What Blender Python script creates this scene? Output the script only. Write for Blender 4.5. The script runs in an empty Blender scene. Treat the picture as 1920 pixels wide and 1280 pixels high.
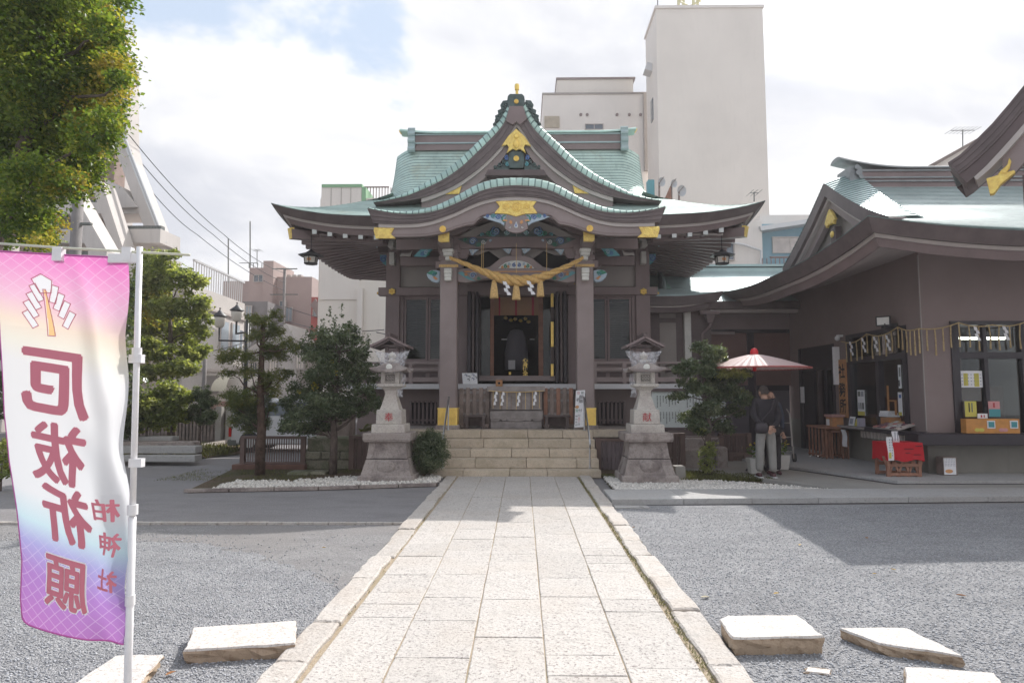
import bpy, bmesh, math, random
import numpy as np
from mathutils import Vector, Matrix
random.seed(7)
NP = np.random.RandomState(11)
R = math.radians
sc = bpy.context.scene
COL = sc.collection
CAMZ, FPX, PITCH, YAW = 1.6, 1200.0, R(4.574), R(0.95)
cd = bpy.data.cameras.new("camera")
cd.sensor_width = 36.0
cd.lens = 36.0 * FPX / 1920.0
cd.clip_start, cd.clip_end = 0.05, 2000
cam = bpy.data.objects.new("camera", cd)
COL.objects.link(cam)
cam.location = (0, 0, CAMZ)
cam.rotation_euler = (R(90) + PITCH, 0, YAW)
sc.camera = cam
SUN_EL, SUN_AZ = 42.4, 31.9           # azimuth from +Y towards +X
sun = bpy.data.lights.new("sun", 'SUN')
sun.energy = 2.45
sun.angle = R(0.6)
sun.color = (1.0, 0.965, 0.92)
so = bpy.data.objects.new("sun", sun)
COL.objects.link(so)
sd = Vector((math.sin(R(SUN_AZ)) * math.cos(R(SUN_EL)), math.cos(R(SUN_AZ)) * math.cos(R(SUN_EL)), math.sin(R(SUN_EL))))
so.rotation_euler = sd.to_track_quat('Z', 'Y').to_euler()
so.location = (20, 20, 40)
world = bpy.data.worlds.new("World")
sc.world = world
world.use_nodes = True
wt = world.node_tree
for n in list(wt.nodes):
 wt.nodes.remove(n)
def nn(t, kind, **kw):
 n = t.nodes.new(kind)
 for k, v in kw.items():
  if k.startswith('i_'):
   n.inputs[k[2:].replace('_', ' ')].default_value = v
  else:
   setattr(n, k, v)
 return n
def math_(t, op, a, b=None, clamp=False):
 n = t.nodes.new('ShaderNodeMath')
 n.operation = op
 n.use_clamp = clamp
 for i, v in enumerate((a, b)):
  if v is None:
   continue
  if isinstance(v, (int, float)):
   n.inputs[i].default_value = v
  else:
   t.links.new(v, n.inputs[i])
 return n.outputs[0]
def mixc(t, fac, a, b, mode='MIX'):
 n = t.nodes.new('ShaderNodeMix')
 n.data_type = 'RGBA'
 n.blend_type = mode
 for i, v in ((0, fac), (6, a), (7, b)):
  if isinstance(v, (int, float)):
   n.inputs[i].default_value = v
  elif isinstance(v, tuple):
   n.inputs[i].default_value = (v[0], v[1], v[2], 1)
  else:
   t.links.new(v, n.inputs[i])
 return n.outputs[2]
def maprange(t, v, a, b, c=0.0, d=1.0, smooth=True):
 n = t.nodes.new('ShaderNodeMapRange')
 n.interpolation_type = 'SMOOTHSTEP' if smooth else 'LINEAR'
 t.links.new(v, n.inputs[0])
 for i, x in enumerate((a, b, c, d)):
  n.inputs[i + 1].default_value = x
 return n.outputs[0]
sky = nn(wt, 'ShaderNodeTexSky', sky_type='NISHITA', sun_disc=False)
sky.sun_elevation, sky.sun_rotation = R(SUN_EL), R(SUN_AZ)
sky.air_density, sky.dust_density, sky.ozone_density = 1.0, 1.2, 1.0
bg1 = nn(wt, 'ShaderNodeBackground', i_Strength=0.085)
wt.links.new(mixc(wt, 0.80, sky.outputs[0], (4.3, 5.1, 6.2)), bg1.inputs[0])
tc = nn(wt, 'ShaderNodeTexCoord')
sep = nn(wt, 'ShaderNodeSeparateXYZ')
wt.links.new(tc.outputs['Generated'], sep.inputs[0])
den = math_(wt, 'ADD', math_(wt, 'MAXIMUM', sep.outputs[2], 0.0), 0.22)
comb = nn(wt, 'ShaderNodeCombineXYZ')
wt.links.new(math_(wt, 'DIVIDE', sep.outputs[0], den), comb.inputs[0])
wt.links.new(math_(wt, 'DIVIDE', sep.outputs[1], den), comb.inputs[1])
comb.inputs[2].default_value = 3.1
cn = nn(wt, 'ShaderNodeTexNoise', i_Scale=1.35, i_Detail=9.0, i_Roughness=0.56, i_Distortion=0.25)
wt.links.new(comb.outputs[0], cn.inputs['Vector'])
cn2 = nn(wt, 'ShaderNodeTexNoise', i_Scale=1.15, i_Detail=8.0, i_Roughness=0.55, i_Distortion=0.4)
mp2 = nn(wt, 'ShaderNodeMapping')
mp2.inputs['Location'].default_value = (3.7, 1.3, 0.2)
wt.links.new(comb.outputs[0], mp2.inputs[0])
wt.links.new(mp2.outputs[0], cn2.inputs['Vector'])
bias = math_(wt, 'MULTIPLY', math_(wt, 'MULTIPLY', maprange(wt, sep.outputs[2], 0.33, 0.50), maprange(wt, sep.outputs[0], 0.02, -0.26)), -0.36)
cov = maprange(wt, math_(wt, 'ADD', cn.outputs[0], bias), 0.27, 0.35)
shade = maprange(wt, cn2.outputs[0], 0.36, 0.60)
ccol = mixc(wt, shade, (0.59, 0.59, 0.598), (0.385, 0.40, 0.44))
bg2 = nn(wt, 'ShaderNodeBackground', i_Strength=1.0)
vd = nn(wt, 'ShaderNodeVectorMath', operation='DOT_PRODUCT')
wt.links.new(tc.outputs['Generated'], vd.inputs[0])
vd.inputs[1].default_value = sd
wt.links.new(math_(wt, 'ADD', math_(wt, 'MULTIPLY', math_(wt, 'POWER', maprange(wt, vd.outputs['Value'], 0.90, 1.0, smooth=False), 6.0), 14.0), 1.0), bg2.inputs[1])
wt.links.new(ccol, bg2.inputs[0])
mx = nn(wt, 'ShaderNodeMixShader')
wt.links.new(cov, mx.inputs[0])
wt.links.new(bg1.outputs[0], mx.inputs[1])
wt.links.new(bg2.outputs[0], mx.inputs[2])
wo = nn(wt, 'ShaderNodeOutputWorld')
wt.links.new(mx.outputs[0], wo.inputs[0])
sc.view_settings.view_transform = 'Standard'
sc.view_settings.look = 'None'
sc.view_settings.gamma = 1
sc.view_settings.use_curve_mapping = False
sc.view_settings.exposure = 0.93
sc.cycles.max_bounces = 7
sc.cycles.transparent_max_bounces = 12
sc.cycles.use_denoising = True
sc.cycles.sample_clamp_indirect = 6
def ray(px, py):
 xc, yc = (px - 960) / FPX, (640 - py) / FPX
 yf = math.cos(PITCH) - yc * math.sin(PITCH)
 z = math.sin(PITCH) + yc * math.cos(PITCH)
 return (xc * math.cos(YAW) - yf * math.sin(YAW), xc * math.sin(YAW) + yf * math.cos(YAW), z)
def W(px, py, Y):
 """the point at distance Y that a surveyor's sight line through (px, py) meets"""
 r = ray(px, py)
 k = Y / r[1]
 return Vector((r[0] * k, Y, CAMZ + r[2] * k))
def G(px, py, z=0.0):
 r = ray(px, py)
 k = (z - CAMZ) / r[2]
 return Vector((r[0] * k, r[1] * k, z))
def WX(px, py, x):
 r = ray(px, py)
 k = x / r[0]
 return Vector((x, r[1] * k, CAMZ + r[2] * k))
def smooth_curve(pts):
 """monotone cubic through the points (x ascending)"""
 xs = np.array([p[0] for p in pts], float)
 ys = np.array([p[1] for p in pts], float)
 h = np.diff(xs)
 d = np.diff(ys) / h
 m = np.zeros(len(xs))
 m[0], m[-1] = d[0], d[-1]
 for i in range(1, len(xs) - 1):
  if d[i - 1] * d[i] > 0:
   w1, w2 = 2 * h[i] + h[i - 1], h[i] + 2 * h[i - 1]
   m[i] = (w1 + w2) / (w1 / d[i - 1] + w2 / d[i])
 def f(x):
  x = min(max(x, xs[0]), xs[-1])
  i = min(int(np.searchsorted(xs, x, side='right')) - 1, len(xs) - 2)
  i = max(i, 0)
  t = (x - xs[i]) / h[i]
  return float((2 * t**3 - 3 * t**2 + 1) * ys[i] + (t**3 - 2 * t**2 + t) * h[i] * m[i] + (-2 * t**3 + 3 * t**2) * ys[i + 1] + (t**3 - t**2) * h[i] * m[i + 1])
 return f
MATS = {}
def newmat(name):
 m = bpy.data.materials.new(name)
 m.use_nodes = True
 t = m.node_tree
 b = t.nodes['Principled BSDF']
 MATS[name] = m
 return m, t, b
def hsv_rand(t, col, amount):
 oi = nn(t, 'ShaderNodeObjectInfo')
 h = nn(t, 'ShaderNodeHueSaturation')
 t.links.new(maprange(t, oi.outputs['Random'], 0, 1, 1 - amount, 1 + amount, False), h.inputs['Value'])
 t.links.new(col, h.inputs['Color'])
 return h.outputs[0]
def mat(name, col, rough=0.7, var=0.12, vs=2.5, bump=0.15, bs=60.0, metal=0.0, spec=0.4, rnd=0.0,
  streak=0.0, stain=None, grain=None, bdist=0.01):
 m, t, b = newmat(name)
 geo = nn(t, 'ShaderNodeNewGeometry')
 pos = geo.outputs['Position']
 n1 = nn(t, 'ShaderNodeTexNoise', i_Scale=vs, i_Detail=5.0, i_Roughness=0.6)
 t.links.new(pos, n1.inputs['Vector'])
 lo = tuple(c * (1 - var) for c in col)
 hi = tuple(min(1, c * (1 + var)) for c in col)
 c = mixc(t, maprange(t, n1.outputs[0], 0.3, 0.7), lo, hi)
 if streak:
  mpn = nn(t, 'ShaderNodeMapping')
  mpn.inputs['Scale'].default_value = (9, 9, 0.7)
  t.links.new(pos, mpn.inputs[0])
  n3 = nn(t, 'ShaderNodeTexNoise', i_Scale=1.0, i_Detail=4.0)
  t.links.new(mpn.outputs[0], n3.inputs['Vector'])
  c = mixc(t, math_(t, 'MULTIPLY', maprange(t, n3.outputs[0], 0.5, 0.78), streak), c, tuple(x * 0.45 for x in col))
 if stain:
  n4 = nn(t, 'ShaderNodeTexNoise', i_Scale=1.1, i_Detail=6.0, i_Roughness=0.7)
  t.links.new(pos, n4.inputs['Vector'])
  c = mixc(t, math_(t, 'MULTIPLY', maprange(t, n4.outputs[0], 0.52, 0.72), stain[1]), c, stain[0])
 if rnd:
  c = hsv_rand(t, c, rnd)
 t.links.new(c, b.inputs['Base Color'])
 b.inputs['Roughness'].default_value = rough
 b.inputs['Metallic'].default_value = metal
 b.inputs['Specular IOR Level'].default_value = spec
 if bump:
  n2 = nn(t, 'ShaderNodeTexNoise', i_Scale=bs, i_Detail=4.0)
  v = pos
  if grain:
   mg = nn(t, 'ShaderNodeMapping')
   mg.inputs['Scale'].default_value = grain
   t.links.new(pos, mg.inputs[0])
   v = mg.outputs[0]
  t.links.new(v, n2.inputs['Vector'])
  bp = nn(t, 'ShaderNodeBump', i_Strength=bump, i_Distance=bdist)
  t.links.new(n2.outputs[0], bp.inputs['Height'])
  t.links.new(bp.outputs[0], b.inputs['Normal'])
 return m
def granite(name, base, spot, rough=0.75, rnd=0.06, scale=70, bump=0.5, stain=None):
 m, t, b = newmat(name)
 geo = nn(t, 'ShaderNodeNewGeometry')
 pos = geo.outputs['Position']
 n1 = nn(t, 'ShaderNodeTexNoise', i_Scale=scale, i_Detail=3.0, i_Roughness=0.7)
 t.links.new(pos, n1.inputs['Vector'])
 n2 = nn(t, 'ShaderNodeTexNoise', i_Scale=scale * 0.28, i_Detail=4.0, i_Roughness=0.7)
 t.links.new(pos, n2.inputs['Vector'])
 n3 = nn(t, 'ShaderNodeTexNoise', i_Scale=1.6, i_Detail=5.0)
 t.links.new(pos, n3.inputs['Vector'])
 c = mixc(t, maprange(t, n1.outputs[0], 0.52, 0.66), base, spot)
 c = mixc(t, math_(t, 'MULTIPLY', maprange(t, n2.outputs[0], 0.5, 0.7), 0.55), c, tuple(x * 0.62 for x in base))
 c = mixc(t, math_(t, 'MULTIPLY', maprange(t, n3.outputs[0], 0.45, 0.7), 0.2), c, (base[0] * 0.86, base[1] * 0.76, base[2] * 0.66))
 if stain:
  n4 = nn(t, 'ShaderNodeTexNoise', i_Scale=2.6, i_Detail=7.0, i_Roughness=0.7)
  t.links.new(pos, n4.inputs['Vector'])
  c = mixc(t, math_(t, 'MULTIPLY', maprange(t, n4.outputs[0], 0.45, 0.62), stain[1]), c, stain[0])
 if rnd:
  c = hsv_rand(t, c, rnd)
 t.links.new(c, b.inputs['Base Color'])
 b.inputs['Roughness'].default_value = rough
 b.inputs['Specular IOR Level'].default_value = 0.3
 bp = nn(t, 'ShaderNodeBump', i_Strength=bump, i_Distance=0.006)
 t.links.new(math_(t, 'ADD', n1.outputs[0], math_(t, 'MULTIPLY', n2.outputs[0], 2.2)), bp.inputs['Height'])
 t.links.new(bp.outputs[0], b.inputs['Normal'])
 return m
def gravelmat(name, c0, c1, scale=75, bump=1.0, patch=None):
 m, t, b = newmat(name)
 geo = nn(t, 'ShaderNodeNewGeometry')
 pos = geo.outputs['Position']
 v = nn(t, 'ShaderNodeTexVoronoi', i_Scale=scale)
 t.links.new(pos, v.inputs['Vector'])
 sp = nn(t, 'ShaderNodeSeparateColor')
 t.links.new(v.outputs['Color'], sp.inputs[0])
 c = mixc(t, sp.outputs[0], c0, c1)
 n = nn(t, 'ShaderNodeTexNoise', i_Scale=1.3, i_Detail=7.0, i_Roughness=0.65)
 mpn = nn(t, 'ShaderNodeMapping')
 mpn.inputs['Scale'].default_value = (1, 2.2, 1)
 t.links.new(pos, mpn.inputs[0])
 t.links.new(mpn.outputs[0], n.inputs['Vector'])
 c = mixc(t, math_(t, 'MULTIPLY', maprange(t, n.outputs[0], 0.4, 0.7), 0.35), c, tuple(x * 0.72 for x in c0))
 if patch:
  n5 = nn(t, 'ShaderNodeTexNoise', i_Scale=0.5, i_Detail=4.0)
  t.links.new(pos, n5.inputs['Vector'])
  c = mixc(t, math_(t, 'MULTIPLY', maprange(t, n5.outputs[0], 0.48, 0.6), 0.6), c, patch)
 t.links.new(c, b.inputs['Base Color'])
 b.inputs['Roughness'].default_value = 0.9
 b.inputs['Specular IOR Level'].default_value = 0.2
 bp = nn(t, 'ShaderNodeBump', i_Strength=bump, i_Distance=0.012)
 t.links.new(math_(t, 'SUBTRACT', math_(t, 'MULTIPLY', n.outputs[0], 3.0), v.outputs['Distance']), bp.inputs['Height'])
 t.links.new(bp.outputs[0], b.inputs['Normal'])
 return m
def leafmat(name, cols, trans=0.35, rough=0.5):
 m, t, b = newmat(name)
 at = nn(t, 'ShaderNodeAttribute', attribute_name='rnd')
 cr = nn(t, 'ShaderNodeValToRGB')
 el = cr.color_ramp.elements
 el[0].position, el[0].color = 0, (*cols[0], 1)
 el[1].position, el[1].color = 1, (*cols[-1], 1)
 for i, c in enumerate(cols[1:-1]):
  e = el.new((i + 1) / (len(cols) - 1))
  e.color = (*c, 1)
 t.links.new(at.outputs['Fac'], cr.inputs[0])
 t.links.new(cr.outputs[0], b.inputs['Base Color'])
 b.inputs['Roughness'].default_value = rough
 b.inputs['Specular IOR Level'].default_value = 0.45
 tr = nn(t, 'ShaderNodeBsdfTranslucent')
 t.links.new(mixc(t, 1.0, cr.outputs[0], (1.5, 1.5, 0.7), 'MULTIPLY'), tr.inputs[0])
 ms = nn(t, 'ShaderNodeMixShader')
 ms.inputs[0].default_value = trans
 t.links.new(b.outputs[0], ms.inputs[1])
 t.links.new(tr.outputs[0], ms.inputs[2])
 t.links.new(ms.outputs[0], t.nodes['Material Output'].inputs[0])
 return m
def glassmat(name, tint=(0.9, 0.95, 0.95), alpha=0.75, rough=0.03):
 m, t, b = newmat(name)
 g = nn(t, 'ShaderNodeBsdfGlossy')
 g.inputs['Roughness'].default_value = rough
 tr = nn(t, 'ShaderNodeBsdfTransparent')
 tr.inputs[0].default_value = (*tint, 1)
 fr = nn(t, 'ShaderNodeFresnel', i_IOR=1.5)
 ms = nn(t, 'ShaderNodeMixShader')
 t.links.new(math_(t, 'ADD', math_(t, 'MULTIPLY', fr.outputs[0], 0.8), 0.0, True), ms.inputs[0])
 t.links.new(tr.outputs[0], ms.inputs[1])
 t.links.new(g.outputs[0], ms.inputs[2])
 t.links.new(ms.outputs[0], t.nodes['Material Output'].inputs[0])
 return m
def flat(name, col, rough=0.6, metal=0, spec=0.4, emit=0):
 m, t, b = newmat(name)
 n = nn(t, 'ShaderNodeTexNoise', i_Scale=25.0, i_Detail=3.0)
 g = nn(t, 'ShaderNodeNewGeometry')
 t.links.new(g.outputs['Position'], n.inputs['Vector'])
 t.links.new(mixc(t, n.outputs[0], tuple(c * 0.9 for c in col), tuple(min(1, c * 1.1) for c in col)), b.inputs['Base Color'])
 b.inputs['Roughness'].default_value = rough
 b.inputs['Metallic'].default_value = metal
 b.inputs['Specular IOR Level'].default_value = spec
 if emit:
  b.inputs['Emission Color'].default_value = (*col, 1)
  b.inputs['Emission Strength'].default_value = emit
 return m
WOOD = mat('painted_wood', (0.235, 0.178, 0.173), 0.55, 0.10, 1.5, 0.15, 30, streak=0.12, grain=(1, 1, 0.08))
WOODL = mat('painted_wood_light', (0.285, 0.228, 0.218), 0.55, 0.1, 1.5, 0.12, 30, grain=(1, 1, 0.08))
WOODD = mat('dark_wood', (0.125, 0.092, 0.090), 0.5, 0.12, 2, 0.15, 30)
FASC = mat('layered_eave', (0.135, 0.105, 0.102), 0.5, 0.15, 3, 0.2, 20, streak=0.2)
TRIM = mat('pale_trim', (0.46, 0.41, 0.38), 0.5, 0.06, 2, 0.05)
COPPER = mat('green_copper', (0.48, 0.60, 0.54), 0.60, 0.12, 1.3, 0.12, 14, metal=0.45, spec=0.8, streak=0.45, stain=((0.36, 0.31, 0.18), 0.45), rnd=0.08)
COPPERJ = mat('lap_grime_shade', (0.17, 0.24, 0.225), 0.85, 0.2, 6, 0.1, 14, spec=0.1)  # grime band at each lap, also painting in the thin lip's shade line
COPPERP = mat('green_copper_plate', (0.44, 0.60, 0.53), 0.50, 0.12, 2.0, 0.12, 14, metal=0.35, spec=0.8, streak=0.25, rnd=0.13)
COPPERG = mat('grey_green_copper', (0.37, 0.46, 0.46), 0.48, 0.1, 1.3, 0.12, 14, metal=0.45, spec=0.8, rnd=0.08)
GBRONZ = mat('grey_bronze', (0.22, 0.235, 0.24), 0.4, 0.15, 5, 0.2, 30, metal=0.4, spec=0.7)
BRONZE = mat('weathered_bronze', (0.085, 0.115, 0.11), 0.5, 0.25, 6, 0.3, 30, metal=0.3, streak=0.3)
GOLD = mat('chased_gold', (0.95, 0.64, 0.17), 0.36, 0.18, 14, 1.0, 42, metal=0.4, spec=0.7, bdist=0.02)
GOLDP = mat('plain_gold', (0.95, 0.64, 0.17), 0.32, 0.12, 8, 0.2, 30, metal=0.4)
PLAST = mat('grey_plaster', (0.36, 0.325, 0.30), 0.8, 0.06, 1.5, 0.1, 50)
PLASTB = mat('brown_plaster', (0.25, 0.195, 0.185), 0.8, 0.07, 0.9, 0.12, 50)
CREAM = mat('cream_render', (0.76, 0.70, 0.635), 0.85, 0.04, 0.35, 0.06, 15, streak=0.08)
CREAMW = mat('pale_render', (0.76, 0.705, 0.655), 0.85, 0.04, 0.35, 0.06, 15, streak=0.1)
WHITEC = mat('white_concrete', (0.56, 0.52, 0.49), 0.8, 0.06, 0.6, 0.1, 15, streak=0.15)
PINKB = mat('brown_tile_wall', (0.40, 0.31, 0.285), 0.8, 0.05, 0.5, 0.1, 15)
REDB = mat('red_wall', (0.36, 0.10, 0.09), 0.8, 0.08, 0.5, 0.1, 15)
BLUEB = mat('blue_siding', (0.22, 0.36, 0.43), 0.7, 0.06, 0.5, 0.1, 15)
LACQ = mat('black_lacquer', (0.038, 0.031, 0.038), 0.35, 0.1, 2, 0.02)
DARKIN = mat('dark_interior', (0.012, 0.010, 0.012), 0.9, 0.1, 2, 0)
STEPST = granite('step_granite', (0.58, 0.49, 0.385), (0.42, 0.35, 0.27), rnd=0.09, scale=60, stain=((0.30, 0.25, 0.16), 0.3))
PATHST = granite('path_granite', (0.53, 0.495, 0.46), (0.23, 0.20, 0.185), rnd=0.06, scale=48, bump=1.0, stain=((0.50, 0.46, 0.42), 0.3))
KERBST = granite('kerb_granite', (0.53, 0.49, 0.45), (0.35, 0.31, 0.28), rnd=0.06, scale=55, bump=1.0, stain=((0.40, 0.32, 0.25), 0.25))
SLABST = granite('slab_granite', (0.64, 0.60, 0.56), (0.42, 0.36, 0.32), rnd=0.03, scale=55, bump=0.8)
SLABSIDE = granite('slab_rough_side', (0.42, 0.32, 0.23), (0.30, 0.21, 0.14), rnd=0.0, scale=30, bump=1.0)
OLDST = granite('old_stone', (0.37, 0.32, 0.295), (0.25, 0.21, 0.19), rnd=0.05, scale=40, bump=0.9, stain=((0.15, 0.12, 0.115), 0.7))
LANTST = granite('lantern_stone', (0.56, 0.52, 0.47), (0.33, 0.30, 0.27), rnd=0.04, scale=60, bump=0.5, stain=((0.32, 0.24, 0.23), 0.3))
MOSSST = granite('mossy_stone', (0.27, 0.25, 0.19), (0.14, 0.14, 0.09), rnd=0.1, scale=30, bump=1.0, stain=((0.09, 0.11, 0.045), 0.6))
GREYPAVE = granite('grey_paving', (0.42, 0.41, 0.40), (0.33, 0.32, 0.31), rnd=0.05, scale=50, bump=0.3)
CONC = mat('concrete_apron', (0.33, 0.315, 0.29), 0.75, 0.1, 0.8, 0.15, 40, stain=((0.26, 0.22, 0.18), 0.4))
CONCW = mat('concrete_skirt', (0.24, 0.23, 0.205), 0.8, 0.1, 1.2, 0.15, 40, streak=0.15)
ASPH = gravelmat('asphalt', (0.205, 0.195, 0.20), (0.31, 0.295, 0.295), 130, 0.35, patch=(0.245, 0.23, 0.225))
GRAV = gravelmat('grey_gravel', (0.205, 0.205, 0.212), (0.43, 0.425, 0.43), 85, 1.0)
GRAV2 = gravelmat('thin_gravel', (0.20, 0.195, 0.195), (0.38, 0.365, 0.36), 100, 0.8, patch=(0.27, 0.25, 0.24))
SOIL = gravelmat('soil', (0.09, 0.065, 0.045), (0.17, 0.12, 0.085), 60, 1.0, patch=(0.075, 0.085, 0.03))
SANDJ = gravelmat('sandy_joint', (0.34, 0.27, 0.19), (0.48, 0.40, 0.30), 120, 0.5, patch=(0.29, 0.25, 0.16))
PEBB = mat('pale_pebble', (0.66, 0.62, 0.57), 0.7, 0.35, 28, 0.1, 60, rnd=0.0)
PEBBG = mat('grey_stone_chip', (0.36, 0.365, 0.385), 0.8, 0.4, 45, 0.1, 60)
ROPE = mat('straw_rope', (0.66, 0.42, 0.15), 0.85, 0.15, 25, 0.6, 160, grain=(1, 1, 0.3))
STRAW = mat('straw', (0.72, 0.50, 0.22), 0.85, 0.15, 30, 0.8, 140, grain=(1, 1, 0.05))
PAPER = flat('white_paper', (0.80, 0.79, 0.80), 0.7)
OLDW = mat('weathered_wood', (0.26, 0.205, 0.18), 0.8, 0.25, 5, 0.5, 50, rnd=0.15, grain=(1, 1, 0.06))
OLDWG = mat('grey_old_wood', (0.30, 0.265, 0.25), 0.8, 0.2, 5, 0.5, 50, rnd=0.1, grain=(0.06, 1, 1))
REDW = mat('reddish_wood', (0.30, 0.15, 0.10), 0.7, 0.2, 5, 0.4, 50, rnd=0.1, grain=(1, 1, 0.06))
NEWW = mat('orange_wood', (0.50, 0.24, 0.10), 0.55, 0.15, 6, 0.2, 40, grain=(1, 1, 0.08))
FENCEM = mat('brown_metal_fence', (0.155, 0.10, 0.085), 0.5, 0.1, 3, 0.05)
FENCEP = mat('brown_panel', (0.13, 0.085, 0.075), 0.6, 0.15, 3, 0.1, grain=(1, 1, 0.06))
STEEL = flat('brushed_steel', (0.55, 0.55, 0.56), 0.28, 0.9)
BLACKM = flat('black_metal', (0.03, 0.03, 0.033), 0.45)
WHITEP = flat('white_plastic', (0.78, 0.77, 0.78), 0.35)
PALEM = flat('pale_metal', (0.6, 0.6, 0.6), 0.4, 0.4)
BARK = mat('bark', (0.13, 0.10, 0.085), 0.9, 0.3, 12, 1.0, 35, grain=(1, 1, 0.3), bdist=0.03)
BARKR = mat('reddish_bark', (0.105, 0.068, 0.052), 0.9, 0.3, 12, 1.0, 35, bdist=0.03)
BLUEP = flat('blue_pigment', (0.11, 0.19, 0.42), 0.6)
TEALP = flat('teal_pigment', (0.12, 0.34, 0.38), 0.6)
GREENP = flat('green_pigment', (0.04, 0.24, 0.15), 0.6)
ORNGP = flat('orange_pigment', (0.62, 0.31, 0.13), 0.6)
PALEB = flat('pale_blue_pigment', (0.42, 0.52, 0.60), 0.6)
WHPIG = flat('white_pigment', (0.66, 0.68, 0.66), 0.6)
KIBA = mat('white_carved_wood', (0.68, 0.67, 0.62), 0.6, 0.08, 8, 0.3, 60)
REDC = flat('red_cloth', (0.50, 0.01, 0.02), 0.7)
REDL = flat('red_lacquer', (0.62, 0.02, 0.03), 0.3)
INK = flat('black_ink', (0.02, 0.018, 0.02), 0.7)
INKG = flat('grey_ink', (0.16, 0.17, 0.16), 0.7)
REDI = flat('red_ink', (0.45, 0.05, 0.06), 0.7)
GLASS = glassmat('window_glass')
GLASSD = glassmat('dark_window_glass', (0.55, 0.58, 0.58), 0.80)
TINT = flat('dark_window_pane', (0.12, 0.15, 0.18), 0.12, 0.0, 0.8)
PANEG = flat('grey_window_pane', (0.33, 0.38, 0.42), 0.2, 0.0, 0.7)
def woff(o):
 v = Vector((0, 0, 0))
 while o is not None:
  v += Vector(o.location)
  o = o.parent
 return v
def props(o, label=None, cat=None, group=None, kind=None):
 if label:
  o['label'] = label
 if cat:
  o['category'] = cat
 if group:
  o['group'] = group
 if kind:
  o['kind'] = kind
 return o
def root(name, label, cat, loc=(0, 0, 0), rz=0.0, group=None):
 o = bpy.data.objects.new(name, None)
 o.empty_display_size = 0.2
 COL.objects.link(o)
 o.location = loc
 o.rotation_euler = (0, 0, rz)
 return props(o, label, cat, group)
class MB:
 def __init__(s):
  s.v, s.f, s.m, s.k = [], [], [], 0
 def add(s, vs, fs):
  b = len(s.v)
  s.v.extend([tuple(p) for p in vs])
  for f in fs:
   s.f.append(tuple(i + b for i in f))
   s.m.append(s.k)
  return s
 def mat(s, k):
  s.k = k
  return s
 def bx(s, x0, x1, y0, y1, z0, z1):
  v = [(x0, y0, z0), (x1, y0, z0), (x1, y1, z0), (x0, y1, z0), (x0, y0, z1), (x1, y0, z1), (x1, y1, z1), (x0, y1, z1)]
  return s.add(v, [(3, 2, 1, 0), (4, 5, 6, 7), (0, 1, 5, 4), (1, 2, 6, 5), (2, 3, 7, 6), (3, 0, 4, 7)])
 def box(s, c, d, rz=0.0, rx=0.0, ry=0.0):
  mt = Matrix.Translation(c) @ Matrix.Rotation(rz, 4, 'Z') @ Matrix.Rotation(ry, 4, 'Y') @ Matrix.Rotation(rx, 4, 'X')
  v = []
  for sz in (-.5, .5):
   for sx, sy in ((-.5, -.5), (.5, -.5), (.5, .5), (-.5, .5)):
    v.append(mt @ Vector((sx * d[0], sy * d[1], sz * d[2])))
  return s.add(v, [(3, 2, 1, 0), (4, 5, 6, 7), (0, 1, 5, 4), (1, 2, 6, 5), (2, 3, 7, 6), (3, 0, 4, 7)])
 def frustum(s, c, a0, b0, a1, b1, z0, z1):
  x, y = c
  v = [(x - a0, y - b0, z0), (x + a0, y - b0, z0), (x + a0, y + b0, z0), (x - a0, y + b0, z0),
    (x - a1, y - b1, z1), (x + a1, y - b1, z1), (x + a1, y + b1, z1), (x - a1, y + b1, z1)]
  return s.add(v, [(3, 2, 1, 0), (4, 5, 6, 7), (0, 1, 5, 4), (1, 2, 6, 5), (2, 3, 7, 6), (3, 0, 4, 7)])
 def prism(s, poly, y0, y1, axis='y'):
  """poly: (x,z) pairs extruded along y, or (x,y) along z, or (y,z) along x"""
  n = len(poly)
  a = sum(poly[i][0] * poly[(i + 1) % n][1] - poly[(i + 1) % n][0] * poly[i][1] for i in range(n))
  if a < 0:
   poly = poly[::-1]
  def P(p, t):
   return (p[0], t, p[1]) if axis == 'y' else ((p[0], p[1], t) if axis == 'z' else (t, p[0], p[1]))
  v = [P(p, y0) for p in poly] + [P(p, y1) for p in poly]
  fr, bk = tuple(range(n)), tuple(range(2 * n - 1, n - 1, -1))
  side = [(i, i + n, (i + 1) % n + n, (i + 1) % n) for i in range(n)]
  if axis in ('z', 'x'):
   fr, bk = fr[::-1], bk[::-1]
   side = [q[::-1] for q in side]
  return s.add(v, [fr, bk] + side)
 def tube(s, pts, r, n=8, cap=True, sx=1.0):
  pts = [Vector(p) for p in pts]
  rs = r if isinstance(r, (list, tuple)) else [r] * len(pts)
  b = []
  up = Vector((0, 0, 1))
  u = None
  for i, p in enumerate(pts):
   d = (pts[min(i + 1, len(pts) - 1)] - pts[max(i - 1, 0)])
   d = d.normalized() if d.length > 1e-9 else up
   if u is None:
    a = up if abs(d.z) < 0.9 else Vector((0, 1, 0))
    u = d.cross(a).normalized()
   else:
    u = (u - d * u.dot(d)).normalized()
   w = d.cross(u)
   b.append([p + (u * math.cos(t) * sx + w * math.sin(t)) * rs[i] for t in [2 * math.pi * k / n for k in range(n)]])
  v = [q for ring in b for q in ring]
  f = []
  for i in range(len(pts) - 1):
   for k in range(n):
    f.append((i * n + k, i * n + (k + 1) % n, (i + 1) * n + (k + 1) % n, (i + 1) * n + k))
  if cap:
   f.append(tuple(range(n))[::-1])
   f.append(tuple(range((len(pts) - 1) * n, len(pts) * n)))
  return s.add(v, f)
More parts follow.
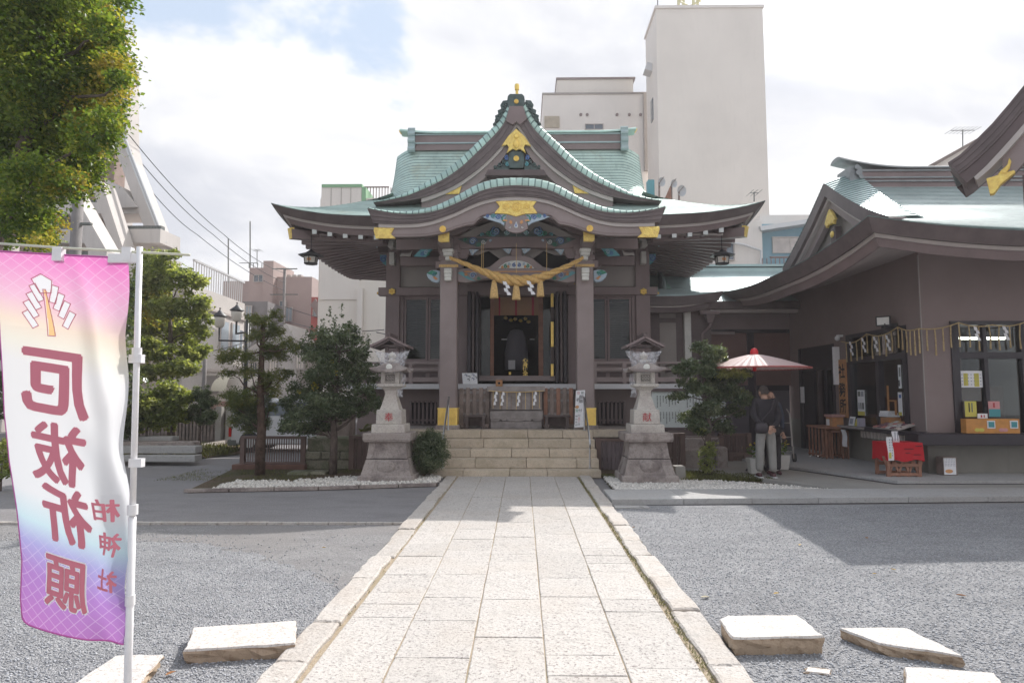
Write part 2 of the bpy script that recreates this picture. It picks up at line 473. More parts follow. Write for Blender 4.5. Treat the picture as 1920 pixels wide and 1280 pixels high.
 def lathe(s, prof, c=(0, 0, 0), n=16, sq=False, rot=0.0):
  v, f = [], []
  for (r, z) in prof:
   for k in range(n):
    a = 2 * math.pi * k / n + rot
    v.append((c[0] + r * math.cos(a), c[1] + r * math.sin(a), c[2] + z))
  for i in range(len(prof) - 1):
   for k in range(n):
    f.append((i * n + k, i * n + (k + 1) % n, (i + 1) * n + (k + 1) % n, (i + 1) * n + k))
  f.append(tuple(range(n))[::-1])
  f.append(tuple(range((len(prof) - 1) * n, len(prof) * n)))
  return s.add(v, f)
 def strip(s, rows):
  """grid of points: rows[i][j]"""
  n = len(rows[0])
  v = [p for r_ in rows for p in r_]
  f = [(i * n + j, i * n + j + 1, (i + 1) * n + j + 1, (i + 1) * n + j) for i in range(len(rows) - 1) for j in range(n - 1)]
  return s.add(v, f)
 def band(s, top, bot, y0, y1):
  """solid following two (x,z) polylines of equal length, from y0 to y1"""
  n = len(top)
  v = [(x, y0, z) for x, z in top] + [(x, y0, z) for x, z in bot] + [(x, y1, z) for x, z in top] + [(x, y1, z) for x, z in bot]
  f = []
  for i in range(n - 1):
   f += [(n + i, n + i + 1, i + 1, i), (2 * n + i, 2 * n + i + 1, 3 * n + i + 1, 3 * n + i),
     (i, i + 1, 2 * n + i + 1, 2 * n + i), (3 * n + i, 3 * n + i + 1, n + i + 1, n + i)]
  f += [(0, 2 * n, 3 * n, n), (n - 1, 2 * n - 1, 4 * n - 1, 3 * n - 1)]
  return s.add(v, f)
 def sphere(s, c, r, n=10, m=7, sz=1.0, jit=0.0):
  v, f = [], []
  rr = r if isinstance(r, (tuple, list)) else (r, r, r * sz)
  for i in range(1, m):
   a = math.pi * i / m
   for k in range(n):
    b = 2 * math.pi * k / n
    j = 1 + random.uniform(-jit, jit)
    v.append((c[0] + rr[0] * math.sin(a) * math.cos(b) * j, c[1] + rr[1] * math.sin(a) * math.sin(b) * j, c[2] + rr[2] * math.cos(a) * j))
  v.append((c[0], c[1], c[2] + rr[2]))
  v.append((c[0], c[1], c[2] - rr[2]))
  for i in range(m - 2):
   for k in range(n):
    f.append((i * n + k, (i + 1) * n + k, (i + 1) * n + (k + 1) % n, i * n + (k + 1) % n))
  t, b2 = len(v) - 2, len(v) - 1
  for k in range(n):
   f.append((k, (k + 1) % n, t))
   f.append(((m - 2) * n + (k + 1) % n, (m - 2) * n + k, b2))
  return s.add(v, f)
 def build(s, name, mats, parent=None, smooth=False, bevel=0.0, origin=None, local=False, recalc=False):
  me = bpy.data.meshes.new(name)
  o = bpy.data.objects.new(name, me)
  COL.objects.link(o)
  off = Vector((0, 0, 0))
  if parent is not None:
   o.parent = parent
   if not local:
    off = woff(parent)
  if origin is not None:
   o.location = Vector(origin) - (off if parent is not None else Vector((0, 0, 0)))
   off = Vector(origin)
  vs = [(p[0] - off.x, p[1] - off.y, p[2] - off.z) for p in s.v]
  me.from_pydata(vs, [], s.f)
  if not isinstance(mats, (list, tuple)):
   mats = [mats]
  for m_ in mats:
   me.materials.append(m_)
  me.polygons.foreach_set('material_index', s.m)
  if recalc or bevel:
   bm = bmesh.new()
   bm.from_mesh(me)
   if recalc:
    bmesh.ops.recalc_face_normals(bm, faces=bm.faces)
   if bevel:
    bmesh.ops.bevel(bm, geom=[e for e in bm.edges if e.is_manifold and e.calc_face_angle(0) > 0.5], offset=bevel, segments=1, affect='EDGES', clamp_overlap=True)
   bm.to_mesh(me)
   bm.free()
  if smooth:
   me.polygons.foreach_set('use_smooth', [True] * len(me.polygons))
   if smooth == 'auto':
    try:
     me.set_sharp_from_angle(angle=R(40))
    except Exception:
     pass
  me.update()
  return o
def single(name, mb, mats, label, cat, origin, group=None, kind=None, **kw):
 o = mb.build(name, mats, None, origin=origin, **kw)
 return props(o, label, cat, group, kind)
def piece(o, parent, loc, rz=0.0, scale=None, name=None):
 """another copy of a part, sharing its mesh; loc is in the parent's frame"""
 c = o.copy()
 COL.objects.link(c)
 c.parent = parent
 c.location = loc
 c.rotation_euler = (0, 0, rz)
 if scale:
  c.scale = scale
 return c
def copy_thing(r, loc, rz=None, label=None):
 c = r.copy()
 COL.objects.link(c)
 c.location = loc
 if rz is not None:
  c.rotation_euler = (0, 0, rz)
 if label:
  c['label'] = label
 for ch in list(r.children):
  d = ch.copy()
  COL.objects.link(d)
  d.parent = c
  for g in list(ch.children):
   e = g.copy()
   COL.objects.link(e)
   e.parent = d
 return c
def text_mesh(body, size, offset=0.0, extrude=0.0, res=3):
 """flat lettering as vertices/faces in the (x,y) plane, centred"""
 c = bpy.data.curves.new('lettering', 'FONT')
 c.body = body
 c.size = size
 c.offset = offset
 c.extrude = extrude
 c.resolution_u = res
 c.align_x = 'CENTER'
 c.align_y = 'CENTER'
 o = bpy.data.objects.new('lettering', c)
 COL.objects.link(o)
 dg = bpy.context.evaluated_depsgraph_get()
 m = bpy.data.meshes.new_from_object(o.evaluated_get(dg))
 vs = [tuple(v.co) for v in m.vertices]
 fs = [tuple(p.vertices) for p in m.polygons]
 bpy.data.objects.remove(o)
 bpy.data.curves.remove(c)
 bpy.data.meshes.remove(m)
 if vs:
  xs = [v[0] for v in vs]
  ys = [v[1] for v in vs]
  mx_, my_ = (min(xs) + max(xs)) / 2, (min(ys) + max(ys)) / 2
  vs = [(v[0] - mx_, v[1] - my_, v[2]) for v in vs]
 return vs, fs
def leaves(name, parent, material, clumps, n, leaf, seed=1, asp=0.6, tuft=0.16, ntuft=26, up=0.35, shell=0.55, rbias=None, local=False, fold=0.25):
 rs = np.random.RandomState(seed)
 cl = np.array(clumps, float)
 vol = cl[:, 3] * cl[:, 4] * cl[:, 5]
 wgt = vol ** 0.75
 wgt /= wgt.sum()
 P, RN = [], []
 for c, w in zip(cl, wgt):
  k = max(8, int(n * w))
  nt = max(4, ntuft)
  d = rs.normal(size=(nt, 3))
  d /= np.linalg.norm(d, axis=1)[:, None]
  rad = shell + (1 - shell) * rs.rand(nt) ** 0.7
  tc_ = c[:3] + d * c[3:6] * rad[:, None]
  idx = rs.randint(0, nt, k)
  p = tc_[idx] + rs.normal(size=(k, 3)) * (tuft * (c[3:6].mean())) * np.array([1, 1, 0.75])
  tr_ = rs.rand(nt)
  P.append(p)
  RN.append(0.55 * tr_[idx] + 0.45 * rs.rand(k))
 P = np.concatenate(P)
 RN = np.concatenate(RN)
 k = len(P)
 nrm = rs.normal(size=(k, 3))
 nrm[:, 2] = np.abs(nrm[:, 2]) + up
 nrm /= np.linalg.norm(nrm, axis=1)[:, None]
 t = rs.normal(size=(k, 3))
 t -= nrm * (t * nrm).sum(1)[:, None]
 t /= np.linalg.norm(t, axis=1)[:, None]
 b = np.cross(nrm, t)
 L = leaf * (0.6 + 0.8 * rs.rand(k))[:, None]
 v = np.empty((k, 4, 3))
 v[:, 0] = P - t * L * 0.5
 v[:, 1] = P + b * L * asp * 0.5 + nrm * L * fold * 0.4
 v[:, 2] = P + t * L * 0.5
 v[:, 3] = P - b * L * asp * 0.5 + nrm * L * fold * 0.4
 off = np.array(woff(parent)) if (parent is not None and not local) else np.zeros(3)
 v -= off
 return quads(name, parent, material, v, RN)
def quads(name, parent, material, v, RN=None):
 k = len(v)
 me = bpy.data.meshes.new(name)
 me.vertices.add(k * 4)
 me.vertices.foreach_set('co', v.reshape(-1).astype(np.float32))
 me.loops.add(k * 6)
 base = (np.arange(k) * 4)[:, None]
 li = (base + np.array([0, 1, 2, 0, 2, 3])[None]).reshape(-1)
 me.loops.foreach_set('vertex_index', li.astype(np.int32))
 me.polygons.add(k * 2)
 me.polygons.foreach_set('loop_start', (np.arange(k * 2) * 3).astype(np.int32))
 if RN is not None:
  at = me.attributes.new('rnd', 'FLOAT', 'POINT')
  at.data.foreach_set('value', np.repeat(RN, 4).astype(np.float32))
 me.materials.append(material)
 me.update(calc_edges=True)
 o = bpy.data.objects.new(name, me)
 COL.objects.link(o)
 if parent is not None:
  o.parent = parent
 return o
def chips(name, material, pts, size, seed=3, flatn=0.6, kind='stuff', label=None):
 """many small irregular stones as one mesh"""
 rs = np.random.RandomState(seed)
 pts = np.asarray(pts, float)
 k = len(pts)
 base = np.array([(1, 0, 0), (-0.5, 0.87, 0), (-0.5, -0.87, 0), (0, 0, 1), (0, 0, -1)], float)
 fc = np.array([(0, 1, 3), (1, 2, 3), (2, 0, 3), (1, 0, 4), (2, 1, 4), (0, 2, 4)])
 sz = size * (0.5 + rs.rand(k))
 a = rs.rand(k) * 6.283
 v = base[None] * (0.7 + 0.6 * rs.rand(k, 5, 1))
 v = v * sz[:, None, None]
 v[:, :, 2] *= flatn
 ca, sa = np.cos(a)[:, None], np.sin(a)[:, None]
 x = v[:, :, 0] * ca - v[:, :, 1] * sa
 y = v[:, :, 0] * sa + v[:, :, 1] * ca
 tl = rs.normal(size=(k, 2)) * 0.4
 z = v[:, :, 2] + x * tl[:, :1] * 0.5 + y * tl[:, 1:] * 0.5
 V = np.stack([x, y, z], 2) + pts[:, None, :]
 F = (fc[None] + (np.arange(k) * 5)[:, None, None]).reshape(-1)
 me = bpy.data.meshes.new(name)
 me.vertices.add(k * 5)
 me.vertices.foreach_set('co', V.reshape(-1).astype(np.float32))
 me.loops.add(len(F))
 me.loops.foreach_set('vertex_index', F.astype(np.int32))
 me.polygons.add(len(F) // 3)
 me.polygons.foreach_set('loop_start', (np.arange(len(F) // 3) * 3).astype(np.int32))
 me.materials.append(material)
 me.update(calc_edges=True)
 o = bpy.data.objects.new(name, me)
 COL.objects.link(o)
 o['kind'] = kind
 if label:
  o['label'] = label
 return o
# ================================================================== the ground
CX = -0.13                       # centre line of the shrine
def sheet(name, mats, pts, z, label=None, th=0.0):
 m = MB()
 if th:
  m.prism([(p[0], p[1]) for p in pts], z - th, z, 'z')
 else:
  m.add([(p[0], p[1], z) for p in pts], [tuple(range(len(pts)))])
 o = m.build(name, mats, recalc=bool(th))
 if not th:
  me = o.data
  if me.polygons[0].normal.z < 0:
   me.flip_normals()
 o['kind'] = 'structure'
 if label:
  o['label'] = label
 return o
sheet('ground', [ASPH], [(-110, -22), (110, -22), (110, 150), (-110, 150)], -0.012, 'grey asphalt ground running out under the town')
er = random.Random(3)
EDGE = [(-1.45, 5.3)] + [(-1.45 - 1.9 * t + er.uniform(-.10, .10), 5.3 + 1.6 * t ** .8 + er.uniform(-.08, .08)) for t in [i / 24 for i in range(1, 24)]] + [(-3.4 - .6 * k, 6.95 + er.uniform(-.08, .12)) for k in range(8)]
g_l = sheet('gravel_yard', [GRAV], [(-26, -6), (-1.45, -6), *EDGE, (-26, 7.2)], 0.0, 'dark grey gravel to the left of the stone path')
g_m = sheet('gravel_edge', [GRAV2], [(-1.45, 3.4), (-1.45, 7.9), (-26, 7.55), (-26, 7.2), *EDGE[:0:-1]], -0.004, 'thin trodden gravel beside the asphalt')
g_r = sheet('gravel_yard', [GRAV], [(1.2, -6), (26, -6), (26, 10.2), (1.2, 9.3)], 0.0, 'dark grey gravel to the right of the stone path')
rs = np.random.RandomState(5)
n = 70000
Y = 2.9 + (rs.rand(n) ** 1.7) * 6.6
X = (rs.rand(n) * 2 - 1) * (Y * 0.86 + 0.4)
keep = ((X > 1.27) | (X < -1.47)) & ~((X < -1.47) & (Y > 7.4)) & ~((X > 1.2) & (Y > 9.2))
trod = (X < -1.4) & (Y > 5.2 + np.abs(X + 1.4) * 0.8)
keep &= ~(trod & (rs.rand(n) < np.clip((Y - 5.0 - np.abs(X + 1.4) * .8) * 1.2, .3, .9)))
P = np.stack([X, Y, np.full(n, 0.002)], 1)[keep]
chips('loose_gravel', PEBBG, P, 0.008, 3, label='small loose grey gravel stones')
LEAFM = [mat('fallen_leaf_%s' % a, c, 0.8, 0.2, 60, 0) for a, c in (('ochre', (0.50, 0.33, 0.08)), ('brown', (0.28, 0.13, 0.05)), ('pale', (0.62, 0.55, 0.40)))]
def fallen_leaf(px, py, k, rz, s, label):
 p = G(px, py, 0.012)
 m = MB()
 out = [(-1, 0, 0), (-.5, .38, .12), (.2, .45, .22), (.8, .18, .1), (1.05, 0, 0), (.8, -.2, .14), (.1, -.45, .2), (-.6, -.33, .1)]
 m.add([(x * s, y * s, z * s + 0.002) for x, y, z in out] + [(0, 0, 0.0)], [(i, (i + 1) % 8, 8) for i in range(8)])
 o = m.build('fallen_leaf', [LEAFM[k]], None, local=True)
 o.location = p
 o.rotation_euler = (0, 0, rz)
 return props(o, label, 'leaf', 'leaves fallen on the gravel')
for a in [(1456, 1112, 0, .3, .028, 'ochre leaf alone on the gravel above the block nearest the path'),
   (1625, 1008, 1, 1.2, .034, 'brown leaf lying in the shaded gravel on the right'),
   (1675, 1067, 0, 2.2, .024, 'small pale ochre leaf pair on sunlit gravel, right of centre'),
   (1640, 1075, 0, .1, .02, 'small yellow leaf just left of the pale pebble on the right gravel'),
   (1803, 1116, 1, 2.6, .036, 'reddish brown leaf on the gravel at the far right'),
   (1500, 1021, 0, .9, .028, 'yellowish leaf on gravel in front of the sunlit pavement'),
   (1188, 988, 1, .5, .022, 'tiny orange leaf next to the right kerb of the path'),
   (1315, 1168, 0, .2, .018, 'small yellow leaf between the kerb and the first granite block'),
   (1322, 1119, 2, 0.0, .035, 'pale flat leaf on the bare patch right of the path'),
   (320, 1262, 1, 1.0, .032, 'brown leaf in the gravel between the two left blocks'),
   (607, 1026, 0, .1, .022, 'pale ochre leaf on trodden gravel left of the path'),
   (690, 1060, 1, .6, .02, 'small brown leaf close to the left kerb')]:
 fallen_leaf(*a)
m = MB()
x = G(764, 973)[0]
rr = random.Random(4)
while x > -7.6:
 L = rr.uniform(.10, .22)
 yy = 7.98 - 0.035 * (-x - 1.4) * 0.3
 big = x < -2.9
 m.box((x - L / 2, yy + rr.uniform(-.01, .01), 0.0), (L * .94, .05 + (rr.uniform(0, .04) if big else 0), 0.035), rz=rr.uniform(-.08, .08))
 x -= L
o = single('stone_edging', m, [KERBST], 'thin white stone edging between the asphalt and the left gravel', 'edging', (G(764, 973)[0], 7.98, 0))
path = root('stone_path', 'straight granite paved path leading to the shrine steps', 'path', (-0.09, 6, 0))
path['kind'] = 'structure'
m = MB()
m.bx(-1.42, 1.22, -3, 12.19, -0.03, 0.029)
bed = m.build('joint_bed', [SANDJ], path)
rr = random.Random(21)
def slab(name, x0, x1, y0, y1, z, mt, jit, th=0.05, parent=path, chip=0.012, segs=4):
 pts = []
 for (ax, ay), (bx_, by) in (((x0, y0), (x1, y0)), ((x1, y0), (x1, y1)), ((x1, y1), (x0, y1)), ((x0, y1), (x0, y0))):
  for k in range(segs):
   t = k / segs
   j = jit if k else jit * 0.5
   pts.append((ax + (bx_ - ax) * t + rr.uniform(-j, j), ay + (by - ay) * t + rr.uniform(-j, j)))
 n = len(pts)
 cx_, cy_ = (x0 + x1) / 2, (y0 + y1) / 2
 m = MB()
 zt = z
 v = [(p[0], p[1], -0.02) for p in pts] + [(p[0], p[1], zt - chip * .7) for p in pts]
 v += [(p[0] + (cx_ - p[0]) / abs(cx_ - p[0] + 1e-9) * min(chip, abs(cx_ - p[0])), p[1] + (cy_ - p[1]) / (abs(cy_ - p[1]) + 1e-9) * min(chip, abs(cy_ - p[1])), zt + rr.uniform(-.0015, .0015)) for p in pts]
 f = [(i, (i + 1) % n, n + (i + 1) % n, n + i) for i in range(n)] + [(n + i, n + (i + 1) % n, 2 * n + (i + 1) % n, 2 * n + i) for i in range(n)] + [tuple(range(2 * n, 3 * n))]
 m.add(v, f)
 return m.build(name, [mt], parent)
cols = [-1.205, -.765, -.313, .131, .585, 1.012]
for c in range(5):
 y = 2.2 + rr.uniform(-.3, .3) - 0.2
 while y < 12.15:
  L = rr.choice([.28, .5, .62, .75, .85, .95, 1.1]) if y < 9 else rr.choice([.6, .8, 1.0])
  y1 = min(y + L, 12.17)
  if 12.17 - y1 < .25:
   y1 = 12.17
  slab('paving_stone', cols[c] + .004, cols[c + 1] - .004, y + .0025, y1 - .0025, .037 + rr.uniform(-.003, .003), PATHST, .0028, chip=.005)
  y = y1
for sx, xa, xb in ((-1, -1.43, -1.235), (1, 1.05, 1.25)):
 y = 2.0
 while y < 12.15:
  y1 = min(y + rr.uniform(.55, 1.25), 12.17)
  e = rr.uniform(-.012, .012)
  slab('kerb_stone', xa + e, xb + e, y + .006, y1 - .006, .055 + rr.uniform(-.008, .010), KERBST, .012, chip=.014, segs=6)
  y = y1
rs = np.random.RandomState(9)
n = 1500
Yv = 2.6 + rs.rand(n) * 9.4
X = np.where(rs.rand(n) < 0.93, 1.031, -1.222) + rs.normal(size=n) * 0.010
MOSSL = leafmat('moss_blade', [(0.08, 0.08, 0.03), (0.18, 0.17, 0.07), (0.32, 0.28, 0.14)], 0.2)
q = np.stack([X, Yv, 0.03 + rs.rand(n) * .012], 1)
v = np.empty((n, 4, 3))
a = rs.rand(n, 1) * 6.28
dirv = np.concatenate([np.cos(a), np.sin(a), np.full((n, 1), .9)], 1)
side = np.concatenate([-np.sin(a), np.cos(a), np.zeros((n, 1))], 1)
v[:, 0] = q - side * .004
v[:, 1] = q + side * .004
v[:, 2] = q + dirv * .018 + side * .002
v[:, 3] = q + dirv * .018 - side * .002
quads('joint_moss', None, MOSSL, v, rs.rand(n))['kind'] = 'stuff'
bpy.data.objects['joint_moss']['label'] = 'moss and dry blades in the joints beside the path'
def block(poly, h, label, nseg=7, origin=None):
 """irregular block: outline (x,y) counter-clockwise, height h, rough sides"""
 r2 = random.Random(len(poly) * 17 + int(h * 1000) + int(abs(poly[0][0] * 100)))
 pts = []
 n0 = len(poly)
 for i in range(n0):
  a, b = Vector(poly[i]), Vector(poly[(i + 1) % n0])
  for k in range(nseg):
   p = a.lerp(b, k / nseg)
   j = .006 if k else .012
   pts.append((p.x + r2.uniform(-j, j), p.y + r2.uniform(-j, j)))
 n = len(pts)
 cx_ = sum(p[0] for p in pts) / n
 cy_ = sum(p[1] for p in pts) / n
 m = MB()
 def ring(z, s, jz, j):
  return [(cx_ + (p[0] - cx_) * s + r2.uniform(-j, j), cy_ + (p[1] - cy_) * s + r2.uniform(-j, j), z + r2.uniform(-jz, jz)) for p in pts]
 rings = [ring(-.01, .93, 0, .012), ring(h * .35, .985, .01, .014), ring(h * .7, .995, .008, .012), ring(h - .012, 1.0, .002, .002), ring(h, .975, .0015, .002)]
 v = [p for r_ in rings for p in r_]
 f = []
 m.k = 1
 for q in range(4):
  m.k = 1 if q < 3 else 0
  m.add([], [])
  for i in range(n):
   m.f.append((q * n + i, q * n + (i + 1) % n, (q + 1) * n + (i + 1) % n, (q + 1) * n + i))
   m.m.append(m.k)
 m.f.append(tuple(range(4 * n, 5 * n)))
 m.m.append(0)
 m.v = v
 o = m.build('granite_block', [SLABST, SLABSIDE], None, origin=(cx_, cy_, 0), recalc=True)
 return props(o, label, 'stone block', 'granite blocks lying on the gravel')
def gpoly(pp, z):
 q = [G(px, py, z) for px, py in pp]
 return [(p.x, p.y) for p in q]
block(gpoly([(346, 1217), (362, 1176), (556, 1162), (553, 1205)][::1], .085), .085, 'long pale granite block just left of the path kerb, tan broken front edge')
block(gpoly([(100, 1306), (222, 1226), (308, 1226), (250, 1290)], .06), .06, 'granite block at the foot of the banner pole, bottom left corner')
block(gpoly([(1372, 1195), (1350, 1160), (1362, 1153), (1497, 1152), (1545, 1191)], .11), .11, 'thick granite block with rounded corner nearest the path on the right')
block(gpoly([(1652, 1205), (1574, 1176), (1696, 1175), (1808, 1228)], .07), .07, 'thin wedge shaped granite block, middle one on the right gravel')
block(gpoly([(1700, 1310), (1697, 1248), (1866, 1260), (1895, 1310)], .09), .09, 'granite block cut by the bottom edge of the picture, lower right')
block([(1.62, 3.83), (1.75, 3.80), (1.77, 3.86), (1.66, 3.9)][::1], .012, 'small flat pale stone chip beside the right kerb', 3)
pav = root('raised_pavement', 'low grey stone pavement strip crossing from the path to the office', 'pavement', (4, 9.8, 0))
pav['kind'] = 'structure'
x = 1.27
rr = random.Random(8)
while x < 12:
 L = rr.uniform(.95, 1.35)
 y0 = 9.30 + (x - 1.27) * .07
 m = MB()
 v = []
 x1 = x + L - .006
 y0b = 9.30 + (x1 - 1.27) * .07
 m.prism([(x, y0), (x1, y0b), (x1, 10.25 + (x1 - 1.27) * .04), (x, 10.25 + (x - 1.27) * .04)], 0.0, .085 + rr.uniform(-.002, .002), 'z')
 m.build('paving_stone', [GREYPAVE], pav, bevel=.004)
 x += L
m = MB()
m.bx(1.28, 1.75, 9.02, 9.22, -.01, .018)
m.bx(1.62, 1.68, 9.06, 9.10, .018, .03)
single('drain_cover', m, [GREYPAVE], 'small pale square drain cover at the corner of path and pavement', 'drain cover', (1.5, 9.1, 0))
ap = [(3.6, 12.6), (5.05, 10.42), (5.3, 10.40), (20, 10.99), (20, 24), (3.0, 24), (3.0, 13.4)]
sheet('concrete_apron', [CONC], ap, 0.075, 'brownish concrete apron in front of the office', th=.1)
sheet('raised_walk', [GREYPAVE], [(4.95, 14.1), (6.28, 11.0), (20, 11.35), (20, 24), (4.2, 24)], 0.125, 'grey walk under the office eaves', th=.1)
sheet('drain_channel', [BLACKM], [(4.86, 14.1), (6.2, 10.93), (6.3, 10.93), (4.96, 14.1)], 0.082, 'dark drain channel along the walk', th=.02)
sheet('drain_channel', [BLACKM], [(6.2, 10.93), (20, 11.27), (20, 11.34), (6.28, 10.99)], 0.082, 'dark drain channel across the apron', th=.02)
def bed(name, poly, z, matn, label):
 return sheet(name, matn, poly, z, label)
LB = [G(352, 920, .02), G(600, 915, .02), (-1.47, G(800, 908, .02).y), (-1.75, 12.2), (-1.75, 13.6), (-6.05, 13.6)]
LBp = [(p[0], p[1]) for p in LB]
sheet('planting_bed', [SOIL], LBp, 0.03, 'bare soil bed with moss left of the steps', th=.06)
RB = [(1.50, 12.2), (1.48, 10.28), (4.9, 10.44), (3.5, 12.7), (3.5, 13.6), (1.50, 13.6)]
sheet('planting_bed', [SOIL], RB, 0.03, 'bare soil bed right of the steps', th=.06)
kb = root('bed_kerb', 'thin curved stone kerb in front of the white pebbles left of the steps', 'kerb', (LBp[0][0], LBp[0][1], 0))
pts = [(LBp[0][0] - .05, LBp[0][1] - .03), (LBp[1][0], LBp[1][1] - .06), (LBp[2][0] + .0, LBp[2][1] - .05)]
for (ax, ay), (bx_, by) in zip(pts[:-1], pts[1:]):
 L = math.hypot(bx_ - ax, by - ay)
 k = int(L / .6)
 for i in range(k):
  t0, t1 = i / k, (i + 1) / k - .01
  m = MB()
  x0, y0, x1, y1 = ax + (bx_ - ax) * t0, ay + (by - ay) * t0, ax + (bx_ - ax) * t1, ay + (by - ay) * t1
  m.prism([(x0, y0), (x1, y1), (x1, y1 + .07), (x0, y0 + .07)], 0, .052, 'z')
  m.build('kerb_stone', [OLDST], kb)
def in_poly(px, py, poly):
 ins = np.zeros(len(px), bool)
 n = len(poly)
 j = n - 1
 for i in range(n):
  xi, yi = poly[i]
  xj, yj = poly[j]
  c = ((yi > py) != (yj > py)) & (px < (xj - xi) * (py - yi) / (yj - yi + 1e-12) + xi)
  ins ^= c
  j = i
 return ins
rs = np.random.RandomState(2)
n = 12000
X = -8 + rs.rand(n) * 6.6
Yv = 10.4 + rs.rand(n) * 2.2
front = np.interp(X, [LBp[0][0], LBp[1][0], LBp[2][0]], [LBp[0][1], LBp[1][1], LBp[2][1]])
back = np.interp(X, [-7.0, -4.0, -3.3, -2.0, -1.4], [11.35, 11.35, 11.9, 12.0, 12.1])
k = (X > LBp[0][0] + .35) & (X < -1.5) & (Yv > front + .04) & (Yv < back + rs.normal(size=n) * .08)
P = np.stack([X, Yv, np.full(n, .034) + rs.rand(n) * .02], 1)[k]
chips('white_pebbles', PEBB, P, .040, 4, label='white pebbles along the front of the left bed')
n = 9000
X = 1.5 + rs.rand(n) * 3.6
Yv = 10.25 + rs.rand(n) * 2.2
k = (Yv > 10.32 + (X - 1.27) * .04) & (Yv < np.interp(X, [1.5, 2.6, 3.4, 4.2, 5.0], [12.1, 11.75, 11.6, 11.15, 10.5]) + rs.normal(size=n) * .07)
P = np.stack([X, Yv, np.full(n, .036)], 1)[k]
chips('white_pebbles', PEBB, P, .033, 5, label='pale pebbles along the front of the right bed')
st = root('stone_stairs', 'five weathered granite steps up to the shrine platform', 'stairs', (CX, 12.2, 0))
tops = [.146, .314, .471, .645, .81]
rr = random.Random(31)
x0s, x1s = CX - 1.62, 1.48
zl = 0.0
for i, zt in enumerate(tops):
 x = x0s
 y0 = 12.2 + .35 * i
 while x < x1s - .01:
  L = rr.uniform(.62, 1.0)
  xe = min(x + L, x1s)
  if x1s - xe < .3:
   xe = x1s
  m = MB()
  m.bx(x + .004, xe - .004, y0 + rr.uniform(-.004, .004), y0 + (.5 if i < 4 else .45), zl + .003, zt + rr.uniform(-.002, .002))
  m.build('step_stone', [STEPST], st, bevel=.008)
  x = xe
 zl = zt - 0.0
def handrail(px_top, px_bot, label):
 r = root('handrail', label, 'handrail', (W(px_bot, 860, 12.6).x, 12.6, 0), group='steel handrails on the steps')
 a = W(px_top, 745, 13.75)
 b = W(px_bot, 823, 12.5)
 m = MB()
 m.tube([(a.x, a.y, a.z), (a.x, a.y - .05, a.z + .01), (b.x, b.y + .02, b.z), (b.x, b.y - .03, b.z - .06), (b.x, b.y - .03, b.z - .16)], .019, 8)
 m.build('rail', [STEEL], r, smooth=True)
 for x, y, zb, zt_ in ((a.x, a.y - .12, .81, a.z - .06), (b.x, b.y + .04, .146, b.z)):
  m = MB()
  m.tube([(x, y, zb), (x, y, zt_)], .015, 8)
  m.lathe([(.04, 0), (.04, .012), (.016, .014)], (x, y, zb), 10)
  m.build('post', [STEEL], r, smooth='auto')
handrail(842, 830, 'steel handrail on the left side of the steps')
handrail(1094, 1106, 'steel handrail on the right side of the steps')
# ================================================================== the shrine hall
SH = root('shrine_hall', 'main shrine hall with green copper roof, curved porch gable and gold fittings', 'shrine', (CX, 14.15, 0))
def sx(px, py, Y):
 """x relative to the hall's centre line"""
 return W(px, py, Y).x - CX
def px_curve(pts, Y, cx=None):
 """right half outline in picture terms -> smooth z(|x|) at distance Y"""
 q = []
 for px, py in pts:
  w = W(px, py, Y)
  q.append((max(0, w.x - CX), w.z))
 q[0] = (0.0, q[0][1])
 return smooth_curve(q)
def sym_line(f, x0, x1, n=40):
 """points of a mirror-symmetric profile between -x1..x1"""
 xs = [x0 + (x1 - x0) * i / n for i in range(n + 1)]
 if x0 == 0:
  pts = [(-x, f(x)) for x in xs[::-1]][:-1] + [(x, f(x)) for x in xs]
 else:
  pts = [(x, f(x)) for x in xs]
 return [(CX + x, z) for x, z in pts]
def layered_band(name, ftop, fbot, x1, y0, y1, mt, layers=5, x1b=None, par=None, x0=0.0, step=.010):
 m = MB()
 N = 60
 x1b = x1b if x1b is not None else x1
 for k in range(layers):
  ta, tb = k / layers, (k + 1) / layers
  xa = x1 + (x1b - x1) * ta
  xb = x1 + (x1b - x1) * tb
  top, bot = [], []
  for i in range(-N, N + 1):
   s = i / N
   if x0 and s < 0:
    continue
   for lst, xe, t in ((top, xa, ta), (bot, xb, tb)):
    ax = abs(s) * xe
    u = abs(s)
    zt_, zb_ = ftop(u * x1), fbot(u * x1b)
    lst.append((CX + math.copysign(ax, s) if s else CX, zt_ + (zb_ - zt_) * t))
  m.band(top, bot, y0 + k * .004 + (k % 2) * step, y1)
 return m.build(name, [mt], par or SH)
YK = 12.9
KT = px_curve([(968, 347), (999, 349), (1020, 353), (1038, 359), (1064, 372), (1090, 384), (1116, 393), (1142, 398), (1168, 399.5), (1194, 398), (1220, 394), (1249, 388)], YK)
KB_ = px_curve([(968, 367), (999, 368.5), (1025, 373), (1051, 382), (1077, 394), (1103, 404), (1129, 412), (1155, 416), (1180, 417), (1210, 416.5), (1238, 415)], YK)
xt, xb = sx(1249, 388, YK), sx(1238, 415, YK)
layered_band('porch_eave', KT, KB_, xt, YK, YK + .45, FASC, 6, xb)
KW = lambda x: KB_(x) - .075
layered_band('porch_eave_trim', KB_, KW, xb - .10, YK + .06, YK + .4, TRIM, 1)
KL = px_curve([(968, 400), (1000, 401), (1030, 406), (1040, 411), (1051, 420), (1060, 421), (1080, 426), (1103, 434), (1120, 438), (1142, 441), (1170, 442), (1230, 442)], YK + .1)
N = 80
xe = xb - .13
m = MB()
top = [(CX + xe * i / N, KW(abs(xe * i / N))) for i in range(-N, N + 1)]
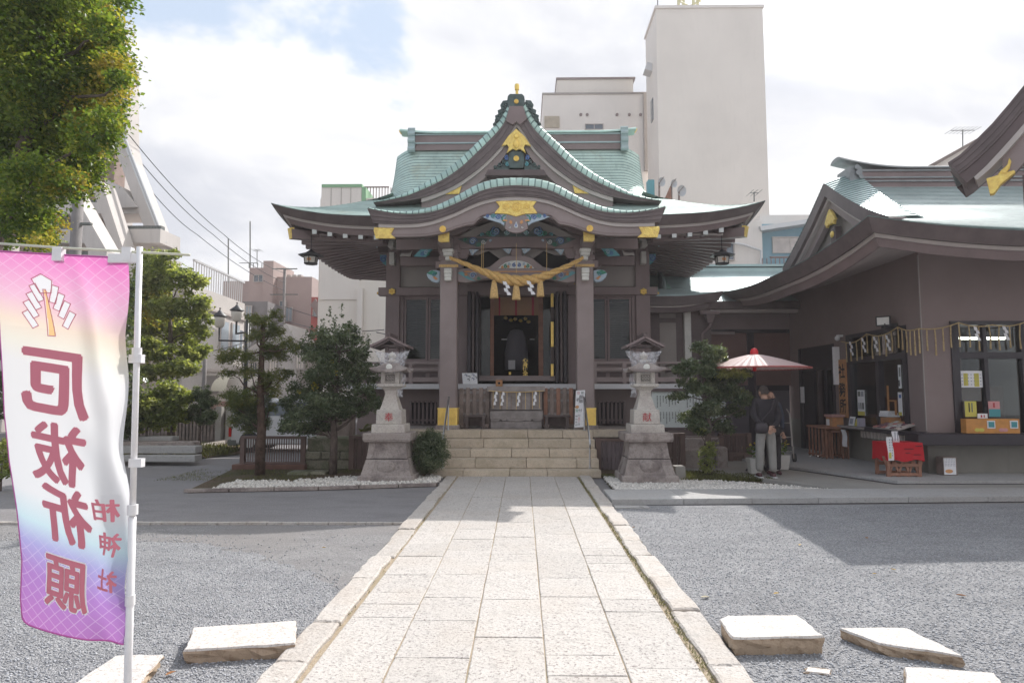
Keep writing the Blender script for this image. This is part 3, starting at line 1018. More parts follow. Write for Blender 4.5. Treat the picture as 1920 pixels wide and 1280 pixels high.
bot = [(CX + xe * i / N * .985, KL(abs(xe * i / N))) for i in range(-N, N + 1)]
m.band(top, bot, YK + .10, YK + .20)
m.build('bargeboard', [WOODL], SH)
m = MB()
off1 = [(CX + xe * i / N * .98, KL(abs(xe * i / N)) + .055) for i in range(-N, N + 1)]
off2 = [(CX + xe * i / N * .98, KL(abs(xe * i / N)) + .035) for i in range(-N, N + 1)]
m.band(off1, off2, YK + .09, YK + .11)
m.build('bargeboard_moulding', [WOOD], SH)
KL2 = px_curve([(968, 408), (1000, 409), (1030, 414), (1051, 424), (1072, 436), (1090, 441), (1142, 445), (1230, 447)], YK + .5)
m = MB()
top = [(CX + xe * i / N, KW(abs(xe * i / N))) for i in range(-N, N + 1)]
bot = [(CX + xe * i / N * .985, min(KL2(abs(xe * i / N)), KW(abs(xe * i / N)) - .05)) for i in range(-N, N + 1)]
m.band(top, bot, YK + .45, YK + .55)
m.build('inner_bargeboard', [WOODD], SH)
rollT = smooth_curve([(0, .20), (.5, .205), (.9, .20), (1.4, .17), (1.9, .12), (2.3, .075), (2.7, .05), (3.1, .03)])
def arc_points(f, x1, step):
 pts = [(0.0, f(0.0))]
 x, acc = 0.0, 0.0
 px_, pz = 0.0, f(0)
 out = [0.0]
 while x < x1:
  x += .005
  z = f(x)
  acc += math.hypot(x - px_, z - pz)
  px_, pz = x, z
  if acc >= step:
   out.append(x)
   acc = 0
 if x1 - out[-1] > .03:
  out.append(x1)
 return out
def verge_plates(f, th, x1, y0, lean, step, mt, name='copper_plate', x00=0.0, cx=CX, swap=None, rise=None, par=None):
 """rounded edge plates; one object each, slightly proud of its neighbour"""
 xs = [x for x in arc_points(f, x1, step) if x >= x00]
 k = 0
 for a, b in zip(xs[:-1], xs[1:]):
  for sgn in (1, -1):
   m = MB()
   rows = []
   pr = .010
   for x, lift in ((a, .0), (b - .13 * (b - a), pr * .8), (min(b + .004, x1), pr)):
    z = f(x)
    dx = .004
    sl = (f(min(x + dx, x1)) - f(max(x - dx, 0))) / (min(x + dx, x1) - max(x - dx, 0))
    nrm = Vector((-sl, 1)).normalized()
    t = th(x)
    ring = []
    for q, (u, w) in enumerate(((0.0, -.02), (-.012, .15), (.02, .55), (.07, .85), (.15, 1.0), (lean, 1.02))):
     hh = t * w + lift * (1 if q else 0)
     ring.append((cx + sgn * (x + nrm.x * hh * .6), y0 + u - lift * .6, z + hh * (abs(nrm.y) * .6 + .4) + .002))
    rows.append(ring)
   if sgn < 0:
    rows = rows[::-1]
   m.strip(rows[:2] if sgn > 0 else rows[1:])
   m.mat(1).strip(rows[1:] if sgn > 0 else rows[:2])
   low = rows[2] if sgn > 0 else rows[0]
   m.add([*low, *[(p[0], p[1], p[2] - pr * 1.4) for p in low]], [(i, i + 1, i + 7, i + 6) for i in range(5)])
   m.build(name, [mt, COPPERJ], par or SH, smooth='auto')
verge_plates(KT, rollT, xt, YK, .55, .13, COPPERP)
HX, HY, CYM, YE = 5.60, 3.42, 17.62, 14.2
FD = smooth_curve([(0, 5.50), (.25, 5.66), (.5, 5.80), (.9, 6.01), (1.25, 6.21), (1.6, 6.41), (2.1, 6.70), (2.6, 7.18), (3.0, 7.77), (3.42, 8.52)])
zte = smooth_curve([(0, 5.585), (3.0, 5.588), (3.42, 5.597), (4.25, 5.64), (4.9, 5.73), (5.3, 5.81), (5.62, 5.905)])
Z0 = zte(0)
FDs = lambda d: FD(d) + (Z0 - 5.50) * max(0, 1 - d / 1.5)
def eavez(u, half):
 """height along an eave: u distance from its middle, half its half length"""
 e = half - u                         # distance from the corner
 return zte(max(0.0, HX - e))
def irimoya(par, cx, cy, hx, hy, fd, lift, gx, mt, step=.115, overl=.007, liftreach=2.0, sides=('f', 'b', 'l', 'r'), name='roof_course', gxf=None, roll=0.0):
 """hip-and-gable roof of overlapping courses. lift(e): corner upturn by distance e from the corner"""
 ds = [0.0]
 d, acc = 0.0, 0.0
 dmax = hy
 pz = fd(0)
 while d < dmax:
  d += .004
  z = fd(d)
  acc += math.hypot(.004, z - pz)
  pz = z
  if acc >= step:
   ds.append(d)
   acc = 0
 ds[-1] = dmax
 inset = hx - gx                       # where the gable stands
 gf = gxf or (lambda d_: gx)
 def pt(side, d_, s, dz):
  if side in 'fb':
   half = hx - d_ if d_ < inset else gf(d_)
   x = s * half
   e = hx - d_ - abs(x) if d_ < inset else hx - abs(x)
   z = fd(d_) + lift(max(0, hx - max(abs(x), 0) - 0.0)) * max(0, 1 - d_ / liftreach) ** 2 + dz
   if roll and d_ >= inset - .3:
    z -= roll * max(0, (abs(x) - half + .6) / .6) ** 2 * min(1, (d_ - inset + .3) / .5)
   y = -hy + d_
   if side == 'b':
    y = -y
   return (cx + x, cy + y, z)
  else:
   half = hy - d_
   y = s * half
   z = fd(d_) + lift(max(0, hy - abs(y))) * max(0, 1 - d_ / liftreach) ** 2 + dz
   x = -hx + d_
   if side == 'r':
    x = -x
   return (cx + x, cy + y, z)
 for side in sides:
  m = MB()
  dd = ds if side in 'fb' else [q for q in ds if q < inset - .02] + [inset + .25]
  N = 56 if side in 'fb' else 40
  for a, b in zip(dd[:-1], dd[1:]):
   lo = [pt(side, a, -1 + 2 * i / N, overl) for i in range(N + 1)]
   hi = [pt(side, b, -1 + 2 * i / N, .0) for i in range(N + 1)]
   lip = [(p[0], p[1], p[2] - overl * 1.3) for p in lo]
   mid = [tuple(p[c] + (q[c] - p[c]) * .14 for c in range(3)) for p, q in zip(lo, hi)]
   m.mat(1).strip([lip, lo])
   m.strip([lo, mid])
   m.mat(0).strip([mid, hi])
  m.build('roof_slope', [mt, COPPERJ], par)
 return pt
def liftm(e):
 return zte(max(0.0, HX - e)) - Z0
gxf = smooth_curve([(2.05, 3.60), (2.2, 3.50), (2.5, 3.44), (2.9, 3.41), (3.42, 3.42)])
irimoya(SH, CX, CYM, HX, HY, FDs, liftm, 3.55, COPPER, gxf=lambda d: gxf(d), roll=.26)
for s in (-1, 1):
 m = MB()
 pts = []
 for k in range(13):
  d = 2.0 + (3.42 - 2.0) * k / 12
  pts.append((CYM - HY + d, FD(d) - .26))
 pts2 = [(2 * CYM - y, z) for y, z in pts[::-1]]
 m.prism(pts + pts2[1:], CX + s * 3.16, CX + s * 3.24, 'x')
 m.build('gable_wall', [WOODD], SH, recalc=True)
 m = MB()
 a = [(p[0], p[1] + .03) for p in pts + pts2[1:]]
 b = [(p[0], p[1] - .18) for p in pts + pts2[1:]]
 n = len(a)
 x0, x1 = (CX + s * 3.28, CX + s * 3.40)
 v = [(x0, y, z) for y, z in a] + [(x0, y, z) for y, z in b] + [(x1, y, z) for y, z in a] + [(x1, y, z) for y, z in b]
 f = []
 for i in range(n - 1):
  f += [(n + i, n + i + 1, i + 1, i), (2 * n + i, 2 * n + i + 1, 3 * n + i + 1, 3 * n + i), (3 * n + i, 3 * n + i + 1, n + i + 1, n + i)]
 m.add(v, f)
 m.build('side_bargeboard', [FASC], SH, recalc=True)
def eave_ring(par, cx, cy, hx, hy, zf, specs, sides='flr', N=44, back=True):
 """stacked eave boards round a rectangle. specs: (name, mat, inset0, drop0, inset1, drop1, layers)"""
 for name, mt, i0, d0, i1, d1, lay in specs:
  for side in sides + ('b' if back else ''):
   m = MB()
   for L in range(lay):
    rows = []
    ta, tb = L / lay, (L + 1) / lay
    for t, ex in ((ta, 0), (tb, 0), (tb, .012 if L < lay - 1 else .05)):
     ins = i0 + (i1 - i0) * t + ex
     dr = d0 + (d1 - d0) * t
     row = []
     for k in range(N + 1):
      s = -1 + 2 * k / N
      s = math.copysign(abs(s) ** .8, s)
      if side in 'fb':
       X_, Y_ = s * (hx - ins), -(hy - ins)
       z = zf(hx - abs(s) * hx) - dr
       if side == 'b':
        Y_ = -Y_
      else:
       Y_, X_ = s * (hy - ins), -(hx - ins)
       z = zf(hy - abs(s) * hy) - dr
       if side == 'r':
        X_ = -X_
      row.append((cx + X_, cy + Y_, z))
     rows.append(row)
    m.strip(rows)
   m.build(name, [mt], par)
zf_main = lambda e: zte(max(0.0, HX - e)) + .014
eave_ring(SH, CX, CYM, HX, HY, zf_main, [
 ('eave_edge', FASC, 0.0, 0.0, .16, .205, 5),
 ('eave_trim', TRIM, .20, .205, .22, .265, 1),
 ('eave_board', WOOD, .26, .265, .34, .395, 1)])
m = MB()
def sof(X_, Y_):
 d = min(HX - abs(X_), HY - abs(Y_))
 e = max(HX - abs(X_), HY - abs(Y_))
 return Z0 - .40 + (zf_main(e - d) - Z0) * max(0, 1 - (d - .3) / 1.6) ** 2 + max(0, d - .34) * .22
gx_ = [-(HX - .34) + (2 * (HX - .34)) * i / 48 for i in range(49)]
gy_ = [-(HY - .34) + (2 * (HY - .34)) * i / 30 for i in range(31)]
m.strip([[(CX + x, CYM + y, sof(x, y)) for x in gx_] for y in gy_])
m.build('soffit', [WOODD], SH)
rb = MB()
rb.bx(-.5, .5, -.055, .055, -.075, .075)
base = None
YR = [14.62 + .30 * i for i in range(21)]
for s in (-1, 1):
 for i, y in enumerate(YR):
  yl = y - CYM
  xo = HX - .38
  xi = 3.2
  zo, zi = sof(xo, yl) - .085, sof(xi, yl) - .085
  if abs(yl) > HY - .46:
   continue
  L = math.hypot(xo - xi, zi - zo)
  ang = math.atan2(zi - zo, xo - xi)
  if base is None:
   base = rb.build('rafter', [WOOD], SH, local=True)
   o = base
  else:
   o = piece(base, SH, (0, 0, 0))
  o.location = (s * (xo + xi) / 2, y - 14.15, (zo + zi) / 2)
  o.scale = (L, 1, 1)
  o.rotation_euler = (0, s * ang, 0)
base2 = None
tipb = None
for s in (-1, 1):
 for i in range(6):
  x = (1238 + 29.8 * i - 968) * 14.5 / 1200 * s
  if i == 5:
   continue
  yo, yi = -HY + .36, -HY + 2.1
  zo, zi = sof(x, yo + .1) - .05, sof(x, yi) - .05
  L = math.hypot(yi - yo, zi - zo)
  mm = MB()
  mm.bx(-.045, .045, -.5, .5, -.05, .05)
  if base2 is None:
   base2 = mm.build('front_rafter', [WOOD], SH, local=True)
   tt = MB()
   tt.bx(-.052, .052, -.012, .012, -.056, .056)
   o = base2
  else:
   o = piece(base2, SH, (0, 0, 0))
  o.location = (x, CYM + (yo + yi) / 2 - 14.15, (zo + zi) / 2)
  o.scale = (1, L, 1)
  o.rotation_euler = (math.atan2(zi - zo, yi - yo), 0, 0)
  if tipb is None:
   tipb = tt.build('rafter_end', [WHPIG], SH, local=True)
   o = tipb
  else:
   o = piece(tipb, SH, (0, 0, 0))
  o.location = (x, CYM + yo - .012 - 14.15, zo)
for s in (-1, 1):
 m = MB()
 a = W(968 + s * 283, 440, 14.75)
 m.bx(min(CX + s * 3.0, CX + s * 4.8), max(CX + s * 3.0, CX + s * 4.8), 14.72, 14.78, a.z - .02, a.z + .02)
 m.build('eave_purlin', [TRIM if s > 0 else WOODL], SH)
for s in (-1, 1):
 m = MB()
 p0 = Vector((CX + s * (HX - .34), CYM - HY + .34, zf_main(0.4) - .53))
 p1 = Vector((CX + s * 3.2, CYM - HY + 2.4, sof(3.2, -HY + 2.4) - .12))
 d = (p1 - p0).normalized()
 m.box((p0 + p1) / 2, (.16, (p1 - p0).length, .22), rz=math.atan2(p1.y - p0.y, p1.x - p0.x) - R(90), rx=math.asin(d.z))
 m.build('corner_beam', [WOOD], SH)
 m = MB()
 m.box(p0 + d * .03 + Vector((0, 0, .02)), (.14, .10, .25), rz=s * R(45), ry=0, rx=R(12))
 m.build('corner_beam_cap', [GOLD], SH)
 pb0 = Vector((CX + s * (HX - .4), CYM + HY - .4, zf_main(0.4) - .45))
 pb1 = Vector((CX + s * 3.2, CYM + HY - 2.4, sof(3.2, HY - 2.4) - .1))
 m = MB()
 m.tube([pb0, pb1], .10, 4)
 m.build('corner_beam', [WOODL], SH)
ZR = FD(3.42)
m = MB()
m.bx(CX - 3.02, CX + 3.02, CYM - .14, CYM + .14, ZR - .12, ZR + .33)
m.build('ridge_wall', [WOOD], SH)
for z0_, z1_, y_ in ((ZR + .05, ZR + .09, .17), (ZR + .30, ZR + .335, .17)):
 m = MB()
 m.bx(CX - 3.03, CX + 3.03, CYM - y_, CYM + y_, z0_, z1_)
 m.build('ridge_moulding', [COPPERG], SH)
m = MB()
N = 40
capz = lambda x: ZR + .34 + .10 * max(0, (abs(x) - 2.2) / 1.25) ** 2
rows = []
for a in range(7):
 t = math.pi * a / 6
 rows.append([(CX + (-3.32 + 6.64 * i / N), CYM + math.cos(t) * .22, capz(-3.32 + 6.64 * i / N) + math.sin(t) * .11) for i in range(N + 1)])
m.strip(rows)
m.strip([rows[0], rows[-1]])
m.build('ridge_cap', [COPPERP], SH)
for s in (-1, 1):
 m = MB()
 m.tube([(CX + s * 3.28, CYM, capz(3.3) + .03), (CX + s * 3.36, CYM, capz(3.3) + .10)], [.07, .035], 8)
 m.build('ridge_tip', [GOLDP], SH)
 m = MB()
 for k, (w, z) in enumerate(((.13, .50), (.16, .36), (.12, .28), (.15, .16), (.11, .05), (.14, -.08))):
  m.tube([(CX + s * 2.98 - .10, CYM - .20 - .02 * (k % 2), ZR + z - .05), (CX + s * 2.98 + .10, CYM - .20 - .02 * (k % 2), ZR + z - .05)], .075 if k % 2 else .05, 10)
 m.bx(CX + s * 2.98 - .09, CX + s * 2.98 + .09, CYM - .24, CYM + .24, ZR - .12, ZR + .42)
 m.build('ridge_end_ornament', [COPPERG], SH)
YC = 15.0
CT = px_curve([(968, 200), (980, 201), (986, 216), (999, 238), (1020, 261), (1046, 286), (1072, 310), (1106, 333.5), (1142, 351), (1181, 366), (1215, 373), (1240, 377)], YC)
CB = px_curve([(968, 229), (985, 252), (999, 273), (1020, 295), (1038, 311.5), (1060, 328), (1077, 339.5), (1097, 350), (1116, 358), (1147, 368), (1180, 374), (1215, 378)], YC)
xct, xcb = sx(1240, 377, YC), sx(1180, 374, YC)
CBx = lambda x: min(CB(x), CT(x) - .02)
layered_band('gable_eave', CT, CBx, xct, YC, YC + .4, FASC, 5, xct, step=.008)
m = MB()
xw = sx(1150, 372, YC)
N = 50
top = [(CX + xw * i / N, CBx(abs(xw * i / N)) + .004) for i in range(-N, N + 1)]
bot = [(p[0], p[1] - .10) for p in top]
m.band(top, bot, YC + .05, YC + .35)
m.build('gable_trim', [TRIM], SH)
m = MB()
top = [(CX + xw * i / N, CBx(abs(xw * i / N)) - .09) for i in range(-N, N + 1)]
bot = [(p[0], p[1] - .24) for p in top]
m.band(top, bot, YC + .12, YC + .32)
m.build('gable_board', [WOODL], SH)
m = MB()
zb_ = W(968, 376, YC + .4).z
poly = [(CX + xw * i / N, CBx(abs(xw * i / N)) - .02) for i in range(-N, N + 1)]
m.prism([(CX - xw, zb_ - .25)] + poly + [(CX + xw, zb_ - .25)], YC + .38, YC + .42)
m.build('gable_wall', [WOODL], SH, recalc=True)
m = MB()
zbb = W(968, 374, YC + .3).z
m.bx(CX - sx(1150, 370, YC + .2), CX + sx(1150, 370, YC + .2), YC + .18, YC + .45, zbb - .3, zbb + .02)
m.build('gable_sill', [WOODD], SH)
vT = smooth_curve([(0, .17), (.3, .21), (.8, .24), (1.5, .23), (2.2, .17), (2.9, .08), (3.4, .03)])
verge_plates(CT, vT, xct, YC, .5, .15, COPPERP, x00=.10)
def gable_roof(f, th, x1, y0, y1, mt, name, step=.13, x1b=None):
 for s in (-1, 1):
  m = MB()
  xs = arc_points(f, x1, step)
  for a, b in zip(xs[:-1], xs[1:]):
   za, zb2 = f(a) + th(a) + .0, f(b) + th(b) + .014
   lo = [(CX + s * b, y, zb2) for y in (y0, y1)]
   hi = [(CX + s * a, y, za) for y in (y0, y1)]
   lip = [(CX + s * b, y, zb2 - .018) for y in (y0, y1)]
   m.strip([hi, lo] if s > 0 else [lo, hi])
   m.strip([lo, lip] if s > 0 else [lip, lo])
  m.build(name, [mt], SH)
def yhit(z):
 """distance back at which the main slope reaches height z"""
 d = 0
 while FD(d) < z and d < 3.4:
  d += .02
 return 14.2 + d
gable_roof(CT, lambda x: vT(x) * .95, xct, YC + .45, yhit(CT(0) + .15) + .25, COPPER, 'gable_slope')
gable_roof(KT, lambda x: rollT(x) * .97, xt, YK + .5, 15.4, COPPER, 'porch_slope')
def mp(name, pts, Y, th, mt, mirror=False, par=None, bevel=0, center=False):
 """flat piece cut to an outline, standing at distance Y, th thick"""
 q = [W(px, py, Y) for px, py in pts]
 poly = [(p.x, p.z) for p in q]
 m = MB()
 m.prism(poly, Y, Y + th)
 o = m.build(name, [mt] if not isinstance(mt, list) else mt, par or SH, recalc=True, bevel=bevel)
 if mirror:
  m = MB()
  m.prism([(2 * CX - x, z) for x, z in poly], Y, Y + th)
  o2 = m.build(name, [mt] if not isinstance(mt, list) else mt, par or SH, recalc=True, bevel=bevel)
  return o, o2
 return o
def disc(name, px, py, Y, r, th, mt, mirror=False, ring=None, par=None):
 p = W(px, py, Y)
 for x in ([p.x, 2 * CX - p.x] if mirror else [p.x]):
  m = MB()
  v = [(x + r * math.cos(a), Y, p.z + r * math.sin(a)) for a in [2 * math.pi * k / 20 for k in range(20)]]
  m.prism([(q[0], q[2]) for q in v], Y, Y + th)
  m.tube([(x + r * .85 * math.cos(a), Y - .004, p.z + r * .85 * math.sin(a)) for a in [2 * math.pi * k / 18 for k in range(19)]], r * .1, 5)
  for c in range(3):
   a0 = c * 2.094
   m.tube([(x + r * (.18 + .42 * t) * math.cos(a0 + t * 2.3), Y - .006, p.z + r * (.18 + .42 * t) * math.sin(a0 + t * 2.3)) for t in [i / 6 for i in range(7)]], [r * (.2 - .15 * i / 6) for i in range(7)], 5)
  m.build(name, [mt], par or SH, recalc=True)
def swirl(name, px, py, Y, r, mt, turns=1.6, hand=1, w=.012, mirror=True, tail=None, par=None, a0=0.0, double=None):
 """raised painted scroll"""
 p = W(px, py, Y)
 n = int(16 * turns)
 pts = []
 for i in range(n + 1):
  t = i / n
  a = a0 + hand * t * turns * 2 * math.pi
  rr_ = r * (.12 + .88 * t)
  pts.append((p.x + rr_ * math.cos(a), Y, p.z + rr_ * math.sin(a)))
 if tail:
  q = W(tail[0], tail[1], Y)
  e = pts[-1]
  for t in (.35, .7, 1.0):
   pts.append((e[0] + (q.x - e[0]) * t, Y, e[2] + (q.z - e[2]) * t + math.sin(t * 3.14) * r * .3))
 for mir in ((False, True) if mirror else (False,)):
  pp = [(2 * CX - a, b, c) for a, b, c in pts] if mir else pts
  m = MB()
  m.tube(pp, w, 5)
  if double:
   m.mat(1).tube([(a, b + .004, c) for a, b, c in pp], w * 1.9, 5)
  m.build(name, [mt] + ([double] if double else []), par or SH, smooth=True)
c0 = W(966.5, 176, YC)
m = MB()
m.lathe([(.035, 0), (.035, .12), (.055, .13), (.06, .22), (.05, .27), (.02, .285)], (CX, YC + .1, W(966, 175, YC).z), 12)
m.build('finial', [GOLDP], SH, smooth='auto')
m = MB()
m.tube([(CX, YC + .1, W(966, 178, YC).z), (CX, YC + .1, W(966, 166, YC).z)], .03, 8)
m.build('finial_stem', [BRONZE], SH)
mp('gable_block', [(952, 203), (951, 187), (952, 180), (956, 176), (979, 176), (983, 180), (984, 187), (983, 203)], YC + .0, .3, BRONZE, bevel=.01)
mp('gable_cap', [(948, 226), (955, 199), (981, 199), (988, 222), (975, 234), (968, 228), (961, 234)], YC - .06, .2, WOOD, bevel=.006)
disc('gold_crest', 968, 190, YC - .03, .055, .03, GOLDP)
for k, (px_, py_, r_) in enumerate(((950, 196, .085), (945, 208, .07), (938, 217, .06), (932, 226, .05), (928, 233, .04))):
 swirl('roof_scroll', px_, py_, YC + .04, r_, BRONZE, 1.5 if k == 0 else 1.1, -1, .022 - .002 * k, True, a0=.8 * k)
mp('scroll_plate', [(953, 188), (943, 189), (938, 197), (940, 204), (933, 207), (934, 214), (928, 217), (930, 224), (924, 234), (930, 234), (940, 224), (950, 210), (954, 203)], YC + .05, .08, BRONZE, True)
mp('gable_pendant', [(968, 241), (984, 256), (996, 274), (985, 271), (982, 276), (986, 287), (975, 279), (972, 280), (968, 282), (964, 280), (961, 279), (950, 287), (954, 276), (951, 271), (940, 274), (952, 256)], YC + .0, .06, GOLD, bevel=.008)
m = MB()
p = W(968, 270, YC - .02)
m.sphere((p.x, YC - .01, p.z), (.07, .04, .11), 12, 8)
m.sphere((p.x, YC - .01, p.z + .2), (.06, .03, .06), 12, 8)
m.build('pendant_boss', [GOLDP], SH, smooth=True)
mp('strut_block', [(955, 315), (953, 305), (954, 288), (960, 283), (976, 283), (982, 288), (983, 305), (981, 315)], YC + .06, .2, BRONZE, bevel=.01)
disc('gold_crest', 968, 297, YC + .03, .068, .03, GOLDP)
for (px_, py_, r_, mt_) in ((988, 296, .06, BLUEP), (993, 304, .05, BRONZE), (1001, 309, .05, BRONZE), (1010, 313, .035, BRONZE), (987, 308, .05, TEALP)):
 swirl('carved_scroll', px_, py_, YC + .10, r_, mt_, 1.3, 1, .018, True)
mp('carved_wing', [(983, 300), (990, 298), (996, 305), (1006, 309), (1014, 314), (1023, 316), (1024, 319), (983, 319)], YC + .13, .08, BRONZE, True)
mp('strut_beam', [(915, 318), (1020, 318), (1026, 329), (909, 329)], YC + .08, .25, WOODD, bevel=.008)
mp('gold_corner_plate', [(1071, 338), (1080, 345), (1096, 354), (1112, 361), (1110, 363), (1078, 362)], YC + .08, .03, GOLD, True)
mp('gold_gable_plate', [(928, 376), (1007, 376), (999, 387), (1007, 398), (1007, 400), (985, 401), (967.5, 406), (950, 401), (928, 400), (928, 398), (937, 387)], YK + .06, .05, GOLD, bevel=.006)
swirl('chased_line', 968, 388, YK + .055, .11, GOLDP, 2.2, 1, .008, False)
swirl('chased_line', 988, 387, YK + .055, .07, GOLDP, 1.6, 1, .007, True)
mp('gold_end_plate', [(1198, 425), (1236, 424), (1237, 430), (1233, 445), (1195, 445), (1204, 437)], YK + .07, .05, GOLD, True, bevel=.006)
disc('gold_crest', 1106, 428, YK + .07, .068, .04, GOLDP, True)
mp('gold_bracket_cap', [(1094, 434), (1115, 440), (1115, 450), (1110, 453), (1094, 452)], YK + .3, .06, GOLD, True, bevel=.006)
mp('purlin_end', [(1094, 432), (1116, 432), (1116, 454), (1094, 454)], YK + .37, .9, WOODL, True)
mp('carved_pendant', [(968, 404), (985, 402), (990, 410), (988, 418), (990, 428), (982, 434), (975, 436), (968, 437), (961, 436), (954, 434), (946, 428), (948, 418), (946, 410), (951, 402)], YK + .08, .06, WOODL, bevel=.008)
mp('cloud_carving', [(958, 401), (940, 400), (922, 401), (910, 404), (898, 405), (897, 409), (905, 407), (915, 411), (925, 414), (938, 418), (945, 423), (948, 412), (958, 414)], YK + .10, .05, PALEB, True, bevel=.006)
for (px_, py_, r_, mt_, tn) in ((988, 411, .085, GREENP, 1.1), (988, 411, .055, TEALP, .9), (1001, 407, .06, BLUEP, 1.4), (1011, 405, .05, TEALP, 1.4), (1021, 405, .035, BLUEP, 1.2), (978, 407, .05, TEALP, 1.0)):
 swirl('cloud_scroll', px_, py_, YK + .09, r_, mt_, tn, 1, .012, True, a0=1.0)
mp('painted_petal', [(975, 415), (979, 412), (981, 417), (978, 420), (975, 419)], YK + .075, .02, ORNGP, True)
mp('painted_petal', [(984, 412), (991, 411), (994, 414), (985, 415)], YK + .075, .02, ORNGP, True)
mp('painted_drop', [(968, 415), (971, 423), (970, 427), (965, 427), (964, 423)], YK + .07, .02, WHPIG)
mp('painted_drop', [(967.5, 417), (969, 423), (968.5, 425), (966.5, 425), (966, 423)], YK + .062, .02, BLUEP)
swirl('painted_eye', 979, 426, YK + .07, .025, WHPIG, 1, 1, .006, True)
mp('tympanum', [(862, 443), (880, 433), (900, 424), (930, 414), (968, 410), (1006, 414), (1036, 424), (1056, 433), (1074, 443)], 14.05, .05, PLAST)
for (px_, py_, r_, mt_, tn) in ((930, 433, .10, BLUEP, 1.7), (930, 433, .07, PALEB, 1.4), (1013, 436, .08, TEALP, 1.5), (951, 435, .06, PALEB, 1.5), (986, 437, .05, GREENP, 1.2), (915, 438, .06, GREENP, 1.2), (903, 440, .04, TEALP, 1.0)):
 swirl('wave_carving', px_, py_, 13.98, r_, mt_, tn, -1, .014, True)
mp('wave_carving_base', [(893, 443), (905, 436), (914, 438), (922, 427), (934, 426), (942, 434), (950, 429), (968, 437), (968, 443)], 14.0, .05, BRONZE, True)
YP = 14.15
pxl = sx(1096, 600, YP)
def ctr(px_a, px_b, py, Y):
 return (sx(px_a, py, Y) + sx(px_b, py, Y)) / 2
PXF = (ctr(1079, 1112, 650, YP) - ctr(824.5, 858, 650, YP)) / 2
zp_top = W(968, 470, YP).z
for s in (-1, 1):
 m = MB()
 m.bx(CX + s * PXF - .19, CX + s * PXF + .19, YP - .19, YP + .19, .90, zp_top)
 m.build('pillar', [WOODL], SH, bevel=.022)
 m = MB()
 m.bx(CX + s * PXF - .26, CX + s * PXF + .26, YP - .26, YP + .26, .80, .90)
 m.build('pillar_base_stone', [OLDST], SH, bevel=.012)
 m = MB()
 z0_, z1_ = W(968, 797, YP).z, W(968, 765, YP).z
 for k in range(7):
  x = CX + s * PXF - .18 + .36 * k / 6
  m.bx(x - .024, x + .024, YP - .215, YP + .215, z0_, z1_)
  y = YP - .18 + .36 * k / 6
  m.bx(CX + s * PXF - .212, CX + s * PXF + .212, y - .024, y + .024, z0_ + .002, z1_ - .002)
 m.bx(CX + s * PXF - .222, CX + s * PXF + .222, YP - .222, YP + .222, z1_ - .02, z1_ + .01)
 m.build('gold_sleeve', [GOLDP], SH)
 def wz(py, Y=YP - .3):
  return W(968, py, Y).z
 xx = CX + s * PXF
 m = MB()
 for (pa, pb, w, yo) in ((503, 507, .085, .30), (507, 513, .085, .34), (513, 519, .08, .31), (519, 526, .075, .29)):
  m.bx(xx - w, xx + w, YP - .19 - (.0) - yo * .55, YP - .19, wz(pb), wz(pa))
 m.build('carved_nose', [KIBA], SH, bevel=.012)
 m = MB()
 for (pa, pb, w, yo) in ((459, 467, .075, .32), (467, 473, .12, .36), (473, 480, .10, .33), (480, 488, .06, .28)):
  m.bx(xx - w, xx + w, YP - .19 - yo * .55, YP - .15, wz(pb), wz(pa))
 m.build('carved_nose', [KIBA], SH, bevel=.012)
 m = MB()
 m.bx(xx - .30, xx + .30, YP - .16, YP + .16, wz(500), wz(486))
 m.bx(xx - .22, xx + .22, YP - .20, YP + .20, wz(486), wz(476))
 m.bx(xx - .24, xx + .24, YP - .14, YP + .14, wz(470), wz(455))
 m.build('bracket_block', [WOOD], SH, bevel=.01)
kb_pts = [(1113, 507), (1122, 505), (1132, 506), (1139, 512), (1136, 520), (1128, 527), (1118, 529), (1113, 526)]
mp('nose_carving', kb_pts, YP - .06, .12, PALEB, True, bevel=.012)
mp('nose_carving_leaf', [(1119, 509), (1128, 506), (1138, 511), (1130, 514), (1119, 513)], YP - .08, .03, GREENP, True)
mp('nose_carving_leaf', [(1117, 522), (1123, 517), (1127, 518), (1122, 524)], YP - .08, .03, ORNGP, True)
swirl('nose_scroll', 1124, 514, YP - .09, .05, TEALP, 1.4, 1, .010, True)
mp('rainbow_beam', [(858, 504), (870, 503), (1066, 503), (1079, 504), (1079, 528), (1062, 530), (1030, 523), (968, 520), (906, 523), (875, 530), (858, 528)], YP - .10, .22, WOODL, bevel=.012)
mp('beam_moulding', [(870, 508), (1066, 508), (1066, 510), (870, 510)], YP - .115, .02, ORNGP)
for (px_, py_, r_, mt_, hd) in ((1051, 516, .085, PALEB, 1), (1051, 516, .055, BLUEP, 1), (1040, 521, .04, GREENP, -1)):
 swirl('painted_scroll', px_, py_, YP - .115, r_, mt_, 1.5, hd, .010, True)
disc('painted_flower', 1064, 514, YP - .12, .035, .02, ORNGP, True)
mp('painted_leaf', [(1072, 508), (1080, 511), (1060, 523), (1045, 527), (1055, 521)], YP - .112, .012, TEALP, True)
mp('frogleg_strut', [(900, 504), (918, 500), (928, 492), (938, 484), (950, 480), (968, 479), (986, 480), (998, 484), (1008, 492), (1018, 500), (1036, 504)], YP - .06, .12, WOODL, bevel=.01)
mp('strut_carving', [(934, 503), (940, 497), (948, 492), (958, 489), (968, 488), (978, 489), (988, 492), (996, 497), (1002, 503)], YP - .09, .04, WHPIG, bevel=.004)
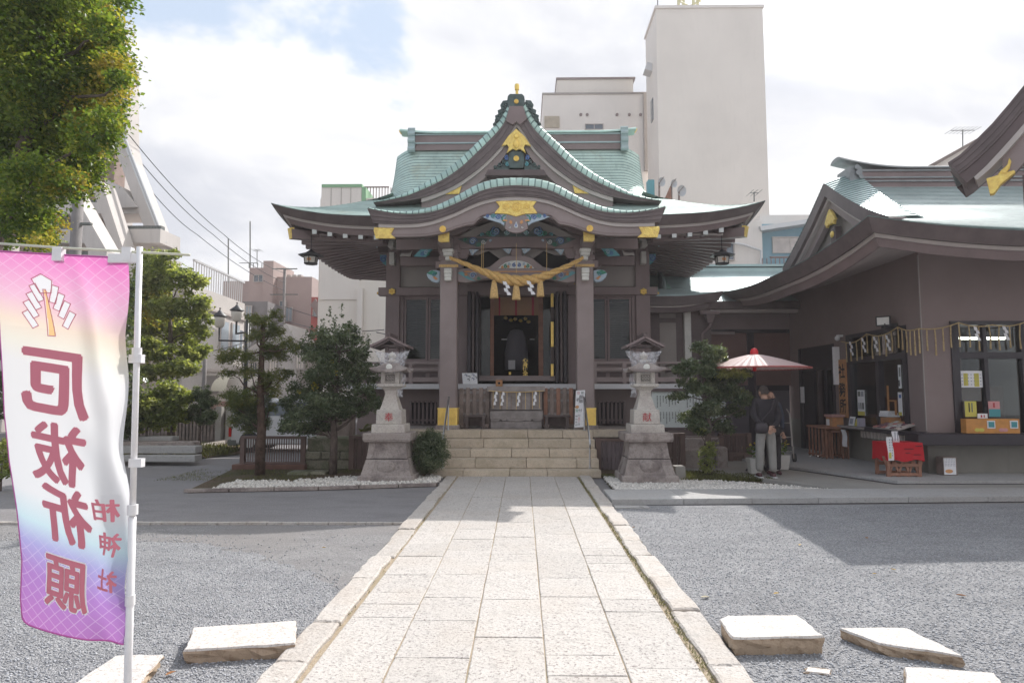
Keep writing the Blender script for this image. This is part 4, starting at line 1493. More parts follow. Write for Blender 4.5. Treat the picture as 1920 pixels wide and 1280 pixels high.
for (px_, py_, r_, mt_) in ((973, 497, .045, BLUEP), (982, 495, .03, PALEB), (989, 499, .045, GREENP), (984, 500, .03, ORNGP), (995, 501, .03, ORNGP)):
 swirl('strut_scroll', px_, py_, YP - .10, r_, mt_, 1.3, 1, .012, True)
mp('upper_beam', [(848, 442), (1088, 442), (1088, 463), (1060, 466), (968, 463), (876, 466), (848, 463)], YP - .08, .22, WOOD, bevel=.012)
for (px_, py_, r_, mt_, hd) in ((1051, 452, .095, BLUEP, 1), (1051, 452, .06, PALEB, 1), (1031, 453, .055, WHPIG, -1), (1040, 459, .05, GREENP, 1), (1066, 449, .04, GREENP, 1), (1018, 451, .03, PALEB, 1)):
 swirl('beam_carving', px_, py_, YP - .10, r_, mt_, 1.5, hd, .010, True)
mp('beam_carving_ground', [(1022, 447), (1060, 444), (1080, 447), (1062, 456), (1044, 462), (1030, 459)], YP - .095, .02, BRONZE, True)
for (cxp) in (968,):
 mp('bracket_set', [(958, 480), (958, 470), (944, 466), (992, 466), (978, 470), (978, 480)], YP - .05, .14, WOOD, bevel=.006)
for s_ in (1,):
 mp('bracket_wing', [(978, 466), (995, 466), (989, 472), (983, 476), (980, 470)], YP - .09, .05, PALEB, True)
 swirl('bracket_scroll', 985, 470, YP - .11, .035, WHPIG, 1.3, 1, .007, True)
 mp('bracket_wing', [(1040, 467), (1058, 467), (1056, 472), (1052, 478), (1046, 472)], YP - .09, .05, PALEB, True)
 swirl('bracket_scroll', 1050, 470, YP - .11, .035, WHPIG, 1.3, -1, .007, True)
 mp('bracket_arm', [(1056, 466), (1080, 466), (1080, 484), (1064, 484), (1060, 478)], YP - .06, .14, WOOD, True)
mp('frieze_board', [(872, 466), (1064, 466), (1064, 478), (1040, 478), (1020, 470), (1000, 484), (936, 484), (916, 470), (896, 478), (872, 478)], YP + .25, .05, PLAST)
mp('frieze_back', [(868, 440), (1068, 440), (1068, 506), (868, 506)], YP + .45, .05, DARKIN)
for s in (-1, 1):
 m = MB()
 xx = CX + s * PXF
 m.bx(xx - .11, xx + .11, YP + .1, 16.25, zp_top - .22, zp_top + .08)
 m.build('tie_beam', [WOOD], SH)
mp('side_bracket', [(1118, 452), (1160, 452), (1160, 466), (1118, 466)], YP + .1, .2, WOOD, True)
mp('eave_purlin_board', [(1116, 447), (1196, 447), (1196, 466), (1116, 466)], YP + .15, .12, WOOD, True)
mp('wave_board', [(1128, 466), (1150, 466), (1163, 479), (1140, 480)], YP - .02, .06, TEALP, True)
for (px_, py_, r_, mt_) in ((1139, 472, .055, PALEB), (1146, 475, .05, BLUEP), (1135, 475, .04, GREENP)):
 swirl('wave_scroll', px_, py_, YP - .04, r_, mt_, 1.4, 1, .009, True)
mp('animal_carving', [(1166, 466), (1171, 473), (1180, 474), (1188, 473), (1190, 479), (1183, 478), (1176, 479), (1170, 479)], YP + .6, .06, PLAST, True)
mp('side_tie', [(1112, 480), (1190, 480), (1190, 497), (1128, 497), (1124, 500), (1112, 500)], 15.3, .16, WOOD, True, bevel=.01)
YB = 16.3
PXB = (ctr(1188, 1216, 600, YB) - ctr(723, 750, 600, YB)) / 2
def bz(py, Y=YB):
 return W(968, py, Y).z
ZF = 1.80                                   # verandah floor
for s in (-1, 1):
 m = MB()
 m.bx(CX + s * PXB - .18, CX + s * PXB + .18, YB - .18, YB + .18, ZF, bz(440))
 m.build('post', [WOOD], SH, bevel=.012)
 m = MB()
 m.bx(CX + s * 1.42 - .15, CX + s * 1.42 + .15, YB - .15, YB + .15, ZF, bz(470))
 m.build('post', [WOOD], SH, bevel=.012)
 m = MB()
 x = CX + s * PXB
 for pa, pb, w in ((473, 480, .06), (480, 496, .065)):
  m.bx(x - w, x + w, YB - .38, YB - .18, bz(pb, YB - .3), bz(pa, YB - .3))
 m.build('carved_nose', [KIBA], SH, bevel=.01)
 m = MB()
 for pa, pb, w in ((448, 455, .10), (455, 466, .07)):
  m.bx(x - w, x + w, YB - .55, YB - .18, bz(pb, YB - .3), bz(pa, YB - .3))
 m.build('carved_nose', [KIBA], SH, bevel=.01)
 p = W(1202 if s > 0 else 734.5, 546, YB - .3)
 m = MB()
 for k in range(6):
  a = k * math.pi / 3 + .52
  m.sphere((x + .055 * math.cos(a), YB - .27, p.z + .055 * math.sin(a)), (.04, .02, .035), 8, 5)
 m.sphere((x, YB - .28, p.z), (.03, .02, .03), 8, 5)
 m.build('gold_flower', [GOLDP], SH, smooth=True)
 m = MB()
 m.sphere((CX + s * (PXB + .42), YB - .0, p.z), .035, 8, 6)
 m.build('gold_stud', [GOLDP], SH, smooth=True)
 swirl('corner_carving', 1223, 484, YB - .1, .10, BLUEP, 1.5, 1, .02, s > 0) if s > 0 else None
if True:
 mp('corner_bracket_carving', [(1216, 476), (1230, 476), (1229, 484), (1224, 492), (1217, 497)], YB - .08, .08, TEALP, True)
 mp('corner_bracket_carving', [(1232, 452), (1250, 449), (1243, 455), (1236, 462)], YB - .4, .08, PALEB, True)
 mp('corner_bracket_arm', [(1214, 452), (1234, 452), (1232, 472), (1214, 472)], YB - .2, .3, WOODD, True)
m = MB()
m.bx(CX - PXB - .36, CX + PXB + .36, YB - .24, YB - .02, bz(553, YB - .24), bz(538, YB - .24))
m.build('head_beam', [WOOD], SH, bevel=.01)
m = MB()
m.bx(CX - PXB, CX + PXB, YB - .16, YB + .12, bz(497), bz(484))
m.build('upper_tie_beam', [WOODD], SH, bevel=.01)
m = MB()
m.bx(CX - PXB - .1, CX + PXB + .1, YB - .14, YB + .14, bz(470), bz(440))
m.build('wall_plate', [WOODD], SH)
m = MB()
m.bx(CX - PXB, CX + PXB, YB - .02, YB + .04, bz(484), bz(469))
m.build('frieze_wall', [WOOD], SH)
for s in (-1, 1):
 a, b = sorted((CX + s * 1.5, CX + s * (PXB - .17)))
 m = MB()
 m.bx(a, b, YB - .05, YB + .05, bz(538), bz(496))
 m.build('plaster_panel', [PLAST], SH)
 zt_, zb2 = bz(553), bz(678)
 z_sill = ZF
 xa, xb_ = sorted((CX + s * 1.57, CX + s * (PXB - .18)))
 fr = MB()
 fr.bx(xa, xb_, YB - .10, YB + .06, zt_ - .07, zt_)
 fr.bx(xa, xb_, YB - .11, YB + .06, zb2 - .06, zb2 + .02)
 fr.bx(xa, xa + .09, YB - .10, YB + .06, zb2, zt_ - .07)
 fr.bx(xb_ - .09, xb_, YB - .10, YB + .06, zb2, zt_ - .07)
 frm = fr.build('window', [WOOD], SH, bevel=.006)
 xm = (xa + xb_) / 2
 for q0, q1 in ((xa + .10, xm - .01), (xm + .01, xb_ - .10)):
  m = MB()
  for (u0, u1, w0, w1) in ((q0, q1, zt_ - .12, zt_ - .07), (q0, q1, zb2 + .02, zb2 + .07), (q0, q0 + .05, zb2 + .07, zt_ - .12), (q1 - .05, q1, zb2 + .07, zt_ - .12)):
   m.bx(u0, u1, YB - .06, YB - .01, w0, w1)
  sash = m.build('sash', [WOOD], frm)
  m = MB()
  m.bx(q0 + .04, q1 - .04, YB - .03, YB - .02, zb2 + .06, zt_ - .10)
  m.build('pane', [GLASSD], frm)
  m = MB()
  nsl = 30
  for k in range(nsl):
   z = zb2 + .09 + (zt_ - zb2 - .24) * k / nsl
   m.box(((q0 + q1) / 2, YB + .06, z), (q1 - q0 - .1, .05, .008), rx=.9)
  m.build('blind_slats', [flat('blind', (0.42, 0.37, 0.35), .5) if 'blind' not in MATS else MATS['blind']], frm)
 m = MB()
 m.bx(xa, xb_, YB - .04, YB + .06, z_sill, zb2 - .06)
 m.build('dado_wall', [WOOD], SH)
 for (pa, pb) in ((681, 684), (694, 697), (712, 716)):
  m = MB()
  m.bx(xa, xb_, YB - .10, YB - .03, bz(pb), bz(pa))
  m.build('dado_rail', [WOODL], SH)
 for k in range(2):
  w = (xb_ - xa - .3) / 2
  x0_ = xa + .1 + k * (w + .1)
  m = MB()
  m.bx(x0_, x0_ + w, YB - .055, YB - .035, bz(710), bz(699))
  m.build('dado_panel', [WOODD], SH)
m = MB()
for s in (-1, 1):
 a, b = sorted((CX + s * (PXB - .1), CX + s * (PXB + .02)))
 m.bx(a, b, YB + .1, 19.4, ZF, bz(440))
m.bx(CX - PXB, CX + PXB, 19.3, 19.4, ZF, bz(440))
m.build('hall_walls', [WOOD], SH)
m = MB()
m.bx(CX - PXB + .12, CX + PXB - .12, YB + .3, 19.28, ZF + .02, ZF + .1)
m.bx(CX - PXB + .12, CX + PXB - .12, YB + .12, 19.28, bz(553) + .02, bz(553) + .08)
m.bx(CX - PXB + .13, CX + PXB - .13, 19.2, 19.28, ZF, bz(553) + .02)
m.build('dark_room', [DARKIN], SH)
YD = 16.5
def dbox(name, pa, pb, ya, yb, Y0, Y1, mt, bevel=0, par=None):
 a, b = W(pa, yb, Y0), W(pb, ya, Y0)
 m = MB()
 m.bx(a.x, b.x, Y0, Y1, a.z, b.z)
 return m.build(name, [mt], par or SH, bevel=bevel)
dbox('door_lintel', 858, 1079, 529, 549, YB - .1, YB + .1, WOOD, .006)
dbox('door_lintel', 872, 1062, 546, 556, YD - .05, YD + .06, WOODD)
dbox('door_sill', 858, 1079, 704, 714, YB - .12, YB + .3, WOODL, .006)
dbox('door_jamb', 858, 873, 549, 705, YB + .0, YB + .12, WOOD)
dbox('door_jamb', 1062, 1079, 549, 705, YB + .0, YB + .12, WOOD)
dbox('door_post', 919, 926, 553, 706, YD, YD + .1, REDW)
dbox('door_post', 1010, 1018, 553, 706, YD, YD + .1, REDW)
dbox('door_post', 896, 901, 553, 706, YD, YD + .1, WOODD)
dbox('door_post', 1033, 1038, 553, 706, YD, YD + .1, WOODD)
dbox('side_pane', 901, 919, 555, 705, YD + .03, YD + .04, GLASSD)
dbox('side_pane', 1018, 1033, 555, 705, YD + .03, YD + .04, GLASSD)
CURT = flat('ochre_curtain', (0.30, 0.17, 0.10), .8)
CRED = flat('crimson_band', (0.34, 0.02, 0.04), .7)
dbox('curtain', 925, 1011, 555, 591, YD + .12, YD + .14, CURT)
for a, b in ((935, 938), (966, 969), (997, 1001)):
 dbox('curtain_band', a, b, 555, 591, YD + .10, YD + .118, CRED)
dbox('curtain_rod', 925, 1011, 552, 556, YD + .10, YD + .15, CRED)
GARM = flat('grey_garment', (.20, .19, .22), .8)
m = MB()
p = W(968, 620, 18.2)
m.lathe([(.34, -1.12), (.33, -.6), (.27, -.2), (.18, .0), (.06, .05)], (p.x, 18.2, p.z), 18)
for i_, v_ in enumerate(m.v):
 m.v[i_] = (v_[0], 18.2 + (v_[1] - 18.2) * .4 + .02 * math.sin(v_[0] * 60), v_[2])
m.build('draped_cloth', [GARM], SH, smooth=True)
for (pa, pb, ya, yb, mt_, nm) in ((953, 966, 675, 692, PAPER, 'white_paper_block'), (954, 958, 697, 702, GOLDP, 'gilt_fitting'), (940, 951, 635, 636.5, PAPER, 'bright_shelf_edge'), (993, 1002, 635, 636.5, PAPER, 'bright_shelf_edge')):
 dbox(nm, pa, pb, ya, yb, 17.6, 17.7, mt_)
for k, (px_, py_) in enumerate(((948, 596), (958, 600), (966, 598), (976, 601), (985, 597), (991, 603))):
 p = W(px_, py_, 17.9)
 m = MB()
 m.sphere(p, (.06, .02, .05), 8, 5)
 m.build('gilt_ornament', [GOLD], SH, smooth=True)
for k, ch in enumerate('心身健全'):
 vs, fs = text_mesh(ch, .15, .003, res=1)
 p = W(985, 675 + 8.2 * k, 17.2)
 m = MB()
 m.add([(p.x + v_[0], 17.2, p.z + v_[1] * .8) for v_ in vs], fs)
 m.build('gold_character', [GOLDP], SH)
for s in (-1, 1):
 for k, (p0, p1, yy) in enumerate(((1041, 1047, 16.15), (1049, 1054, 16.1), (1055, 1062, 16.05))):
  a, b = W(p0, 560, yy).x - CX, W(p1, 560, yy).x - CX
  m = MB()
  xa, xb_ = sorted((CX + s * a, CX + s * b))
  m.bx(xa, xb_ - .012, yy - .25, yy + .25, ZF + .06, bz(549, 16.1))
  o = m.build('folding_door', [LACQ if k != 1 else WOODD], SH, bevel=.006)
for (ya, yb) in ((550, 575), (603, 650), (682, 705)):
 dbox('gold_hinge_plate', 1033, 1038, ya, yb, 16.05, 16.12, GOLDP, .004)
for py_ in (532, 545):
 for px_ in (858.5, 1075):
  p = W(px_ + 2, py_, YB - .12)
  m = MB()
  m.lathe([(.045, 0), (.03, .02), (.0, .05)], (0, 0, 0), 6)
  m2 = MB()
  for v_ in m.v:
   m2.v.append((p.x + v_[0], YB - .12 - v_[2], p.z + v_[1]))
  m2.f, m2.m = m.f, m.m
  m2.build('gold_stud', [GOLDP], SH, recalc=True)
m = MB()
m.bx(CX - 4.05, CX + 4.05, 15.22, 19.6, 1.725, 1.80)
m.build('verandah_floor', [OLDWG], SH)
m = MB()
m.bx(CX - 4.07, CX + 4.07, 15.19, 15.22, W(968, 729, 15.2).z, W(968, 719.5, 15.2).z)
for s in (-1, 1):
 a, b = sorted((CX + s * 4.05, CX + s * 4.08))
 m.bx(a, b, 15.22, 19.6, W(968, 729, 15.2).z, W(968, 719.5, 15.2).z)
m.build('verandah_edge', [flat('white_edge', (0.60, 0.59, 0.60), .5)], SH)
m = MB()
m.bx(CX - 3.9, CX + 3.9, 15.62, 19.5, .0, 1.72)
m.build('base_wall', [PLASTB], SH)
for s in (-1, 1):
 g0, g1 = sx(1122, 770, 15.4), sx(1173, 770, 15.4)
 z0_, z1_ = W(968, 794, 15.4).z, W(968, 753, 15.4).z
 xa, xb_ = sorted((CX + s * g0, CX + s * g1))
 m = MB()
 m.bx(xa, xb_, 15.46, 15.49, z0_, z1_ - .02)
 gr = m.build('vent_grille', [DARKIN], SH)
 for k in range(7):
  x = xa + .03 + (xb_ - xa - .06) * k / 6
  m = MB()
  m.bx(x - .028, x + .028, 15.40, 15.455, z0_, z1_ - .05)
  m.bx(x - .018, x + .018, 15.40, 15.455, z1_ - .05, z1_ - .02)
  m.bx(x - .03, x + .03, 15.40, 15.455, z1_ - .02, z1_ + .02)
  m.build('slat', [WOODD], gr, bevel=.006)
 m = MB()
 m.bx(xa, xb_, 15.43, 15.46, z0_ + .06, z0_ + .10)
 m.build('grille_rail', [WOODD], gr)
for s in (-1, 1):
 a, b = sorted((CX + s * 1.78, CX + s * 4.12))
 for (pa, pb, th_) in ((678, 682, .05), (690, 694.5, .06), (707, 716, .07)):
  m = MB()
  m.bx(a, b, 15.28, 15.28 + th_, W(968, pb, 15.3).z, W(968, pa, 15.3).z)
  m.build('balustrade_rail', [WOODL], SH, bevel=.006)
 for x in (1.85, 2.55, 3.3, 4.0):
  m = MB()
  m.bx(CX + s * x - .045, CX + s * x + .045, 15.27, 15.36, 1.80, W(968, 680, 15.3).z)
  m.build('balustrade_post', [WOODL], SH)
 for (pa, pb, th_) in ((678, 682, .05), (690, 694.5, .06), (707, 716, .07)):
  m = MB()
  a2, b2 = sorted((CX + s * 4.0, CX + s * (4.0 - .05)))
  m.bx(a2, b2, 15.36, 19.4, W(968, pb, 15.3).z, W(968, pa, 15.3).z)
  m.build('balustrade_rail', [WOODL], SH)
PL = root('stone_platform', 'low granite platform carrying the shrine hall and its porch', 'platform', (CX, 14.5, 0))
m = MB()
m.bx(CX - 3.1, CX + 3.1, 13.72, 15.6, .0, .66)
m.build('platform_core', [OLDST], PL)
rr = random.Random(77)
x = CX - 3.15
while x < CX + 3.14:
 L = rr.uniform(.7, 1.1)
 xe_ = min(x + L, CX + 3.15)
 if xe_ - x < .1:
  break
 if not (x > x0s - .05 and xe_ < x1s + .05):
  a, b = x, xe_
  if a < x0s < b:
   b = x0s
  if a < x1s < b:
   a = x1s
  if b - a > .05:
   m = MB()
   m.bx(a + .003, b - .003, 13.62, 14.1, .665, .81)
   m.build('coping_stone', [STEPST], PL, bevel=.006)
 x = xe_
yy = 14.1
row = 0
while yy < 15.5:
 x = CX - 3.15 + (row % 2) * .4
 while x < CX + 3.1:
  xe_ = min(x + .9, CX + 3.15)
  m = MB()
  m.bx(x + .003, xe_ - .003, yy + .003, yy + .62 - .003, .70, .808)
  m.build('floor_stone', [OLDST], PL)
  x = xe_
 yy += .62
 row += 1
# ================================================================== corridor building between hall and office
CO = root('corridor_building', 'low corridor wing with pale copper roof between the shrine hall and the office', 'building', (5.5, 18, 0))
def pbox(par, name, pa, pb, ya, yb, Y0, Y1, mt, bevel=0):
 """box whose front face, at distance Y0, spans the sight lines pa..pb / ya..yb"""
 a, b = W(pa, yb, Y0), W(pb, ya, Y0)
 m = MB()
 m.bx(a.x, b.x, Y0, Y1, a.z, b.z)
 return m.build(name, mt if isinstance(mt, list) else [mt], par, bevel=bevel)
fz = smooth_curve([(0, 4.05), (.9, 4.47), (1.9, 4.95), (2.85, 5.45)])
m = MB()
d = 0
x0_, x1_ = 4.35, 9.6
while d < 2.83:
 d2 = min(d + .12, 2.85)
 xl0 = x0_ + max(0, .9 - d * .5) * 0 + (.0 if d > 1.0 else (d - 1.0) * .55)
 xl1 = x0_ + (.0 if d2 > 1.0 else (d2 - 1.0) * .55)
 m.strip([[(xl0, 17.3 + d, fz(d) + .0), (x1_, 17.3 + d, fz(d) + .0)], [(xl0, 17.3 + d, fz(d) + .010), (x1_, 17.3 + d, fz(d) + .010)], [(xl1, 17.3 + d2, fz(d2)), (x1_, 17.3 + d2, fz(d2))]])
 d = d2
m.build('roof_slope', [COPPERG], CO)
m = MB()
m.bx(4.1, 9.6, 20.05, 20.35, 5.38, 5.52)
m.bx(4.0, 9.6, 20.0, 20.4, 5.56, 5.63)
m.build('ridge', [COPPERG], CO)
m = MB()
m.tube([(3.7, 17.2, 4.12), (3.95, 17.9, 4.45), (4.15, 18.9, 4.95), (4.25, 20.0, 5.5)], [.10, .10, .10, .08], 8)
m.build('hip_ridge', [COPPERG], CO)
m = MB()
rows = []
for k in range(18):
 t = k / 17
 rows.append([(1.9 + 0.9 * t + (0 if j else 0), 17.0 + 2.9 * t, 4.1 + 1.35 * t ** 1.4) if j == 0 else (4.35 - (1 - min(1, t * 2.4)) * .55, 17.3 + 2.8 * t, fz(2.85 * t)) for j in (0, 1)])
for a, b in zip(rows[:-1], rows[1:]):
 m.strip([[(p[0], p[1], p[2] - .012) for p in a], a])
 m.strip([a, [(p[0], p[1], p[2] - .002) for p in b]])
m.build('side_slope', [COPPERP], CO)
m = MB()
for k in range(3):
 m.bx(3.9, 9.6, 17.27 + k * .01, 17.5, 3.86 + .07 * k, 3.93 + .07 * k)
m.build('eave_edge', [FASC], CO)
m = MB()
m.bx(3.9, 9.6, 17.4, 17.6, 3.78, 3.86)
m.build('eave_trim', [TRIM], CO)
pf = smooth_curve([(0, 3.98), (.4, 4.08), (1.0, 4.35)])
m = MB()
Yp = 16.55
tipx = W(1356, 548, Yp).x
lx = W(1214, 556, Yp).x
N = 30
def pz(x, d_):
 u = (x - lx) / (tipx - lx)
 return W(1240, 556, Yp).z + .16 * max(0, u - .35) ** 2 * 2.0 + (pf(d_) - 3.98)
d = 0
while d < .95:
 d2 = d + .10
 xr0, xr1 = tipx - d * .9, tipx - d2 * .9
 a = [(lx + (xr0 - lx) * i / N, Yp + d, pz(lx + (xr0 - lx) * i / N, d) + .014) for i in range(N + 1)]
 b = [(lx + (xr1 - lx) * i / N, Yp + d2, pz(lx + (xr1 - lx) * i / N, d2)) for i in range(N + 1)]
 m.strip([[(p[0], p[1], p[2] - .018) for p in a], a])
 m.strip([a, b])
 d = d2
m.build('porch_roof_slope', [COPPERG], CO)
m = MB()
for k in range(4):
 top = [(lx + (tipx - k * .035 - lx) * i / N, pz(lx + (tipx - lx) * i / N, 0) + .012 - k * .06) for i in range(N + 1)]
 bot = [(p[0], p[1] - .06) for p in top]
 m.band(top, bot, Yp - .01 + (k % 2) * .01 + k * .004, Yp + .3)
m.build('porch_eave', [FASC], CO)
m = MB()
top = [(lx + (tipx - .35 - lx) * i / N, pz(lx + (tipx - lx) * i / N, 0) - .24) for i in range(N + 1)]
m.band(top, [(p[0], p[1] - .035) for p in top], Yp + .05, Yp + .3)
m.build('porch_eave_trim', [TRIM], CO)
m = MB()
m.band([(p[0], p[1] - .035) for p in top], [(p[0], p[1] - .17) for p in top], Yp + .10, Yp + .3)
m.build('porch_beam', [WOODD], CO)
YW = 17.2
pbox(CO, 'wall_panel', 1214, 1236, 573, 725, YW, YW + .1, WOODD)
pbox(CO, 'wall_panel', 1236, 1270, 574, 596, YW + .02, YW + .1, PLAST)
pbox(CO, 'wall_panel', 1236, 1270, 605, 724, YW + .02, YW + .1, PLAST)
pbox(CO, 'cross_rail', 1236, 1270, 596, 605, YW, YW + .1, WOODD)
pbox(CO, 'wall_panel', 1270, 1286, 573, 725, YW + .01, YW + .1, WOODD)
pbox(CO, 'pale_post', 1286, 1295, 572, 725, YW - .15, YW, KIBA, .006)
pbox(CO, 'post_head', 1276, 1289, 572, 582, YW - .17, YW, KIBA, .006)
pbox(CO, 'wall_panel', 1295, 1332, 573, 800, YW + .02, YW + .1, WOODD)
pbox(CO, 'base_panel', 1214, 1335, 725, 850, YW + .1, YW + .2, PLASTB)
p = W(1329, 590, 17.0)
m = MB()
m.bx(p.x - .26, p.x + .26, 16.85, 17.1, p.z, p.z + .09)
m.frustum((p.x + .02, 17.0), .06, .06, .12, .10, p.z - .22, p.z)
m.build('rain_hopper', [WOOD], CO, bevel=.005)
m = MB()
m.tube([(p.x + .02, 17.0, p.z - .2), (p.x + .02, 17.0, p.z - .3), (p.x - .17, 17.02, p.z - .5), (p.x - .17, 17.02, .3)], .04, 8)
m.build('down_pipe', [WOOD], CO, smooth=True)
YV = 18.0
pbox(CO, 'lintel_board', 1270, 1480, 560, 618, YV, YV + .2, WOOD)
pbox(CO, 'door_head', 1330, 1480, 617, 624, YV - .03, YV + .2, LACQ)
for a, b in ((1332, 1407), (1413, 1480)):
 pbox(CO, 'wall_panel', a, b, 623, 723, YV + .04, YV + .1, mat('russet_board', (0.17, 0.095, 0.085), .7, .1, 1.2, .1) if 'russet_board' not in MATS else MATS['russet_board'])
pbox(CO, 'wall_post', 1407, 1413, 622, 850, YV, YV + .12, LACQ)
pbox(CO, 'wall_rail', 1332, 1480, 722, 732, YV - .02, YV + .1, LACQ)
pbox(CO, 'base_panel', 1332, 1480, 732, 860, YV + .03, YV + .1, mat('slate_panel', (0.12, 0.105, 0.12), .7, .1, 1.2, .1))
pbox(CO, 'note_board', 1330, 1378, 622, 627, YV - .05, YV - .03, WOODL)
# ================================================================== office (shamusho)
OF = root('office_building', 'brown plastered shrine office with wide copper roof, sales windows and eaves at the right', 'building', (7.5, 12.1, 0))
OX, OY = 7.5, 12.1               # near corner of the walls
WT = 4.75
def obox(name, x0, x1, y0, y1, z0, z1, mt, bevel=0, par=None, rnd_=None):
 m = MB()
 m.bx(x0, x1, y0, y1, z0, z1)
 return m.build(name, mt if isinstance(mt, list) else [mt], par or OF, bevel=bevel)
def wy(px, x=OX):
 """distance at which the west wall is met in this direction"""
 r = ray(px, 640)
 return r[1] * x / r[0]
yd0, yd1 = wy(1563), wy(1497)
yw0, yw1 = wy(1700), wy(1588)
ZW0, ZW1 = .92, 2.92
yend = 18.3
obox('wall', OX, OX + .2, OY + .201, yw0, .80, WT, PLASTB)
obox('wall', OX, OX + .2, yw0, yw1, ZW1, WT, PLASTB)
obox('wall', OX, OX + .2, yw1, yd0, .80, WT, PLASTB)
obox('wall', OX, OX + .2, yd0, yd1, 2.78, WT, PLASTB)
obox('wall', OX, OX + .2, yd1, yend, .9, WT, PLASTB)
obox('wall_base', OX - .005, OX + .2, yd1, yend, .08, .9, CONCW)
obox('wall_base', OX - .005, OX + .2, OY + .201, yd0, .08, .80, CONCW)
fx0 = W(1785, 700, OY).x
obox('wall', OX, fx0, OY, OY + .2, .80, WT, PLASTB)
obox('wall', fx0, 13.5, OY, OY + .2, ZW1 + .02, WT, PLASTB)
obox('wall_base', OX - .005, 13.5, OY - .005, OY + .2, .08, .80, CONCW)
obox('wall_corner_bead', OX - .012, OX + .004, OY - .012, OY + .012, .9, 4.2, PLAST)
xb_ = W(1778, 700, OY).x
obox('counter', OX - .42, 13.5, OY - .42, OY - .007, .66, .865, LACQ, .01)
obox('counter', OX - .36, OX - .007, OY - .1, yw1 + .1, .80, .875, LACQ, .008)
obox('counter_shelf', OX - .40, OX - .37, yw0 + 1.0, yw1 + .2, .83, .88, OLDWG)
for k in range(13):
 y = OY + .15 + k * .13
 obox('counter_slat', OX - .30, OX - .27, y, y + .07, .66, .795, TRIM)
wf = obox('window', OX - .03, OX + .12, yw0, yw0 + .14, ZW0 - .05, ZW1, LACQ)
obox('frame', OX - .03, OX + .12, yw1 - .14, yw1, ZW0 - .05, ZW1, LACQ, par=wf)
obox('frame', OX - .03, OX + .12, yw0 + .14, yw1 - .14, ZW1 - .08, ZW1, LACQ, par=wf)
ztr = WX(1640, 708 - 40, OX).z
ztr = 2.33
obox('transom', OX - .03, OX + .12, yw0 + .14, yw1 - .14, ztr - .06, ztr + .06, LACQ, par=wf)
obox('mullion', OX - .01, OX + .10, yw0 + 1.02, yw0 + 1.14, ZW0, ztr - .06, LACQ, par=wf)
for k in range(5):
 y = yw0 + .14 + k * (yw1 - yw0 - .28) / 5
 obox('transom_pane', OX + .04, OX + .05, y + .02, y + (yw1 - yw0 - .28) / 5 - .02, ztr + .06, ZW1 - .08, GLASSD, par=wf)
obox('pane', OX + .05, OX + .06, yw0 + 1.14, yw1 - .14, ZW0, ztr - .06, GLASS, par=wf)
obox('pane', OX + .07, OX + .08, yw0 + .14, yw0 + .34, ZW0, ztr - .06, GLASS, par=wf)
fw = obox('window', fx0, fx0 + .14, OY - .03, OY + .12, ZW0 - .05, ZW1 + .02, LACQ)
obox('frame', fx0 + .14, 13.5, OY - .03, OY + .12, ZW1 - .05, ZW1 + .02, LACQ, par=fw)
obox('transom', fx0 + .14, 13.5, OY - .02, OY + .12, W(1800, 672, OY).z, W(1800, 660, OY).z, LACQ, par=fw)
for px_ in (1846, 1917, 1985):
 a = W(px_, 700, OY).x
 obox('mullion', a, a + .07, OY - .01, OY + .10, ZW0 - .05, ZW1 - .05, LACQ, par=fw)
pa = [fx0 + .14, W(1846, 700, OY).x, W(1917, 700, OY).x, W(1985, 700, OY).x]
for a, b in zip(pa[:-1], pa[1:]):
 obox('pane', a + .02, b - .0, OY + .05, OY + .06, ZW0 - .05, W(1800, 672, OY).z, GLASS, par=fw)
 obox('transom_pane', a + .02, b - .0, OY + .05, OY + .06, W(1800, 660, OY).z, ZW1 - .05, GLASS, par=fw)
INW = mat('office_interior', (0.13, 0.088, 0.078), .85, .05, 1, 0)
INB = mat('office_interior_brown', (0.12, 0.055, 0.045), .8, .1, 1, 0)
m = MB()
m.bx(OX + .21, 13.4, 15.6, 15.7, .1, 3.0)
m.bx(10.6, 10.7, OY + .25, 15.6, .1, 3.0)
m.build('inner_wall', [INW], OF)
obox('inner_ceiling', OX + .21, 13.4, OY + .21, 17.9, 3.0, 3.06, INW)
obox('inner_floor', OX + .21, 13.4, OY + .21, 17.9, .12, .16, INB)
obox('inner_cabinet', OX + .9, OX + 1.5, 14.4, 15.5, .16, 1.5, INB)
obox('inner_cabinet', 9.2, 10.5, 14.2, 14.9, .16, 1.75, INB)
LITE = flat('lit_tube', (1.0, 0.95, 0.80), .5, emit=5)
for a, b in ((1798, 1842), (1849, 1884)):
 p, q = W(a, 634, 13.2), W(b, 634, 13.2)
 m = MB()
 m.tube([p, q], .025, 8)
 m.build('fluorescent_tube', [LITE], OF, smooth=True)
en = obox('entrance', OX - .02, OX + .15, yd0, yd0 + .12, .12, 2.78, LACQ)
obox('frame', OX - .02, OX + .15, yd1 - .12, yd1, .12, 2.78, LACQ, par=en)
obox('transom_board', OX + .0, OX + .15, yd0 + .12, yd1 - .12, 2.18, 2.78, LACQ, par=en)
obox('sliding_door', OX + .04, OX + .10, yd1 - .75, yd1 - .12, .12, 2.18, LACQ, par=en)
obox('door_stile', OX + .02, OX + .12, yd0 + .55, yd0 + .63, .12, 2.18, LACQ, par=en)
obox('door_stile', OX + .02, OX + .12, yd0 + .95, yd0 + 1.0, .12, 2.18, WOODD, par=en)
obox('door_pane', OX + .06, OX + .07, yd0 + .12, yd0 + .55, .3, 2.15, GLASSD, par=en)
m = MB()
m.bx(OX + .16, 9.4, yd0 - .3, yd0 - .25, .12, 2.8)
m.bx(9.3, 9.4, yd0 - .3, yd1 + .4, .12, 2.8)
